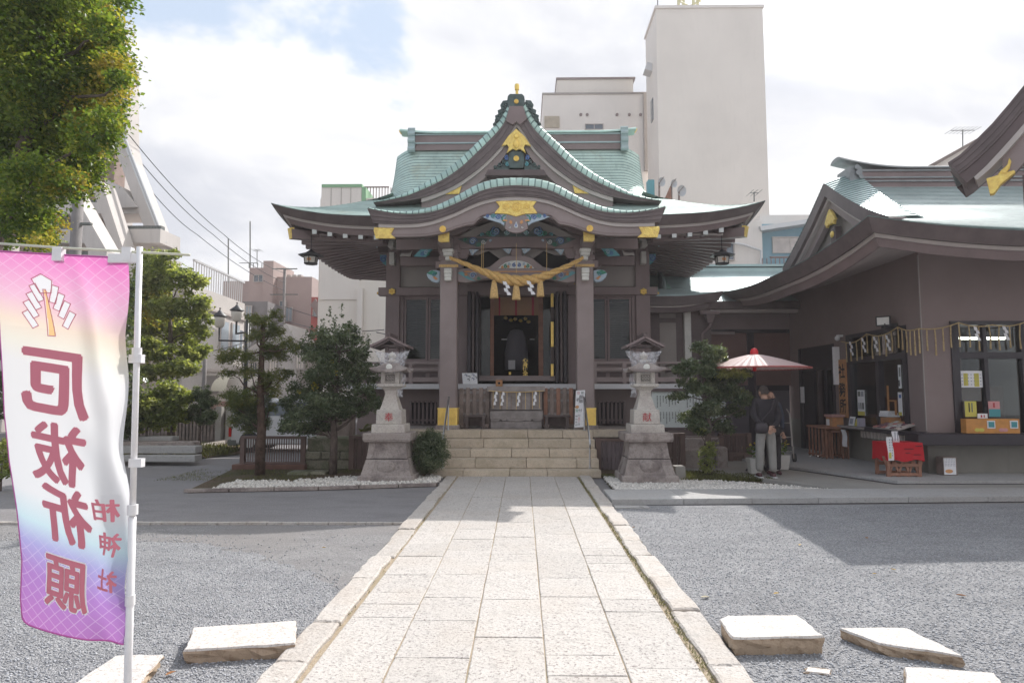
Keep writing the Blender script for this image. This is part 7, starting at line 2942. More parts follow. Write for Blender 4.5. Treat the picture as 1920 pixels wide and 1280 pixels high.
panel_fence(1240, 1280, 812, 880, 13.1, 'brown board fence right of the right lantern', 4)
panel_fence(1278, 1352, 818, 850, 13.6, 'low brown board fence behind the shaped tree', 7)
metal_fence(1366, 1402, 848, 884, 14.6, 'short barred metal fence beyond the umbrella stand', 9)
panel_fence(1352, 1405, 812, 862, 14.9, 'brown board fence behind the parasol stand', 8)
m = MB()
a, b = W(438, 880, 13.3), W(570, 893, 13.2)
m.bx(a.x, b.x, 13.2, 13.5, 0.0, .13)
single('fence_plinth', m, [mat('red_brown_kerb', (.17, .09, .07), .8, .15, 4, .2)], 'reddish brown kerb under the left metal fence', 'kerb', (a.x, 13.3, 0), bevel=.01)
r = root('stone_pedestal', 'mossy stacked stone pedestal behind the broadleaf tree', 'pedestal', (W(618, 850, 14.0).x, 14.0, 0))
for (p0, p1, ya, yb, y0) in ((569, 616, 862, 890, 13.75), (618, 662, 861, 890, 13.78), (567, 600, 847, 861, 13.72), (602, 636, 847, 861, 13.74), (638, 662, 847, 861, 13.72), (576, 655, 820, 846, 13.85)):
 y0 -= .38
 a, b = W(p0, ya, y0), W(p1, yb, y0)
 m = MB()
 m.bx(a.x, b.x, y0, y0 + 1.0, max(0, b.z), a.z)
 m.build('stone', [MOSSST], r, bevel=.02)
r2 = root('timber_post_block', 'short dark timber block standing on the mossy stone pedestal', 'timber block', (W(620, 800, 14.0).x, 14.0, .7))
a, b = W(594, 770, 14.0), W(655, 820, 14.0)
m = MB()
m.bx(a.x, b.x, 14.0, 14.5, b.z, a.z)
m.build('block', [OLDW], r2, bevel=.01)
r = root('stone_blocks', 'dark rough stones below the fence right of the right lantern', 'stones', (W(1310, 860, 13.3).x, 13.3, 0))
for (p0, p1, ya, yb, y0) in ((1281, 1322, 842, 879, 13.2), (1343, 1366, 838, 879, 13.25), (1324, 1342, 850, 880, 13.3), (1285, 1350, 820, 842, 13.5)):
 a, b = W(p0, ya, y0), W(p1, yb, y0)
 m = MB()
 m.bx(a.x, b.x, y0, y0 + .5, 0, a.z)
 m.build('stone', [OLDST], r, bevel=.03)
a, b = W(1266, 874, 11.9), W(1286, 896, 11.9)
m = MB()
m.bx(a.x, b.x, 11.9, 12.15, 0, a.z)
single('concrete_stub', m, [CONC], 'small square concrete stub beside the right stone lantern', 'block', (a.x, 12, 0), bevel=.01)
for k, (p0, p1, yy_) in enumerate(((538, 578, 12.35), (580, 610, 12.4))):
 a, b = W(p0, 888, yy_), W(p1, 893, yy_)
 m = MB()
 m.bx(a.x, b.x, yy_, yy_ + .35, 0.0, .085)
 single('stepping_stone', m, [MOSSST], ('flat stepping stone between the two left trees, nearer the pine' if k == 0 else 'flat stepping stone at the foot of the broadleaf tree'), 'stepping stone', (a.x, yy_, 0), bevel=.02)
px0 = W(1415, 690, 12.5)
PR = root('paper_parasol', 'large pink paper parasol with a red top and scarlet rim on a pole', 'parasol', (px0.x, 12.5, .12))
zr, zt_ = W(1415, 690, 12.5).z, W(1415, 664, 12.5).z
Rr = W(1513, 690, 12.5).x - px0.x
NR_ = 44
pm = MATS.get('parasol_paper')
pm, t, b = newmat('parasol_paper')
b.inputs['Base Color'].default_value = (.72, .54, .52, 1)
b.inputs['Roughness'].default_value = .6
tr = nn(t, 'ShaderNodeBsdfTranslucent')
tr.inputs[0].default_value = (.8, .55, .5, 1)
ms = nn(t, 'ShaderNodeMixShader')
ms.inputs[0].default_value = .3
t.links.new(b.outputs[0], ms.inputs[1])
t.links.new(tr.outputs[0], ms.inputs[2])
t.links.new(ms.outputs[0], t.nodes['Material Output'].inputs[0])
m = MB()
rows = []
for i in range(9):
 t_ = i / 8
 ring = []
 for k in range(NR_ * 2 + 1):
  a_ = math.pi * k / NR_
  rad = .05 + (Rr - .05) * t_
  z = zt_ - (zt_ - zr) * t_ ** 1.25 - (.012 * t_ if k % 2 else 0)
  ring.append((px0.x + rad * math.cos(a_), 12.5 + rad * math.sin(a_), z))
 rows.append(ring)
m.strip(rows)
m.build('canopy', [pm], PR)
for k in range(NR_):
 a_ = 2 * math.pi * k / NR_
 m = MB()
 m.tube([(px0.x + rad * math.cos(a_), 12.5 + rad * math.sin(a_), zt_ - (zt_ - zr) * ((rad - .05) / (Rr - .05)) ** 1.25 - .012) for rad in (.06, Rr * .35, Rr * .7, Rr)], .006, 4)
 m.build('rib', [MATS['pale_rib'] if 'pale_rib' in MATS else flat('pale_rib', (.58, .40, .37), .6)], PR)
m = MB()
m.tube([(px0.x + (Rr + .002) * math.cos(2 * math.pi * k / 60), 12.5 + (Rr + .002) * math.sin(2 * math.pi * k / 60), zr - .006) for k in range(61)], .016, 6)
m.build('rim', [flat('scarlet_rim', (.42, .09, .08), .6)], PR)
m = MB()
m.lathe([(.075, -.02), (.075, .07), (.055, .10), (.05, .12), (.0, .13)], (px0.x, 12.5, zt_ - .01), 16)
m.build('cap', [REDL], PR, smooth='auto')
m = MB()
m.tube([(px0.x, 12.5, .12), (px0.x, 12.5, 1.3), (px0.x, 12.5, zt_)], .022, 8)
m.build('pole', [LACQ], PR, smooth=True)
m = MB()
m.lathe([(.03, 0), (.04, .08), (.03, .10)], (px0.x, 12.5, zr - .06), 10)
m.build('runner', [REDL], PR)
for k in range(4):
 a_ = .6 + k * math.pi / 2
 m = MB()
 m.tube([(px0.x, 12.5, .30), (px0.x + .26 * math.cos(a_), 12.5 + .26 * math.sin(a_), .09)], .02, 6)
 m.build('stand_foot', [LACQ], PR)
PET = leafmat('yellow_petal', [(.55, .42, .03), (.75, .60, .05), (.8, .7, .2)], .3)
LFG = leafmat('small_green_leaf', [(.05, .09, .03), (.09, .15, .04), (.16, .22, .06)], .35)
for k, (px_, pya, yy_, lab) in enumerate(((1414, 858, 12.25, 'pale planter with yellow flowers at the foot of the parasol pole'),
           (1447, 856, 12.55, 'pale planter behind the legs of the man in the dark jacket'),
           (1466, 852, 12.9, 'pale planter right of the man, by the office wall'))):
 p = W(px_, pya, yy_)
 r = root('planter', lab, 'planter', (p.x, yy_, .09))
 m = MB()
 m.frustum((p.x, yy_), .09, .09, .125, .125, .09, p.z)
 m.build('pot', [flat('pale_pot', (.50, .48, .45), .6) if 'pale_pot' not in MATS else MATS['pale_pot']], r, bevel=.01)
 leaves('plant_leaves', r, LFG, [(p.x, yy_, p.z + .12, .12, .12, .10)], 130, .055, 50 + k)
 leaves('flowers', r, PET, [(p.x, yy_, p.z + .2, .15, .15, .12)], 24, .04, 60 + k)
p = W(1478, 860, 13.9)
r = root('sack_trolley', 'pale metal hand trolley leaning by the office corner behind the man', 'trolley', (p.x, 13.9, .12))
for dx in (-.12, .12):
 m = MB()
 m.tube([(p.x + dx, 13.9, .2), (p.x + dx, 14.05, 1.15), (p.x + dx * .6, 14.09, 1.25)], .014, 6)
 m.build('side_tube', [PLAST], r)
for z in (.35, .65, .95):
 m = MB()
 m.tube([(p.x - .12, 13.92 + (z - .2) * .157, z), (p.x + .12, 13.92 + (z - .2) * .157, z)], .01, 6)
 m.build('cross_bar', [PLAST], r)
for dx in (-.15, .15):
 m = MB()
 m.tube([(p.x + dx - .02, 13.95, .22), (p.x + dx + .02, 13.95, .22)], .09, 12)
 m.build('wheel', [BLACKM], r)
# ================================================================== people
def skin_body(name, verts, edges, radii, parent, mt, sub=2, rootv=0):
 me = bpy.data.meshes.new(name)
 me.from_pydata(verts, edges, [])
 o = bpy.data.objects.new(name, me)
 COL.objects.link(o)
 md = o.modifiers.new('skin', 'SKIN')
 md.use_smooth_shade = True
 sv = me.skin_vertices[0].data
 for i, rr_ in enumerate(radii):
  sv[i].radius = rr_ if isinstance(rr_, tuple) else (rr_, rr_)
 sv[rootv].use_root = True
 ms_ = o.modifiers.new('sub', 'SUBSURF')
 ms_.levels = ms_.render_levels = sub
 dg = bpy.context.evaluated_depsgraph_get()
 m2 = bpy.data.meshes.new_from_object(o.evaluated_get(dg))
 bpy.data.objects.remove(o)
 bpy.data.meshes.remove(me)
 m2.name = name
 o = bpy.data.objects.new(name, m2)
 COL.objects.link(o)
 m2.materials.clear()
 for k in (mt if isinstance(mt, list) else [mt]):
  m2.materials.append(k)
 m2.polygons.foreach_set('use_smooth', [True] * len(m2.polygons))
 if parent:
  o.parent = parent
 return o
SKINM = flat('skin', (.42, .25, .18), .5)
JACK = mat('dark_navy_jacket', (.020, .016, .021), .75, .2, 6, .5, 18, bdist=.03)
TROU = mat('grey_trousers', (.27, .26, .245), .8, .08, 5, .6, 14, bdist=.03)
HAIRM = mat('greying_hair', (.05, .038, .032), .8, .3, 40, .6, 120)
SHOE = flat('dark_red_shoe', (.08, .03, .035), .5)
SOLE = flat('white_sole', (.6, .6, .6), .5)
def head(par, c, rz, s=1.0, hairm=HAIRM):
 """head seen mostly from behind: skull, face, ears and hair; c = centre, faces +y rotated by rz"""
 def P(x, y, z):
  return (c[0] + s * (x * math.cos(rz) - y * math.sin(rz)), c[1] + s * (x * math.sin(rz) + y * math.cos(rz)), c[2] + s * z)
 m = MB()
 n, k_ = 16, 12
 base = MB()
 base.sphere((0, 0, 0), (.072, .090, .105), n, k_)
 v = []
 for (x, y, z) in base.v:
  if z < -.02:                         # jaw narrows, chin forward
   t = min(1, (-z - .02) / .09)
   x *= 1 - .32 * t
   y = y * (1 - .2 * t) + .018 * t
  if y > .06 and abs(x) < .03:         # brow and nose
   y += .012 * math.exp(-((z + .01) / .02) ** 2) * (1 - abs(x) / .03)
   y -= .006 * math.exp(-((z - .02) / .015) ** 2)
  v.append(P(x, y, z))
 m.add(v, base.f)
 hd = m.build('head', [SKINM], par, smooth=True)
 m = MB()
 m.add([P(-.011, .088, .012), P(.011, .088, .012), P(.015, .092, -.026), P(0, .115, -.024), P(-.015, .092, -.026)], [(0, 1, 3), (1, 2, 3), (0, 3, 4), (2, 4, 3)])
 m.build('nose', [SKINM], hd)
 for sx_ in (-1, 1):
  m = MB()
  e = MB()
  e.sphere((0, 0, 0), (.010, .018, .030), 8, 6)
  m.add([P(sx_ * .075 + x, -.005 + y, -.008 + z) for x, y, z in e.v], e.f)
  m.build('ear', [SKINM], hd, smooth=True)
  m = MB()
  e = MB()
  e.sphere((0, 0, 0), (.012, .005, .007), 8, 6)
  m.add([P(sx_ * .030 + x, .083 + y, .008 + z) for x, y, z in e.v], e.f)
  m.build('eye', [INK], hd, smooth=True)
 m = MB()
 e = MB()
 e.sphere((0, 0, 0), (.022, .005, .006), 8, 6)
 m.add([P(x, .085 + y, -.055 + z) for x, y, z in e.v], e.f)
 m.build('mouth', [REDI], hd, smooth=True)
 m = MB()
 e = MB()
 e.sphere((0, 0, 0), (.079, .096, .110), 20, 16)
 vv = []
 for x, y, z in e.v:
  if y > .045 or z < -.035:
   f_ = .93
   x, y, z = x * f_, y * f_ - (.012 if y > 0 else 0), z * f_ if z > -.03 else -.03 + (z + .03) * .35
  vv.append(P(x + random.uniform(-.002, .002), y - .004, z + .006 + random.uniform(-.002, .002)))
 m.add(vv, e.f)
 m.build('hair', [hairm], hd, smooth=True)
 m = MB()
 m.tube([P(0, -.015, -.06), P(0, -.02, -.13)], [.052 * s, .058 * s], 12)
 m.build('neck', [SKINM], hd, smooth=True)
 return hd
def hand(par, w, palm, fingers_dir, side_dir, curl=.5, thumb_side=1):
 """five-fingered hand: w wrist point, palm centre direction, etc."""
 w, f, s_ = Vector(w), Vector(fingers_dir).normalized(), Vector(side_dir).normalized()
 nrm = f.cross(s_).normalized()
 V, E, Rr_ = [tuple(w), tuple(w + f * .045), tuple(w + f * .085)], [(0, 1), (1, 2)], [(.020, .026), (.018, .036), (.013, .036)]
 for k in range(4):
  L = (.066, .074, .069, .054)[k]
  o_ = (k - 1.5) * .019
  b0 = len(V)
  p0 = w + f * .075 + s_ * o_
  c1 = p0 + f * L * .45 + nrm * L * .15 * curl
  c2 = c1 + f * L * .30 + nrm * L * .30 * curl
  c3 = c2 + f * L * .18 + nrm * L * .35 * curl
  V += [tuple(p0), tuple(c1), tuple(c2), tuple(c3)]
  E += [(2, b0), (b0, b0 + 1), (b0 + 1, b0 + 2), (b0 + 2, b0 + 3)]
  Rr_ += [.0095, .009, .0085, .0075]
 b0 = len(V)
 q = w + f * .03 + s_ * .03 * thumb_side
 V += [tuple(q), tuple(q + s_ * .022 * thumb_side + f * .022), tuple(q + s_ * .028 * thumb_side + f * .05)]
 E += [(1, b0), (b0, b0 + 1), (b0 + 1, b0 + 2)]
 Rr_ += [.012, .011, .009]
 return skin_body('hand', V, E, Rr_, par, SKINM, 1)
mp_ = W(1440, 890, 11.7)
MX, MY, MZ = mp_.x, 11.75, .078
P1 = root('person', 'man in dark jacket and grey trousers seen from behind, hands clasped at his back', 'person', (MX, MY, MZ))
H = 1.66
def off3(pts, ox, oy, oz=0, s=1.0):
 return [(ox * 0 + x * s, oy * 0 + y * s, z * s + oz) for x, y, z in pts]
bod = [(0, 0, .92), (0, .00, 1.10), (0, -.01, 1.27), (0, .00, 1.38),
  (-.17, .0, 1.37), (-.235, -.04, 1.12), (-.14, -.17, .97), (-.02, -.20, .93),
  (.17, .0, 1.37), (.235, -.04, 1.12), (.15, -.17, .98), (.04, -.20, .90)]
be = [(0, 1), (1, 2), (2, 3), (2, 4), (4, 5), (5, 6), (6, 7), (2, 8), (8, 9), (9, 10), (10, 11)]
br = [(.175, .125), (.175, .12), (.19, .115), (.10, .08), (.085, .08), (.062, .062), (.052, .052), (.036, .036), (.085, .08), (.062, .062), (.052, .052), (.036, .036)]
skin_body('jacket', bod, be, br, P1, JACK)
lg = [(0, .0, .86), (-.085, .0, .84), (-.115, .0, .46), (-.125, .02, .10), (.085, .0, .84), (.10, -.01, .46), (.12, .01, .10), (0, 0, .93)]
le = [(0, 1), (1, 2), (2, 3), (0, 4), (4, 5), (5, 6), (0, 7)]
lr = [(.15, .12), (.095, .10), (.075, .08), (.068, .072), (.095, .10), (.075, .08), (.068, .072), (.15, .11)]
skin_body('trousers', lg, le, lr, P1, TROU)
for x, y in ((-.125, .03), (.12, .02)):
 sh = skin_body('shoe', [(x, y - .07, .045), (x, y + .02, .05), (x, y + .12, .035)], [(0, 1), (1, 2)], [(.045, .04), (.045, .045), (.04, .03)], P1, SHOE, 1)
 m = MB()
 m.bx(x - .045, x + .045, y - .12, y + .16, .0, .018)
 m.build('sole', [SOLE], sh, local=True, bevel=.006)
hd = head(P1, (MX - .02, MY + .0, MZ + 1.53), .35, 1.05)
h1 = hand(P1, (-.02, -.215, .925), None, (.75, -.1, -.6), (.6, -.1, .75), .6, 1)
h2 = hand(P1, (.0, -.235, .93), None, (-.1, -.1, -1), (1, 0, .1), .8, 1)
m = MB()
m.tube([(.13, -.10, 1.38), (.05, -.135, 1.22), (-.10, -.15, 1.05), (-.16, -.14, .97)], [.012, .012, .012, .012], 6)
m.tube([(.13, -.10, 1.38), (.14, .0, 1.42), (.11, .09, 1.36)], .012, 6)
m.build('bag_strap', [LACQ], P1, local=True)
bag = root('shoulder_bag', 'black shoulder bag slung low across the back of the man in the dark jacket', 'bag', (MX - .14, MY - .19, MZ + .90))
sk = skin_body('bag_body', [(-.12, 0, 0), (0, -.01, -.01), (.12, 0, 0)], [(0, 1), (1, 2)], [(.05, .09), (.055, .11), (.05, .09)], bag, LACQ, 1, 1)
Q = root('person', 'person in dark clothes mostly hidden beyond the man in the jacket, face turned this way', 'person', (MX + .29, MY + .45, MZ))
bod2 = [(x * .85, y * .8, z * .95) for x, y, z in [(0, 0, .92), (0, .0, 1.10), (0, 0, 1.27), (0, 0, 1.38), (-.16, 0, 1.36), (-.22, .0, 1.1), (-.2, -.08, .88), (.16, 0, 1.36), (.22, 0, 1.1), (.2, -.08, .88)]]
skin_body('jacket', bod2, [(0, 1), (1, 2), (2, 3), (2, 4), (4, 5), (5, 6), (2, 7), (7, 8), (8, 9)], [(.14, .10), (.14, .10), (.15, .10), (.08, .07), (.07, .065), (.05, .05), (.04, .04), (.07, .065), (.05, .05), (.04, .04)], Q, mat('blue_black_coat', (.03, .035, .055), .8, .2, 6, .3, 20))
skin_body('trousers', [(0, 0, .82), (-.08, 0, .80), (-.09, 0, .44), (-.09, 0, .08), (.08, 0, .80), (.09, 0, .44), (.09, 0, .08)], [(0, 1), (1, 2), (2, 3), (0, 4), (4, 5), (5, 6)], [(.13, .10), .085, .065, .055, .085, .065, .055], Q, JACK)
for x in (-.09, .09):
 skin_body('shoe', [(x, .05, .04), (x, -.03, .045), (x, -.13, .03)], [(0, 1), (1, 2)], [.04, .042, .033], Q, SHOE, 1)
head(Q, (MX + .27, MY + .43, MZ + 1.44), math.pi - .25, 1.0)
for sx_ in (-1, 1):
 hand(Q, (sx_ * .17, -.09, .80), None, (0, -.25, -1), (1, 0, 0), .5, -sx_)
# ================================================================== trees and shrubs
L_BIG = leafmat('broad_leaf_green', [(.045, .085, .022), (.10, .16, .035), (.20, .26, .05), (.38, .35, .08)], .55, .45)
L_DARK = leafmat('glossy_dark_leaf', [(.055, .08, .045), (.095, .13, .07), (.155, .19, .11), (.28, .31, .20)], .32, .28)
L_MID = leafmat('olive_leaf', [(.11, .14, .05), (.18, .22, .075), (.30, .33, .12), (.48, .48, .24)], .55, .42)
L_PINE = leafmat('conifer_needles', [(.055, .08, .025), (.10, .135, .04), (.17, .19, .05), (.28, .24, .07)], .3, .5)
L_YEL = leafmat('autumn_tip', [(.20, .22, .03), (.32, .30, .05), (.40, .33, .07), (.36, .22, .07)], .45, .5)
L_GRASS = leafmat('moss_leaf', [(.05, .055, .02), (.10, .105, .03), (.19, .19, .06)], .25, .7)
def limb(par, pts, r0, r1, name='branch', mt=None):
 m = MB()
 n = len(pts)
 m.tube(pts, [r0 + (r1 - r0) * i / (n - 1) for i in range(n)], 8)
 return m.build(name, [mt or BARK], par, smooth=True)
def bend(a, b, k=5, j=.06, rr_=random):
 a, b = Vector(a), Vector(b)
 L = (b - a).length
 return [a] + [a.lerp(b, i / k) + Vector((rr_.uniform(-j, j), rr_.uniform(-j, j), rr_.uniform(-j, j))) * L for i in range(1, k)] + [b]
def tree(name, label, base, trunk, r0, clumps, n, leaf, lm, seed, bark=None, tuft=.18, ntuft=26, asp=.6, shell=.5, extra=None, cat='tree'):
 """trunk: points (world); clumps in world"""
 rr_ = random.Random(seed)
 r = root(name, label, cat, base)
 limb(r, trunk, r0, r0 * .35, 'trunk', bark)
 T = [Vector(p) for p in trunk]
 for i, c in enumerate(clumps):
  c0 = Vector(c[:3])
  q = min(T[1:], key=lambda p: (p - c0).length + abs(p.z - (c0.z - .3)) * .8)
  if (c0 - q).length > .12:
   limb(r, bend(q, c0, 4, .05, rr_), r0 * .2, r0 * .06, 'branch', bark)
 leaves('crown', r, lm, clumps, n, leaf, seed, asp, tuft, ntuft, shell=shell)
 if extra:
  for nm, lm2, cl2, n2, lf2 in extra:
   leaves(nm, r, lm2, cl2, n2, lf2, seed + 9, asp, tuft, ntuft, shell=shell)
 return r
def cl(specs, Y, jy=0.0, seed=0, ky=.9):
 """clumps from (px, py, rpx, rpy) at distance Y"""
 rr_ = random.Random(seed)
 out = []
 for s in specs:
  px_, py_, rx_, ry_ = s[:4]
  yy_ = Y + (s[4] if len(s) > 4 else rr_.uniform(-jy, jy))
  p = W(px_, py_, yy_)
  out.append((p.x, yy_, p.z, rx_ * yy_ / FPX, rx_ * yy_ / FPX * ky, ry_ * yy_ / FPX))
 return out
YT = 8.2
sp = [(30, 60, 95, 80), (120, 40, 80, 70), (170, 90, 70, 55), (60, 170, 95, 70), (160, 190, 75, 60), (205, 140, 45, 45), (20, 270, 90, 70), (110, 270, 85, 60), (180, 250, 50, 45), (60, 340, 75, 45), (140, 325, 60, 40),
  (-60, 120, 110, 120), (-80, 280, 100, 100), (90, -60, 110, 80), (-20, -80, 120, 90), (180, -20, 60, 60), (30, 400, 60, 45), (60, 440, 45, 28), (-30, 420, 70, 60), (200, 60, 35, 35), (222, 150, 25, 20)]
c_ = cl(sp, YT, .9, 1)
b0 = W(8, 736, YT)
tree('broadleaf_tree', 'huge green tree with yellowing leaves and right edges coloured as sunlit, hanging in at the top left', (b0.x, YT, 0), [(b0.x - .5, YT, 0), (b0.x - .45, YT, 1.4), W(-15, 450, YT), W(8, 360, YT), W(60, 240, YT), W(90, 120, YT)], .17, c_, 112000, .058, L_BIG, 2,
  ntuft=60, tuft=.23, extra=[('yellow_leaves', L_YEL, cl([(215, 140, 35, 45), (185, 55, 45, 55), (165, 200, 55, 45), (185, 255, 35, 35), (95, 425, 30, 22), (120, 340, 40, 25), (75, 455, 25, 12)], YT, .8, 3), 6500, .05)])  # autumn leaves, spread on the right edges to colour in the sunlit highlight
sp = [(300, 505, 34, 24), (345, 530, 34, 24), (285, 545, 34, 24), (362, 575, 30, 26), (310, 575, 34, 20), (375, 610, 20, 30), (330, 620, 36, 22), (360, 660, 28, 22), (275, 610, 36, 26), (330, 690, 40, 16), (280, 500, 26, 30), (290, 655, 34, 20), (285, 700, 30, 14), (318, 478, 18, 10), (250, 560, 24, 40)]
b0 = W(325, 800, 17.5)
tree('broadleaf_tree', 'tall olive green tree left of centre, beyond the banner pole', (b0.x, 17.5, 0), [(b0.x, 17.5, 0), (b0.x - .1, 17.5, 1.2), W(320, 640, 17.5), W(318, 560, 17.5)], .11, cl(sp, 17.5, .7, 4), 21000, .11, L_MID, 5, ntuft=30, tuft=.20, extra=[('yellow_leaves', L_YEL, cl([(300, 590, 35, 25), (290, 560, 25, 20)], 17, .3, 6), 500, .11)])
sp = [(200, 620, 60, 60), (150, 560, 60, 50), (90, 640, 70, 80), (215, 720, 50, 60), (120, 760, 80, 50), (20, 600, 60, 80), (10, 740, 50, 50), (228, 540, 30, 40)]
b0 = W(160, 830, 14.5)
tree('broadleaf_tree', 'dark leafy tree hidden mostly behind the hanging banner', (b0.x, 14.5, 0), [(b0.x, 14.5, 0), (b0.x, 14.5, 1), W(150, 640, 14.5)], .15, cl(sp, 14.5, .6, 8), 13000, .13, L_DARK, 9, ntuft=26)
for k, (px_, py_, rx_, ry_, yy_, n_, lm_, lab) in enumerate(((276, 768, 26, 44, 15.2, 4600, L_MID, 'pale green shrub right of the banner pole'), (322, 764, 34, 44, 15.6, 6400, L_MID, 'round bright green shrub left of the little conifer'),
               (250, 790, 18, 20, 14.9, 1400, L_DARK, 'low dark shrub beside the banner pole'))):
 p = W(px_, py_, yy_)
 tree('shrub', lab, (p.x, yy_, 0), [(p.x, yy_, 0), (p.x, yy_, .35), (p.x + .03, yy_, p.z - .1)], .05, [(p.x, yy_, p.z, rx_ * yy_ / FPX, rx_ * yy_ / FPX, ry_ * yy_ / FPX), (p.x - .1, yy_ - .1, p.z - .2, rx_ * .8 * yy_ / FPX, rx_ * .8 * yy_ / FPX, ry_ * .7 * yy_ / FPX)], n_, .09, lm_, 20 + k, cat='shrub')
p = W(376, 770, 15.8)
tree('small_conifer', 'small dark green conifer at the end of the shrubs by the road', (p.x, 15.8, 0), [(p.x, 15.8, 0), (p.x, 15.8, .6), (p.x, 15.8, p.z + .3)], .05, cl([(378, 735, 16, 14), (378, 755, 26, 16), (370, 778, 28, 16), (388, 782, 20, 14)], 15.8, .1, 12), 7000, .07, L_DARK, 31, asp=.3)
p = W(4, 868, 10.5)
tree('shrub', 'low yellow green plant at the very left edge behind the banner', (p.x, 10.5, 0), [(p.x, 10.5, 0), (p.x, 10.5, .2), (p.x, 10.5, .5)], .02, [(p.x, 10.5, .5, .2, .2, .35)], 500, .08, L_MID, 33, cat='shrub')
YQ = 12.35
b0 = W(487, 890, YQ)
trk = [(b0.x, YQ, .02), (b0.x + .01, YQ, .9), W(488, 740, YQ), W(491, 660, YQ), W(494, 600, YQ)]
sp = [(494, 602, 26, 10), (520, 590, 14, 12), (472, 597, 16, 8), (505, 622, 28, 14), (534, 640, 16, 13), (478, 630, 18, 12), (445, 668, 34, 16), (420, 672, 16, 9), (520, 665, 26, 15), (545, 655, 14, 11), (500, 655, 22, 14), (470, 700, 26, 10),
  (430, 700, 22, 5), (515, 705, 26, 12), (540, 700, 14, 8), (495, 720, 18, 14), (455, 742, 26, 20), (440, 760, 16, 14), (515, 735, 14, 14), (470, 770, 30, 18), (450, 790, 26, 14), (485, 790, 18, 16), (428, 742, 16, 5), (510, 765, 12, 12), (465, 805, 18, 6)]
tree('layered_conifer', 'layered conifer with reddish trunk in the left bed', (b0.x, YQ, 0), trk, .105, cl(sp, YQ, .3, 13), 15000, .08, L_PINE, 41, BARKR, asp=.13, tuft=.24, ntuft=22, shell=.3,
  extra=[('dark_needles', L_DARK, cl([(462, 775, 30, 22), (450, 750, 20, 22), (485, 792, 20, 16), (490, 740, 18, 22)], YQ + .15, .1, 3), 7000, .07)])
YE_ = 12.5
b0 = W(624, 890, YE_)
trk = [(b0.x, YE_, .02), (b0.x + .01, YE_, .7), W(625, 790, YE_), W(628, 730, YE_), W(636, 660, YE_)]
sp = [(625, 632, 34, 20), (655, 628, 22, 20), (590, 650, 30, 26), (640, 665, 42, 28), (675, 655, 20, 20), (600, 690, 40, 30), (575, 720, 34, 30), (650, 705, 40, 26), (685, 690, 14, 20), (640, 745, 40, 26), (680, 740, 26, 20), (560, 755, 32, 26),
  (600, 760, 40, 26), (565, 790, 34, 20), (610, 795, 30, 14), (660, 770, 30, 14), (700, 745, 12, 12), (545, 780, 16, 16), (698, 700, 16, 20), (704, 762, 16, 14), (540, 800, 20, 12), (585, 800, 30, 12)]
c_ = cl(sp, YE_, .45, 14)
tr_ = tree('evergreen_tree', 'rounded dark evergreen tree between the conifer and the left lantern', (b0.x, YE_, 0), trk, .085, c_, 30000, .066, L_DARK, 43, tuft=.20, ntuft=26, asp=.42,
   extra=[('top_sprigs', L_DARK, cl([(618, 588, 3, 16), (642, 584, 3, 18), (628, 600, 4, 10), (655, 606, 4, 10), (605, 606, 3, 10), (690, 640, 4, 14), (585, 618, 4, 10)], YE_, .2, 2), 420, .05),
     ('orange_berries', L_YEL, cl([(590, 725, 8, 8), (622, 682, 4, 10), (560, 735, 6, 5), (630, 700, 3, 8)], YE_ - .4, .1, 2), 90, .045)])
limb(tr_, bend(W(632, 805, YE_), W(690, 762, YE_), 4, .03), .03, .012)
p = W(806, 848, 12.05)
tree('round_bush', 'dark round clipped bush against the left end of the steps', (p.x, 12.05, 0), [(p.x, 12.05, 0), (p.x, 12.05, .12), (p.x, 12.05, .4)], .03, [(p.x, 12.05, .50, .27, .26, .30), (p.x + .10, 12.0, .66, .17, .18, .22), (p.x - .10, 12.0, .60, .15, .18, .24), (p.x - .08, 12.0, .33, .25, .25, .2), (p.x + .14, 12.0, .40, .20, .2, .2), (p.x, 12, .84, .08, .1, .10)], 15000, .048, L_DARK, 47, tuft=.26, ntuft=40, asp=.26, cat='bush')
r = root('cycad', 'spiky green cycad fronds behind the left stone lantern', 'plant', (W(668, 800, 13.0).x, 13.0, .6))
rr_ = random.Random(4)
p0 = W(680, 812, 13.0)
for k in range(16):
 a_ = -2.6 + 2.9 * k / 15
 L = rr_.uniform(.4, .6)
 d = Vector((math.cos(a_ + 1.0) * .9, rr_.uniform(-.5, .2), .55 + .2 * math.sin(a_)))
 v = []
 for i in range(14):
  t = .15 + .85 * i / 13
  q = p0 + d * L * t + Vector((0, 0, -.25 * t * t * L))
  for sg in (-1, 1):
   w = Vector((-d.z * .5, sg * .6, d.x * .5)).normalized() * .10 * (1 - .5 * t) + d * .05
   v.append([q, q + w * .5 + Vector((0, 0, .004)), q + w, q + w * .5 - Vector((.006, 0, .006))])
 quads('frond', r, MATS['conifer_needles'], np.array([[list(x) for x in qd] for qd in v]) - np.array(woff(r)), np.full(len(v), .5 + rr_.random() * .4))
YS = 12.3
b0 = W(1328, 884, YS)
trk = [(b0.x, YS, .02), (b0.x - .02, YS, .5), W(1330, 800, YS), W(1322, 750, YS), W(1320, 700, YS), W(1318, 660, YS)]
sp = [(1318, 652, 20, 12), (1338, 662, 22, 14), (1350, 672, 14, 8), (1290, 690, 26, 14), (1275, 695, 14, 8), (1325, 690, 20, 16), (1345, 705, 26, 14), (1375, 705, 24, 12), (1398, 700, 12, 8), (1290, 718, 22, 8), (1310, 730, 26, 12), (1272, 742, 20, 6),
  (1355, 735, 34, 16), (1385, 745, 26, 14), (1405, 752, 12, 8), (1330, 765, 26, 14), (1296, 780, 26, 10), (1370, 772, 26, 9), (1350, 795, 20, 10), (1300, 795, 24, 8), (1362, 805, 20, 6), (1315, 808, 16, 6)]
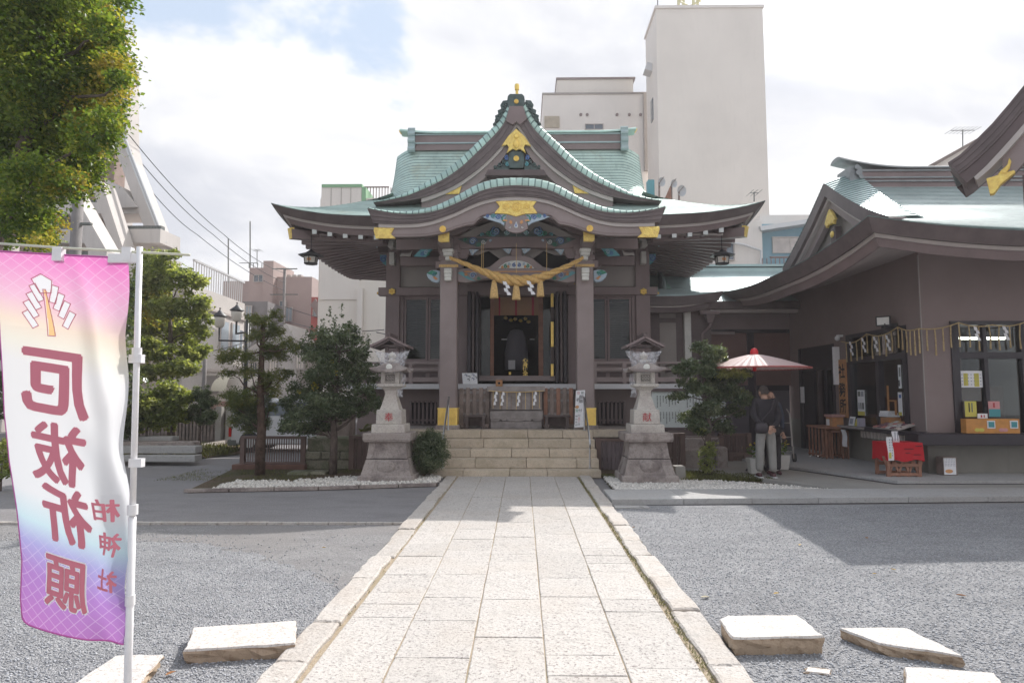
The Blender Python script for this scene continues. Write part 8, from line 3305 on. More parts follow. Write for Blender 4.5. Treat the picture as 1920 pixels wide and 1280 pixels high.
tree('shaped_tree', 'small shaped tree with layered glossy pads right of the steps', (b0.x, YS, 0), trk, .07, cl(sp, YS, .3, 15), 24000, .062, L_DARK, 51, tuft=.2, ntuft=26, asp=.45,
  extra=[('new_leaves', L_MID, cl([(1328, 850, 14, 24), (1324, 872, 14, 12), (1314, 805, 10, 6), (1395, 702, 14, 6), (1360, 698, 26, 8), (1345, 668, 14, 8), (1385, 735, 16, 6)], YS - .1, .1, 4), 3200, .05)])
rs = np.random.RandomState(8)
def ground_tufts(name, x0, x1, y0, y1, n, s, label, lm=L_GRASS):
 X, Y_ = x0 + rs.rand(n) * (x1 - x0), y0 + rs.rand(n) * (y1 - y0)
 c = np.sin(X * 3.1 + Y_ * 2.3) + np.sin(X * 7.7 - Y_ * 5.1) * .6 + rs.rand(n)
 k = c > .1
 X, Y_ = X[k], Y_[k]
 n = len(X)
 q = np.stack([X, Y_, np.full(n, .03)], 1)
 a = rs.rand(n, 1) * 6.28
 dv = np.concatenate([np.cos(a) * .6, np.sin(a) * .6, np.full((n, 1), 1.)], 1) * s * (.5 + rs.rand(n, 1))
 sd_ = np.concatenate([-np.sin(a), np.cos(a), np.zeros((n, 1))], 1) * s * .18
 v = np.stack([q - sd_, q + sd_, q + dv + sd_ * .4, q + dv - sd_ * .4], 1)
 o = quads(name, None, lm, v, rs.rand(n))
 o['kind'], o['label'] = 'stuff', label
ground_tufts('moss', -6.6, -1.9, 11.5, 13.2, 5000, .022, 'moss and thin grass under the trees of the left bed')
ground_tufts('moss', 2.6, 4.5, 11.6, 12.8, 14000, .045, 'bright moss at the foot of the shaped tree')
ground_tufts('moss', 1.5, 2.2, 11.9, 12.5, 900, .03, 'low weeds at the foot of the right stone lantern')
# ================================================================== the town around
def bld(name, label, cat='building', loc=(0, 0, 0)):
 return root(name, label, cat, loc)
def wbox(par, name, px0, px1, pyt, Y0, Y1, mt, z0=0.0, z1=None):
 a, b = W(px0, pyt, Y0), W(px1, pyt, Y0)
 m = MB()
 m.bx(a.x, b.x, Y0, Y1, z0, a.z if z1 is None else z1)
 return m.build(name, [mt], par)
def win(par, px0, px1, py0, py1, Y, mt=None, frame=None, mull=1, deep=.1):
 a, b = W(px0, py1, Y), W(px1, py0, Y)
 m = MB()
 t = .05
 for (x0, x1, z0, z1) in ((a.x - t, b.x + t, b.z, b.z + t), (a.x - t, b.x + t, a.z - t, a.z), (a.x - t, a.x, a.z, b.z), (b.x, b.x + t, a.z, b.z)):
  m.bx(x0, x1, Y - .08, Y - .002, z0, z1)
 for k in range(1, mull + 1):
  x = a.x + (b.x - a.x) * k / (mull + 1)
  m.bx(x - t * .4, x + t * .4, Y - .06, Y - .002, a.z, b.z)
 w = m.build('window', [frame or TRIM], par)
 m = MB()
 m.bx(a.x, b.x, Y - .03, Y - .003, a.z, b.z)
 m.build('pane', [mt or TINT], w)
 return w
p = W(1230, 700, 38)
T_ = bld('tower_block', 'tall blank cream tower block rising behind the right side of the shrine roof', loc=(p.x, 38, 0))
a, b, b2 = W(1230, 17, 38), W(1430, 15, 38), W(1208, 68, 41.3)
m = MB()
m.bx(a.x, b.x, 38, 41.4, 0, a.z)
m.build('tower_wall', [CREAM], T_)
m = MB()
m.bx(a.x - .08, b.x + .08, 37.92, 41.48, a.z + .001, a.z + .18)
m.build('parapet', [CREAMW], T_)
m = MB()
m.box((a.x - .15, 39.8, 22.3), (.5, .8, .5), ry=.3)
m.build('vent_hood', [PALEM], T_)
m = MB()
m.bx(a.x - .05, a.x, 39.3, 39.9, 18.8, 20.2)
m.build('slit_window', [TINT], T_)
y_ = flat('pale_yellow_steel', (.62, .58, .36), .5)
L_ = root('lattice_mast', 'pale yellow lattice mast standing on top of the tower block', 'mast', (W(1292, 10, 41).x, 41, a.z))
for i, px_ in enumerate((1272, 1287, 1300, 1314)):
 x = W(px_, 0, 41).x
 m = MB()
 m.bx(x - .08, x + .08, 40.9 + (i % 2) * .8, 41.1 + (i % 2) * .8, a.z + .19, a.z + 4)
 m.build('upright', [y_], L_)
x0, x1 = W(1272, 0, 41).x, W(1314, 0, 41).x
for k in range(5):
 m = MB()
 m.tube([(x0, 41, a.z + .3 + .7 * k), (x1, 41, a.z + 1.0 + .7 * k)], .06, 4)
 m.tube([(x1, 41, a.z + .3 + .7 * k), (x0, 41, a.z + 1.0 + .7 * k)], .06, 4)
 m.build('brace', [y_], L_)
m = MB()
m.tube([(W(1233, 0, 39).x, 39, a.z + .1), (W(1233, 0, 39).x, 39, a.z + 3)], .03, 5)
single('aerial_pole', m, [BLACKM], 'thin aerial pole at the left corner of the tower top', 'aerial', (W(1233, 0, 39).x, 39, a.z + .1))
B_ = bld('cream_block', 'cream building with round vents and rooftop box behind the shrine roof', loc=(W(1110, 700, 42).x, 42, 0))
wbox(B_, 'wall', 1018, 1212, 175, 42, 50, CREAMW)
zt = W(1018, 175, 42).z
wbox(B_, 'rooftop_box', 1044, 1187, 150, 42.4, 49, CREAM, z0=zt + .001)
z2 = W(1044, 150, 42.4).z
m = MB()
m.bx(W(1042, 0, 42.3).x, W(1189, 0, 42.3).x, 42.3, 49.1, z2, z2 + .12)
m.build('rooftop_edge', [WOODL], B_)
m = MB()
m.bx(W(1016, 0, 41.9).x, W(1212, 0, 42).x, 41.93, 50, zt - .12, zt - .0)
m.build('parapet', [PLAST], B_)
wbox(B_, 'louvre', 1021, 1049, 218, 41.9, 42, mat('beige_louvre', (.42, .36, .28), .8), z0=W(1021, 240, 42).z)
win(B_, 1098, 1130, 234, 243, 42, TINT)
for px_ in (1089, 1101, 1157, 1180, 1201):
 q = W(px_, 215, 41.95)
 m = MB()
 m.prism([(q.x + .1 * math.cos(t), q.z + .1 * math.sin(t)) for t in [k * math.pi / 5 for k in range(10)]], 41.93, 41.99)
 m.build('round_vent', [PLASTB], B_)
m = MB()
q0, q1 = W(1206, 175, 41.8), W(1209, 320, 41.8)
m.bx(q0.x, q0.x + .25, 41.7, 41.95, q1.z, q0.z)
m.build('drain_pipe', [PLAST], B_)
C_ = bld('cream_block', 'pale cream wall with a green edged rooftop box left of the shrine hall', loc=(W(640, 700, 30).x, 30, 0))
wbox(C_, 'wall', 601, 735, 372, 30, 36, CREAM)
a = W(603, 345, 29.9)
wbox(C_, 'stair_box', 603, 678, 351, 29.95, 33, CREAMW, z0=6)
GT = flat('pale_green_trim', (.24, .42, .25), .6)
for (x0, x1, yy) in ((603, 679, 29.9),):
 p, q = W(x0, 351, yy), W(x1, 345, yy)
 m = MB()
 m.bx(p.x, q.x, 29.9, 33.05, p.z, q.z)
 m.build('green_edge', [GT], C_)
 m = MB()
 m.bx(q.x - .02, q.x + .18, 29.92, 33.0, W(x1, 378, yy).z, p.z)
 m.build('green_side', [GT], C_)
for px_ in (620, 639, 657):
 x = W(px_, 400, 29.94).x
 m = MB()
 m.bx(x - .01, x + .01, 29.93, 29.96, 9, W(603, 352, 29.9).z)
 m.build('panel_joint', [PLAST], C_)
rl = root('roof_railing', 'dark roof railing between the green edged box and the shrine roof', 'railing', (W(705, 360, 31).x, 31, 9))
zt, zb3 = W(700, 352, 31).z, W(700, 374, 31).z
for k in range(9):
 x = W(689 + 5.5 * k, 360, 31).x
 m = MB()
 m.bx(x - .02, x + .02, 30.98, 31.02, zb3 - .3, zt)
 m.build('bar', [PLASTB], rl)
m = MB()
m.bx(W(688, 0, 31).x, W(735, 0, 31).x, 30.97, 31.03, zt, zt + .06)
m.build('top_rail', [PLASTB], rl)
m = MB()
x = W(675, 600, 29.9).x
m.bx(x - .12, x + .12, 29.75, 29.95, 2, W(675, 540, 29.9).z)
m.build('pilaster', [CREAMW], C_)
D_ = bld('brown_apartments', 'pinkish brown apartment block with roof tanks in the left distance', loc=(W(525, 700, 46).x, 46, 0))
wbox(D_, 'wing', 468, 513, 502, 46, 54, PINKB)
wbox(D_, 'stair_tower', 494, 513, 489, 45.8, 50, PINKB)
wbox(D_, 'main_wall', 513, 585, 519, 46.5, 56, PINKB)
win(D_, 477, 493, 516, 528, 46, TINT)
for k in range(5):
 m = MB()
 q = W(468 + 8 * k, 494, 46.2)
 m.bx(q.x - .02, q.x + .02, 46.1, 46.16, W(468, 502, 46).z, q.z)
 m.build('roof_rail_post', [INKG], D_)
m = MB()
m.bx(W(467, 0, 46.2).x, W(500, 0, 46.2).x, 46.08, 46.14, W(468, 494, 46.2).z, W(468, 493, 46.2).z)
m.build('roof_rail', [INKG], D_)
for px0, px1, py0, py1 in ((512, 524, 576, 588), (536, 548, 577, 602), (525, 536, 565, 574)):
 win(D_, px0, px1, py0, py1, 46.4, PANEG if px0 > 530 else TINT)
for px0, px1 in ((538, 545), (548, 555), (558, 565)):
 wbox(D_, 'roof_unit', px0, px1, 515, 47, 48, TRIM, z0=W(540, 519, 47).z)
E_ = bld('tan_house', 'low tan house with pale parapet in front of the brown apartments', loc=(W(450, 700, 50).x, 50, 0))
wbox(E_, 'wall', 418, 470, 527, 50, 58, PINKB)
wbox(E_, 'wall_lower', 455, 502, 565, 43, 48, mat('grey_shed', (.20, .19, .19), .7))
win(E_, 461, 472, 574, 600, 42.9, PANEG)
F_ = bld('red_house', 'dark red house with pale windows squeezed beside the cream wall', loc=(W(593, 700, 40).x, 40, 0))
wbox(F_, 'wall', 584, 606, 557, 40, 46, REDB)
for a_, b_ in ((588, 594), (596, 601)):
 win(F_, a_, b_, 582, 592, 39.95, PANEG, mull=0)
m = MB()
p, q, s_ = W(583, 572, 39.8), W(600, 600, 39.8), W(606, 592, 39.8)
m.prism([(p.x, p.z), (q.x, q.z), (s_.x, s_.z), (p.x + .3, p.z + .4)], 39.7, 39.9)
m.build('sloping_roof', [PLASTB], F_, recalc=True)
G_ = bld('white_building', 'white street building with glass balustrade roof and angled wall, left distance', loc=(-13, 28, 0))
p0, p1 = W(393, 545, 27), W(459, 569, 31)
d_ = Vector((p1.x - p0.x, p1.y - p0.y, 0)).normalized()
nrm = Vector((d_.y, -d_.x, 0))
def sidebox(par, name, t0, t1, z0, z1, out0, out1, mt):
 L = (Vector((p1.x, p1.y, 0)) - Vector((p0.x, p0.y, 0))).length
 a_, b_ = Vector((p0.x, p0.y, 0)) + d_ * L * t0, Vector((p0.x, p0.y, 0)) + d_ * L * t1
 m = MB()
 q = [a_ + nrm * out0, b_ + nrm * out0, b_ + nrm * out1, a_ + nrm * out1]
 m.prism([(v.x, v.y) for v in q], z0, z1, 'z')
 return m.build(name, [mt], par, recalc=True)
zr_ = p1.z
sidebox(G_, 'wall', -.55, 1.0, 0, p0.z * .5 + zr_ * .5, -4, 0, WHITEC)
for k in range(22):
 sidebox(G_, 'rail_post', -.35 + .0614 * k, -.35 + .0614 * k + .006, (p0.z + zr_) / 2 + .001, (p0.z + zr_) / 2 + .999, -.1, -.06, PALEM)
sidebox(G_, 'roof_rail', -.35, 1.0, (p0.z + zr_) / 2 + 1.0, (p0.z + zr_) / 2 + 1.08, -.12, -.02, PALEM)
for k in range(2):
 z = (.9, 3.5)[k]
 for t_ in (.30, .62):
  w_ = sidebox(G_, 'window', t_ - .02, t_ + .22, z - .06, z + 1.36, .0, .06, TRIM)
  sidebox(w_, 'pane', t_, t_ + .20, z, z + 1.3, .061, .07, PANEG)
 sidebox(G_, 'ledge', -.3, 1.0, z + 1.6, z + 1.7, .0, .1, TRIM)
sidebox(G_, 'dark_opening', .72, .95, 3.7, 4.6, .0, .03, TINT)
H_ = bld('cream_house', 'cream low house with brown door and arched awning behind the board fence', loc=(W(420, 800, 27).x, 27, 0))
wbox(H_, 'wall', 380, 470, 700, 27, 30, CREAM)
wbox(H_, 'brick_wall', 384, 432, 752, 26.9, 27, mat('pink_brick', (.42, .27, .22), .8, .1, 3, .2))
wbox(H_, 'door', 424, 433, 753, 26.85, 26.9, REDW)
wbox(H_, 'slatted_shutter', 386, 408, 704, 26.85, 26.98, PLAST, z0=W(390, 737, 27).z)
m = MB()
q = W(420, 733, 26.6)
rows = []
for i in range(7):
 t = i / 6 * math.pi / 2
 rows.append([(q.x + .32 * math.cos(s) * (1) * (.25 + .75 * math.sin(t) ** .5), 26.9 - .8 * math.sin(t), q.z + .62 * math.cos(t)) for s in [math.pi * j / 10 for j in range(11)]])
m.strip(rows)
m.build('awning', [flat('cream_awning', (.66, .62, .50), .6)], H_, smooth=True)
I_ = bld('white_house', 'white gabled house with pale shutters behind the conifer branches', loc=(W(520, 800, 30).x, 30, 0))
p, q, s_ = W(455, 640, 30), W(549, 640, 30), W(536, 606, 30)
m = MB()
m.prism([(p.x, 0), (q.x + .2, 0), (q.x + .2, q.z), (s_.x, s_.z), (W(515, 622, 30).x, W(515, 622, 30).z), (p.x, W(455, 660, 30).z)], 30, 33)
m.build('wall', [WHITEC], I_, recalc=True)
for a_, b_, c_, d2 in ((505, 520, 665, 720), (470, 482, 680, 705), (556, 570, 640, 690)):
 win(I_, a_, b_, c_, d2, 29.98, TINT if a_ < 500 else CREAM, mull=2)
J_ = bld('blue_building', 'blue sided building with sliding window and railing beyond the corridor roof', loc=(W(1480, 700, 30).x, 30, 0))
wbox(J_, 'blue_wall', 1428, 1545, 420, 30, 35, BLUEB)
wbox(J_, 'white_wall', 1340, 1428, 413, 29.5, 35, CREAMW)
m = MB()
a, b, c, d2 = W(1425, 424, 29.3), W(1560, 404, 29.3), W(1560, 412, 29.3), W(1428, 432, 29.3)
m.prism([(a.x, a.z), (b.x, b.z), (c.x, c.z), (d2.x, d2.z)], 29.3, 35)
m.build('roof_slab', [PALEM], J_, recalc=True)
wbox(J_, 'roof_wall', 1425, 1545, 403, 31, 35, CREAMW, z0=8)
win(J_, 1450, 1513, 446, 473, 30, mat('curtained_pane', (.55, .50, .47), .3), WHITEC)
for k in range(13):
 x = W(1430 + 8 * k, 490, 29.2).x
 m = MB()
 m.bx(x - .015, x + .015, 29.18, 29.22, W(1430, 505, 29.2).z, W(1430, 484, 29.2).z)
 m.build('balcony_bar', [PLASTB], J_)
m = MB()
m.bx(W(1428, 0, 29.2).x, W(1535, 0, 29.2).x, 29.15, 29.25, W(1430, 484, 29.2).z, W(1430, 481, 29.2).z)
m.build('balcony_rail', [PLASTB], J_)
win(J_, 1358, 1374, 455, 487, 29.45, TINT, mull=0)
m = MB()
m.tube([W(1372, 455, 29.3), W(1395, 459, 29.3), W(1427, 470, 29.3), W(1427, 500, 29.3)], .06, 6)
m.build('pipe', [PALEM], J_)
K_ = bld('tan_building', 'tan roof slope and wall peeping over the office ridge at the right', loc=(W(1800, 300, 34).x, 34, 0))
a, b, c = W(1745, 312, 34), W(1830, 266, 34), W(1880, 266, 34)
m = MB()
m.prism([(a.x, 0), (a.x, a.z), (b.x, b.z), (c.x + 3, c.z), (c.x + 3, 0)], 34, 40)
m.build('wall', [CREAM], K_, recalc=True)
m = MB()
m.prism([(a.x - .2, a.z), (b.x, b.z + .15), (b.x, b.z), (a.x - .1, a.z - .15)], 33.8, 40)
m.build('roof_edge', [OLDW], K_, recalc=True)
def aerial(px_, pyt, pyb, Y, wpx, label, arms=4, dish=False):
 t, b_ = W(px_, pyt, Y), W(px_, pyb, Y)
 r = root('tv_aerial', label, 'aerial', (t.x, Y, b_.z))
 m = MB()
 m.tube([b_, t], .03, 5)
 m.build('mast', [INKG], r)
 w = wpx * Y / FPX
 m = MB()
 m.tube([(t.x - w * .5, Y, t.z - .05), (t.x + w * .5, Y, t.z - .05)], .02, 4)
 for k in range(arms):
  x = t.x - w * .5 + w * k / (arms - 1)
  m.tube([(x, Y - .5, t.z - .05), (x, Y + .5, t.z - .05)], .014, 4)
 m.build('arms', [INKG], r)
aerial(1805, 243, 275, 33.9, 46, 'television aerial on the tan building above the office ridge', 7)
aerial(534, 503, 520, 46, 20, 'television aerial on the roof of the brown apartments', 6)
aerial(1414, 360, 378, 30, 16, 'small aerial in front of the foot of the tower', 3)
aerial(482, 468, 495, 46, 14, 'thin aerial above the stair tower of the brown apartments', 3)
for px_, pyt, lab in ((428, 448, 'left thin mast against the clouds above the tan house'), (469, 415, 'right thin mast against the clouds at the corner of the brown apartments')):
 m = MB()
 t, b_ = W(px_, pyt, 47), W(px_, 530, 47)
 m.tube([b_, t], .05, 5)
 single('radio_mast', m, [INKG], lab, 'mast', (b_.x, 47, b_.z))
for k, (px_, py_, rr2) in enumerate(((1236, 343, 9), (1259, 346, 8), (1273, 360, 11))):
 q = W(px_, py_, 32)
 r = root('satellite_dish', ('leftmost of the three satellite dishes beside the tower foot', 'middle one of the three satellite dishes beside the tower foot', 'largest and rightmost satellite dish beside the tower foot')[k], 'satellite dish', (q.x, 32, q.z), group='satellite dishes on the low roof')
 R_ = rr2 * 32 / FPX
 m = MB()
 rows = []
 for i in range(6):
  t = i / 5
  rows.append([(q.x + R_ * .75 * t * math.cos(a_) + .1 * (t * t), 32 - .22 * t * t * R_ * 3, q.z + R_ * t * math.sin(a_)) for a_ in [2 * math.pi * j / 18 for j in range(19)]])
 m.strip(rows)
 m.build('dish', [PALEM], r, smooth=True)
 m = MB()
 m.tube([(q.x, 32, q.z), (q.x, 32.1, q.z - 1.4)], .05, 5)
 m.tube([(q.x, 32, q.z), (q.x + .1, 31.4, q.z + .1)], .02, 4)
 m.build('stand', [OLDW], r)
M_ = bld('low_flat_roof', 'low roof block carrying the satellite dishes beside the tower', loc=(W(1250, 380, 32).x, 32, 0))
wbox(M_, 'wall', 1212, 1340, 382, 31.5, 37, CREAMW)
wbox(M_, 'teal_unit', 1215, 1227, 337, 32.5, 33, TEALP, z0=9)
m = MB()
p = W(1246, 352, 31.9)
m.prism([(p.x - .1, p.z - .8), (p.x + .35, p.z - .8), (p.x + .3, p.z + .1)], 31.9, 32)
m.build('red_bracket', [REDW], M_, recalc=True)
N_ = bld('finned_building', 'big white concrete building with sloping buttress fins and terraces, far left', loc=(-20, 26, 0))
for k, (Yf, pts) in enumerate(((24.0, [(212, 110), (238, 110), (238, 265), (246, 300), (308, 458), (308, 640), (282, 640), (282, 458), (212, 270)]),
        (20.5, [(95, 330), (120, 330), (200, 470), (200, 700), (165, 700), (165, 470)]), (22.5, [(168, 340), (190, 340), (232, 470), (232, 700), (215, 700), (215, 470)]))):
 q = [W(a_, b_, Yf) for a_, b_ in pts]
 m = MB()
 m.prism([(v.x, max(0, v.z)) for v in q], Yf, Yf + .8)
 m.build('fin', [WHITEC], N_, recalc=True)
obox('body', -34, -21.3, 26, 34, 0, 15, WHITEC, par=N_)
wbox(N_, 'upper_wall', 60, 226, 90, 25, 25.7, mat('brown_panel_wall', (.30, .22, .19), .8))
win(N_, 180, 200, 205, 232, 24.95, PANEG, WHITEC)
a, b = W(100, 385, 23), W(290, 385, 23)
for (pya, pyb, Y0, mt_) in ((380, 400, 24.1, WHITEC), (430, 455, 23.4, WHITEC), (478, 520, 22.6, WHITEC)):
 a, b = W(80, pya, Y0), W(300 if pya > 400 else 262, pyb, Y0)
 m = MB()
 m.bx(a.x, b.x, Y0, Y0 + 1.4, b.z, a.z)
 m.build('terrace', [mt_], N_)
 for k in range(40):
  x = a.x + (b.x - a.x) * (k + .5) / 40
  m = MB() if k == 0 else m
  m.bx(x - .05, x + .05, Y0 + .05, Y0 + .3, a.z + .002, a.z + .14)
 m.build('roof_tile_edge', [INKG], N_)
wbox(N_, 'ground_wall', 60, 290, 520, 23.5, 24.5, mat('beige_tile', (.42, .36, .31), .8, .1, 4, .2))
m = MB()
a = W(205, 275, 23.9)
m.add([W(196, 335, 23.9), W(228, 350, 23.9), W(258, 388, 23.9), W(212, 390, 23.9)], [(0, 1, 2, 3)])
for v in list(m.v):
 m.v.append((v[0], v[1] + 1.5, v[2]))
m.f += [(4, 5, 6, 7), (0, 1, 5, 4), (1, 2, 6, 5), (2, 3, 7, 6), (3, 0, 4, 7)]
m.m += [0] * 5
m.build('balcony', [WHITEC], N_, recalc=True)
m = MB()
for dx in (0, 1.4):
 m.tube([W(232 + dx * 3, 150, 23.8), W(232 + dx * 3, 262, 23.8), W(242 + dx * 3, 290, 23.8), W(306 + dx * 3, 455, 23.8)], .05, 6)
m.build('drain_pipes', [PALEM], N_)
def pole(px_, pyt, Y, r_, label, arms=()):
 t = W(px_, pyt, Y)
 r = root('utility_pole', label, 'utility pole', (t.x, Y, 0))
 m = MB()
 m.tube([(t.x, Y, 0), (t.x, Y, t.z)], [r_, r_ * .8], 10)
 m.build('pole', [mat('pole_concrete', (.20, .185, .18), .8) if 'pole_concrete' not in MATS else MATS['pole_concrete']], r, smooth=True)
 for py_, w in arms:
  z = W(px_, py_, Y).z
  m = MB()
  m.bx(t.x - w, t.x + w, Y - .04, Y + .04, z - .03, z + .03)
  m.build('crossarm', [INKG], r)
 return t
pole(149, 330, 16.5, .16, 'thick grey utility pole against the terraces at the left', ((420, .4),))
pole(534, 505, 40, .11, 'utility pole with small transformer in front of the brown apartments', ((504, .8), (552, .9)))
pole(385, 655, 22, .08, 'dark slim pole at the street corner beyond the shrubs')
q = W(236, 258, 24)
m = MB()
m.bx(q.x - .8, q.x + .15, 23.8, 23.9, q.z - .08, q.z + .02)
m.tube([(q.x + .1, 23.8, q.z - .1), (q.x + .1, 23.8, q.z + .35)], .07, 6)
single('line_bracket', m, [PALEM], 'small insulator bracket on the finned building where the wires start', 'bracket', (q.x, 23.8, q.z))
def wire(pts, label, r_=.018, sag=.25):
 m = MB()
 out = []
 for (a, b) in zip(pts[:-1], pts[1:]):
  for i in range(14):
   t = i / 14
   v = a.lerp(b, t)
   v.z -= sag * 4 * t * (1 - t)
   out.append(v)
 out.append(pts[-1])
 m.tube(out, r_, 5)
 single('overhead_wire', m, [BLACKM], label, 'wire', tuple(pts[0]))
wire([W(241, 252, 23.8), W(420, 440, 34), W(534, 512, 40)], 'upper overhead wire from the finned building to the distant pole')
wire([W(238, 272, 23.8), W(400, 440, 34), W(534, 530, 40)], 'middle overhead wire from the finned building to the distant pole')
wire([W(250, 315, 23.8), W(370, 440, 33), W(534, 545, 40)], 'lower overhead wire from the finned building to the distant pole')
wire([W(385, 660, 22), W(534, 600, 40), W(720, 618, 28)], 'wire crossing in front of the cream wall towards the shrine', .02, .3)
wire([W(534, 575, 40), W(730, 628, 29)], 'nearly level wire crossing the cream wall left of the shrine', .02, .1)
r = root('timber_fence', 'weathered timber fence closing the left side beyond the shrubs', 'fence', (W(380, 800, 20).x, 20, 0))
for k in range(30):
 px_ = 236 + 6.6 * k
 a, b = W(px_, 765, 20.5), W(px_ + 6.0, 830, 20.5)
 m = MB()
 m.bx(a.x, b.x, 20.5, 20.54, 0, a.z + (.02 if k % 3 else -.02))
 m.build('board', [OLDW], r)
m = MB()
m.bx(W(236, 765, 20.4).x, W(434, 765, 20.4).x, 20.42, 20.5, W(300, 772, 20.4).z - .06, W(300, 768, 20.4).z)
m.build('rail', [OLDWG], r)
for px_ in (413, 432):
 m = MB()
 x = W(px_, 765, 20.3).x
 m.bx(x - .09, x + .09, 20.2, 20.4, 0, W(px_, 762, 20.3).z)
 m.build('post', [CONC], r)
r = root('stacked_stone_slabs', 'long grey stone slabs stacked beside the drive right of the banner pole', 'stone slabs', (W(300, 850, 15).x, 14.7, 0))
for k, (p0, p1, ya, yb, YY) in enumerate(((120, 365, 853, 866, 14.2), (120, 366, 836, 850, 14.35), (120, 362, 828, 836, 14.6), (120, 322, 818, 827, 15.0))):
 a, b = W(p0, ya, YY), W(p1, yb, YY)
 m = MB()
 m.bx(a.x, b.x, YY, YY + .32, max(0.02, b.z), a.z)
 m.build('slab', [GREYPAVE if k != 2 else OLDST], r, bevel=.012)
r = root('drive_kerb', 'pale worn stone kerb along the left drive', 'kerb', (W(300, 870, 13.8).x, 13.6, 0))
kp = [G(120, 892), G(240, 871), G(300, 858), G(360, 843), G(425, 832)]
for a, b in zip(kp[:-1], kp[1:]):
 m = MB()
 m.prism([(a.x, a.y), (b.x - .02, b.y), (b.x - .02, b.y + .28), (a.x, a.y + .28)], 0, .13, 'z')
 m.build('kerb_stone', [KERBST], r, bevel=.01)
sheet('verge_soil', [SOIL], [(-16, 14.3), (-8.2, 15.0), (-7.3, 16.8), (-8.0, 21.0), (-20, 21.0)], .02, 'soil strip under the left shrubs and trees')
ground_tufts('verge_plants', -14, -7.6, 15.0, 19.0, 5000, .10, 'low plants on the soil strip at the left')
def street_lamp(px_, Y, pyb, arms, label, s=1.0):
 b_ = W(px_, pyb, Y)
 zt_ = W(px_, 600, Y).z
 r = root('street_lamp', label, 'street lamp', (b_.x, Y, 0), group='old fashioned street lamps')
 m = MB()
 m.tube([(b_.x, Y, 0), (b_.x, Y, zt_)], [.11 * s, .08 * s], 8)
 m.build('pole', [BLACKM], r, smooth=True)
 for k, (lx_, ly) in enumerate(arms):
  q = W(lx_, ly, Y + (.6 if k else -.3))
  m = MB()
  m.tube([(b_.x, Y, q.z - .95 * s), (q.x, q.y, q.z - .95 * s), (q.x, q.y, q.z - .35 * s)], .05 * s, 6)
  m.build('arm', [BLACKM], r)
  m = MB()
  m.lathe([(.05, .62), (.02, .55), (.10, .44), (.32, .26), (.33, .22), (.28, .21)][::-1], (q.x, q.y, q.z - .1 * s) if s == 1 else (q.x, q.y, q.z - .05), 14)
  for i_, v_ in enumerate(m.v):
   m.v[i_] = (q.x + (v_[0] - q.x) * s, q.y + (v_[1] - q.y) * s, q.z + (v_[2] - q.z) * s)
  h = m.build('lamp_cap', [BLACKM], r, smooth='auto')
  m = MB()
  m.lathe([(.12, -.36), (.20, -.28), (.26, .0), (.27, .12)], (0, 0, 0), 14)
  m.v = [(q.x + v_[0] * s, q.y + v_[1] * s, q.z + v_[2] * s) for v_ in m.v]
  m.build('lamp_glass', [MATS['frosted_pane']], r, smooth=True)
street_lamp(457, 21.5, 815, ((412, 600), (444, 589)), 'near dark street lamp with two lantern heads left of the conifer', .72)
street_lamp(462, 34, 800, ((397, 629), (421, 638)), 'smaller far street lamp with two lantern heads behind the near one', .7)
YV2 = 17.3
a, b = W(429, 850, YV2), W(560, 748, YV2)
V_ = root('white_van', 'white boxy van parked behind the left metal fence', 'van', ((a.x + b.x) / 2, YV2, 0))
VW = mat('white_car_paint', (.66, .65, .66), .22, .02, 1, 0, spec=.6)
L = 3.35
x0 = a.x
zt = W(470, 747, YV2).z
prof = [(0, .2), (.03, 1.1), (.08, 1.30), (.18, zt - .05), (.4, zt), (2.5, zt), (2.62, zt - .05), (3.05, 1.25), (3.30, 1.10), (3.36, .75), (3.36, .2)]
m = MB()
m.prism([(x0 + p_[0], p_[1]) for p_ in prof], YV2, YV2 + 1.45)
m.build('body', [VW], V_, bevel=.05, smooth='auto', recalc=True)
for (u0, u1, z0, z1) in ((.28, .85, 1.0, 1.34), (.95, 1.68, .98, 1.34), (1.78, 2.45, .98, 1.34)):
 m = MB()
 m.prism([(x0 + u0, z0), (x0 + u1, z0), (x0 + u1 - (.0), z1), (x0 + u0 + .04, z1)], YV2 - .012, YV2 + .02)
 m.build('side_window', [TINT], V_, recalc=True)
for u in (.90, 1.73, 2.52):
 m = MB()
 m.bx(x0 + u - .006, x0 + u + .006, YV2 - .006, YV2 + .01, .32, 1.38)
 m.build('door_seam', [INKG], V_)
for u in (1.05, 1.9):
 m = MB()
 m.bx(x0 + u, x0 + u + .14, YV2 - .03, YV2, .84, .88)
 m.build('door_handle', [PALEM], V_)
for u in (.55, 2.78):
 for yy in (YV2 - .01, YV2 + 1.28):
  m = MB()
  c_ = (x0 + u, yy, .28)
  m.tube([(c_[0], yy, .28), (c_[0], yy + .17, .28)], .28, 18)
  wv = m.build('wheel', [BLACKM], V_, smooth='auto')
  m = MB()
  m.tube([(c_[0], yy - .012, .28), (c_[0], yy + .02, .28)], .16, 14)
  m.build('rim', [PALEM], wv)
m = MB()
m.bx(x0 - .02, x0 + .05, YV2 - .012, YV2 + .14, .42, .68)
m.build('rear_light', [flat('rear_light_red', (.5, .02, .02), .2)], V_)
m = MB()
m.bx(x0 - .05, x0 + .2, YV2 - .01, YV2 + 1.46, .18, .34)
m.build('bumper', [INKG], V_, bevel=.02)
m = MB()
m.bx(x0 + .03, x0 + .2, YV2 + .15, YV2 + 1.3, .95, 1.3)
m.build('rear_window', [TINT], V_)
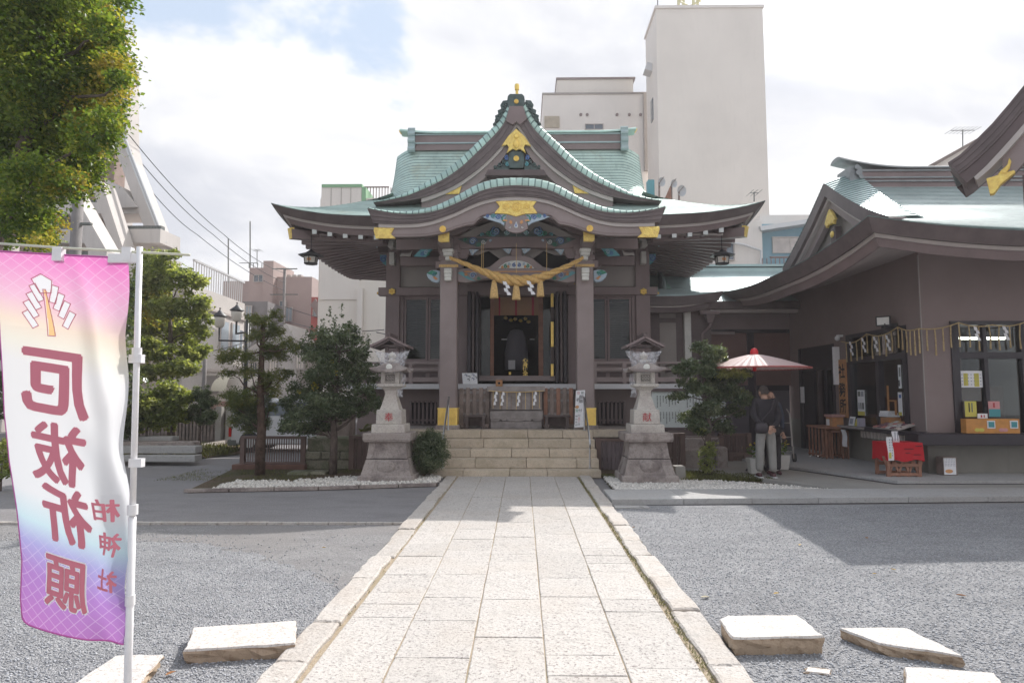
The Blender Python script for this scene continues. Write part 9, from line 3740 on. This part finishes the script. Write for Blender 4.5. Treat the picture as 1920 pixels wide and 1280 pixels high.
# ================================================================== the banner
YB_ = 2.94
BN_ = root('nobori_banner', 'tall white banner fading to pink and violet with mirrored dark pink characters', 'banner', (W(250, 1280, YB_).x, YB_, 0))
pl0, pl1 = W(241, 1230, YB_), W(262, 463, YB_)
dirp = (pl1 - pl0)
base = pl0 + dirp * (-pl0.z / dirp.z)
m = MB()
m.tube([base, pl0 + dirp * .33], .0165, 12)
m.build('lower_pole', [WHITEP], BN_, smooth=True)
m = MB()
m.tube([pl0 + dirp * .33, pl1], .0135, 12)
m.build('upper_pole', [WHITEP], BN_, smooth=True)
for t in (.335, .12, .72):
 q = pl0 + dirp * t
 m = MB()
 m.tube([q, q + dirp.normalized() * .045], .021 if t != .335 else .023, 12)
 m.build('pole_clip', [WHITEP], BN_, smooth='auto')
m = MB()
m.lathe([(.19, 0), (.20, .02), (.17, .09), (.06, .11), (.03, .16), (.02, .17)], (base.x, base.y, 0), 24)
m.build('pole_base', [WHITEP], BN_, smooth='auto')
ta, tb = W(-12, 456, YB_), W(356, 478, YB_)
m = MB()
m.tube([ta, W(120, 465, YB_), tb], .006, 8)
m.build('cross_rod', [flat('cream_plastic', (.62, .62, .50), .4)], BN_, smooth=True)
m = MB()
q = W(262, 474, YB_)
m.bx(W(229, 0, YB_).x, q.x, YB_ - .012, YB_ + .012, W(0, 494, YB_).z, W(0, 477, YB_).z)
m.build('rod_holder', [WHITEP], BN_, bevel=.003)
for px_ in (106, 236):
 a, b = W(px_ - 8, 463, YB_ - .015), W(px_ + 8, 488, YB_ - .015)
 m = MB()
 m.bx(a.x, b.x, YB_ - .0155, YB_ + .0155, b.z, a.z)
 m.build('fabric_loop', [WHITEP], BN_)
for py_ in (672, 868):
 a, b = W(240, py_ - 8, YB_ - .02), W(263, py_ + 8, YB_ - .02)
 m = MB()
 m.bx(a.x, b.x, YB_ - .016, YB_ + .016, b.z, a.z)
 m.build('fabric_loop', [WHITEP], BN_)
Lx = [(0, -14), (.25, -8), (.45, 0), (.58, 12), (.72, 32), (.85, 47), (.95, 50), (1, 56)]
Rx = [(0, 240), (.15, 246), (.3, 249), (.45, 245), (.55, 242), (.62, 236), (.75, 246), (.85, 238), (1, 234)]
fl_ = lambda v, T: float(np.interp(v, [a[0] for a in T], [a[1] for a in T]))
def cloth(u, v, lift=0.0):
 """u: 0 left .. 1 right (at the pole), v: 0 top .. 1 bottom"""
 x0, x1 = fl_(v, Lx), fl_(v, Rx)
 yt = 470 + 14 * u
 yb2 = 1160 + 46 * u - 10 * math.exp(-u / .03)
 px_, py_ = x0 + (x1 - x0) * u, yt + (yb2 - yt) * v
 env = min(1, v * 5) * .85 + .15
 near = math.exp(-((u - .92) / .16) ** 2)
 d = .035 * math.sin(3.2 * u + 2.6 * v + .4) * env + .020 * near * math.sin(v * 21 + u * 7) * env + .030 * math.exp(-((v - .62 - (u - 1) * .5) / .07) ** 2) * math.exp(-((u - 1) / .35) ** 2)
 d += .012 * math.sin(14 * u - 9 * v) * near * env - .05 * (v ** 2) * (1 - u)
 d += .030 * math.exp(-((u - .60 - v * .5) / .07) ** 2) * (1 if v < .7 else max(0, 1 - (v - .7) * 6)) * env
 p = W(px_, py_, YB_)
 return Vector((p.x, YB_ + .0 + d - lift, p.z))
CLM, t, b = newmat('printed_cloth')
at = nn(t, 'ShaderNodeUVMap', uv_map='UVMap')
su = nn(t, 'ShaderNodeSeparateXYZ')
t.links.new(at.outputs[0], su.inputs[0])
cr = nn(t, 'ShaderNodeValToRGB')
stops = [(0, (.80, .22, .55)), (.05, (.82, .33, .60)), (.13, (.84, .52, .66)), (.20, (.86, .72, .60)), (.25, (.84, .80, .70)), (.31, (.80, .79, .79)), (.66, (.76, .77, .79)), (.74, (.56, .72, .78)), (.80, (.40, .38, .68)), (.88, (.42, .22, .56)), (1, (.48, .20, .52))]
el = cr.color_ramp.elements
el[0].position, el[0].color = stops[0][0], (*stops[0][1], 1)
el[1].position, el[1].color = stops[-1][0], (*stops[-1][1], 1)
for p_, c_ in stops[1:-1]:
 e = el.new(p_)
 e.color = (*c_, 1)
tilt = math_(t, 'ADD', su.outputs[1], math_(t, 'MULTIPLY', math_(t, 'SUBTRACT', su.outputs[0], .5), -.05))
t.links.new(tilt, cr.inputs[0])
d1 = math_(t, 'ABSOLUTE', math_(t, 'SUBTRACT', math_(t, 'FRACT', math_(t, 'ADD', math_(t, 'MULTIPLY', su.outputs[0], 8), math_(t, 'MULTIPLY', su.outputs[1], 30))), .5))
d2_ = math_(t, 'ABSOLUTE', math_(t, 'SUBTRACT', math_(t, 'FRACT', math_(t, 'SUBTRACT', math_(t, 'MULTIPLY', su.outputs[0], 8), math_(t, 'MULTIPLY', su.outputs[1], 30))), .5))
ln = maprange(t, math_(t, 'MINIMUM', d1, d2_), 0.0, .07, 1.0, 0.0)
zone = math_(t, 'ADD', maprange(t, tilt, .10, .18, 1, 0), maprange(t, tilt, .74, .84, 0, 1), True)
colr = mixc(t, math_(t, 'MULTIPLY', math_(t, 'MULTIPLY', ln, zone), .32), cr.outputs[0], (.92, .80, .90))
ca = nn(t, 'ShaderNodeAttribute', attribute_name='crest')
colr = mixc(t, maprange(t, ca.outputs['Fac'], .5, .6), colr, (.80, .80, .82))
colr = mixc(t, maprange(t, ca.outputs['Fac'], 1.5, 1.6), colr, (.86, .58, .28))
t.links.new(colr, b.inputs['Base Color'])
b.inputs['Roughness'].default_value = .6
tr = nn(t, 'ShaderNodeBsdfTranslucent')
t.links.new(colr, tr.inputs[0])
ms = nn(t, 'ShaderNodeMixShader')
ms.inputs[0].default_value = .5
t.links.new(b.outputs[0], ms.inputs[1])
t.links.new(tr.outputs[0], ms.inputs[2])
t.links.new(ms.outputs[0], t.nodes['Material Output'].inputs[0])
NU, NV = 150, 380
m = MB()
m.strip([[cloth(i / NU, j / NV) for i in range(NU + 1)] for j in range(NV + 1)])
co = m.build('cloth', [CLM], BN_, smooth=True)
uv = co.data.uv_layers.new(name='UVMap')
for _ in (0,):
 vi = np.zeros(len(co.data.loops), np.int32)
 co.data.loops.foreach_get('vertex_index', vi)
 uv.data.foreach_set('uv', np.stack([(vi % (NU + 1)) / NU, (vi // (NU + 1)) / NV], 1).reshape(-1).astype(np.float32))
m = MB()
hem = [cloth(i / 40, 1.0) for i in range(41)]
m.tube(hem, .004, 5)
m.tube([cloth(0, j / 60) for j in range(61)], .0025, 5)
m.tube([cloth(i / 30, 0) for i in range(31)], .004, 5)
m.build('hem', [flat('magenta_hem', (.50, .12, .36), .7)], BN_, smooth=True)
WHI = newmat('white_print')[0]
WHI.node_tree.nodes['Principled BSDF'].inputs['Base Color'].default_value = (.95, .93, .95, 1)
PKI = newmat('dark_pink_print')[0]
PB_ = MATS['dark_pink_print'].node_tree.nodes['Principled BSDF']
PB_.inputs['Base Color'].default_value = (.66, .20, .26, 1)
PB_.inputs['Roughness'].default_value = .6
def print_on(vs, fs, cu, cv, mt, lift, name, mirror=True, stretch=1.0, cutstep=.03):
 """lay flat artwork (metres) on the cloth around (cu, cv)"""
 WU, HV = .60, 1.76
 bm = bmesh.new()
 bv = [bm.verts.new((-q_[0] if mirror else q_[0], q_[1] * stretch, q_[2] if len(q_) > 2 else 0)) for q_ in vs]
 for f_ in fs:
  try:
   bm.faces.new([bv[i] for i in f_])
  except ValueError:
   pass
 xs = [v.co.x for v in bm.verts]
 ys = [v.co.y for v in bm.verts]
 for ax_, lo, hi in ((0, min(xs), max(xs)), (1, min(ys), max(ys))):
  k = lo + cutstep
  while k < hi:
   co_ = (k, 0, 0) if ax_ == 0 else (0, k, 0)
   no_ = (1, 0, 0) if ax_ == 0 else (0, 1, 0)
   bmesh.ops.bisect_plane(bm, geom=bm.verts[:] + bm.edges[:] + bm.faces[:], plane_co=co_, plane_no=no_)
   k += cutstep
 for v in bm.verts:
  u_, v_ = cu + v.co.x / WU, cv - v.co.y / HV
  v.co = cloth(u_, v_, lift + v.co.z) - woff(BN_)
 me = bpy.data.meshes.new(name)
 bm.to_mesh(me)
 bm.free()
 me.materials.append(mt)
 o = bpy.data.objects.new(name, me)
 COL.objects.link(o)
 o.parent = BN_
 return o
def brush(ch, s_, w):
 V0, F0 = text_mesh(ch, s_, 0)
 V, F = [], []
 for k in range(6):
  a_ = k * math.pi / 3
  b_ = len(V)
  V += [((x + w * math.cos(a_)) * 1.0, (y + w * .8 * math.sin(a_)) + x * .06, .00016 * k) for x, y, _ in V0]
  F += [tuple(i + b_ for i in f_) for f_ in F0]
 return V, F
for ch, cu, cv, s_, of in (('厄', .415, .345, .335, .010), ('祓', .445, .530, .29, .011), ('祈', .50, .690, .275, .010), ('願', .475, .868, .255, .009)):
 w_ = {'厄': .013, '願': .0058}.get(ch, .0095)
 if ch == '願':
  vs, fs = brush(ch, s_, .014)
  print_on(vs, fs, cu, cv, WHI, .0008, 'character_outline')
 vs, fs = brush(ch, s_, w_)
 print_on(vs, fs, cu, cv, PKI, .0026, 'printed_character')
for ch, cu, cv, s_ in (('柏', .83, .66, .105), ('神', .855, .745, .105), ('社', .87, .835, .105)):
 vs, fs = brush(ch, s_, .0028)
 print_on(vs, fs, cu, cv, PKI, .0024, 'printed_character', cutstep=.02)
def rect_art(cx_, cy_, w, h, ang):
 c, s = math.cos(ang), math.sin(ang)
 return [(cx_ + x * c - y * s, cy_ + x * s + y * c) for x, y in ((-w / 2, -h / 2), (w / 2, -h / 2), (w / 2, h / 2), (-w / 2, h / 2))]
crest_val = np.zeros((NU + 1) * (NV + 1))
UU, VV = np.meshgrid(np.arange(NU + 1) / NU, np.arange(NV + 1) / NV)
CXX, CYY = (UU.ravel() - .375) * .60, -(VV.ravel() - .135) * 1.76
def outline(poly, val, w=.004):
 """a crest piece: dyed into the cloth, with a thin dark outline printed round it"""
 n = len(poly)
 a_ = sum(poly[i][0] * poly[(i + 1) % n][1] - poly[(i + 1) % n][0] * poly[i][1] for i in range(n))
 poly = poly if a_ > 0 else poly[::-1]
 crest_val[in_poly(CXX, CYY, poly)] = val
 for i in range(n):
  (x0, y0), (x1, y1) = poly[i], poly[(i + 1) % n]
  L = math.hypot(x1 - x0, y1 - y0)
  dx, dy = (x1 - x0) / L * w / 2, (y1 - y0) / L * w / 2
  EV.append([(x0 - dx - dy, y0 - dy + dx), (x0 - dx + dy, y0 - dy - dx), (x1 + dx + dy, y1 + dy - dx), (x1 + dx - dy, y1 + dy + dx)])
EV = []
for x, y, a_ in ((.090, -.066, -.48), (.070, -.020, -.45), (.048, .016, -.38), (.028, .050, -.25), (-.088, -.074, .52), (-.080, -.026, .50), (-.064, .014, .47), (-.048, .052, .42)):
 outline(rect_art(x, y, .031, .082, a_), 1)
outline([(-.022, .142), (.026, .114), (.018, .056), (-.034, .052), (-.066, .116)], 1)
outline([(-.018, .070), (-.006, .070), (.026, -.147), (-.010, -.147)], 2)
vs_, fs_ = [], []
for k_, q_ in enumerate(EV):
 b_ = len(vs_)
 vs_ += [(x, y, .00012 * k_) for x, y in q_]
 fs_.append((b_, b_ + 1, b_ + 2, b_ + 3))
print_on(vs_, fs_, .375, .135, PKI, .0015, 'crest_outline', mirror=False)
ca_ = co.data.attributes.new('crest', 'FLOAT', 'POINT')
ca_.data.foreach_set('value', crest_val.astype(np.float32))
# ================================================================== thin haze volume, added to lift the dark tones
m = MB()
m.bx(-112, 112, -24, 152, -1.1, 30)
hz = m.build('haze', [bpy.data.materials.new('air')])
hz['kind'] = 'stuff'
hz['label'] = 'thin pale haze added in the air to lift the dark tones'
hm = hz.data.materials[0]
hm.use_nodes = True
ht = hm.node_tree
for n_ in list(ht.nodes):
 ht.nodes.remove(n_)
pv = nn(ht, 'ShaderNodeVolumePrincipled')
pv.inputs['Color'].default_value = (.92, .88, .88, 1)
pv.inputs['Density'].default_value = .0016
pv.inputs['Anisotropy'].default_value = .25
ho = nn(ht, 'ShaderNodeOutputMaterial')
ht.links.new(pv.outputs[0], ho.inputs['Volume'])
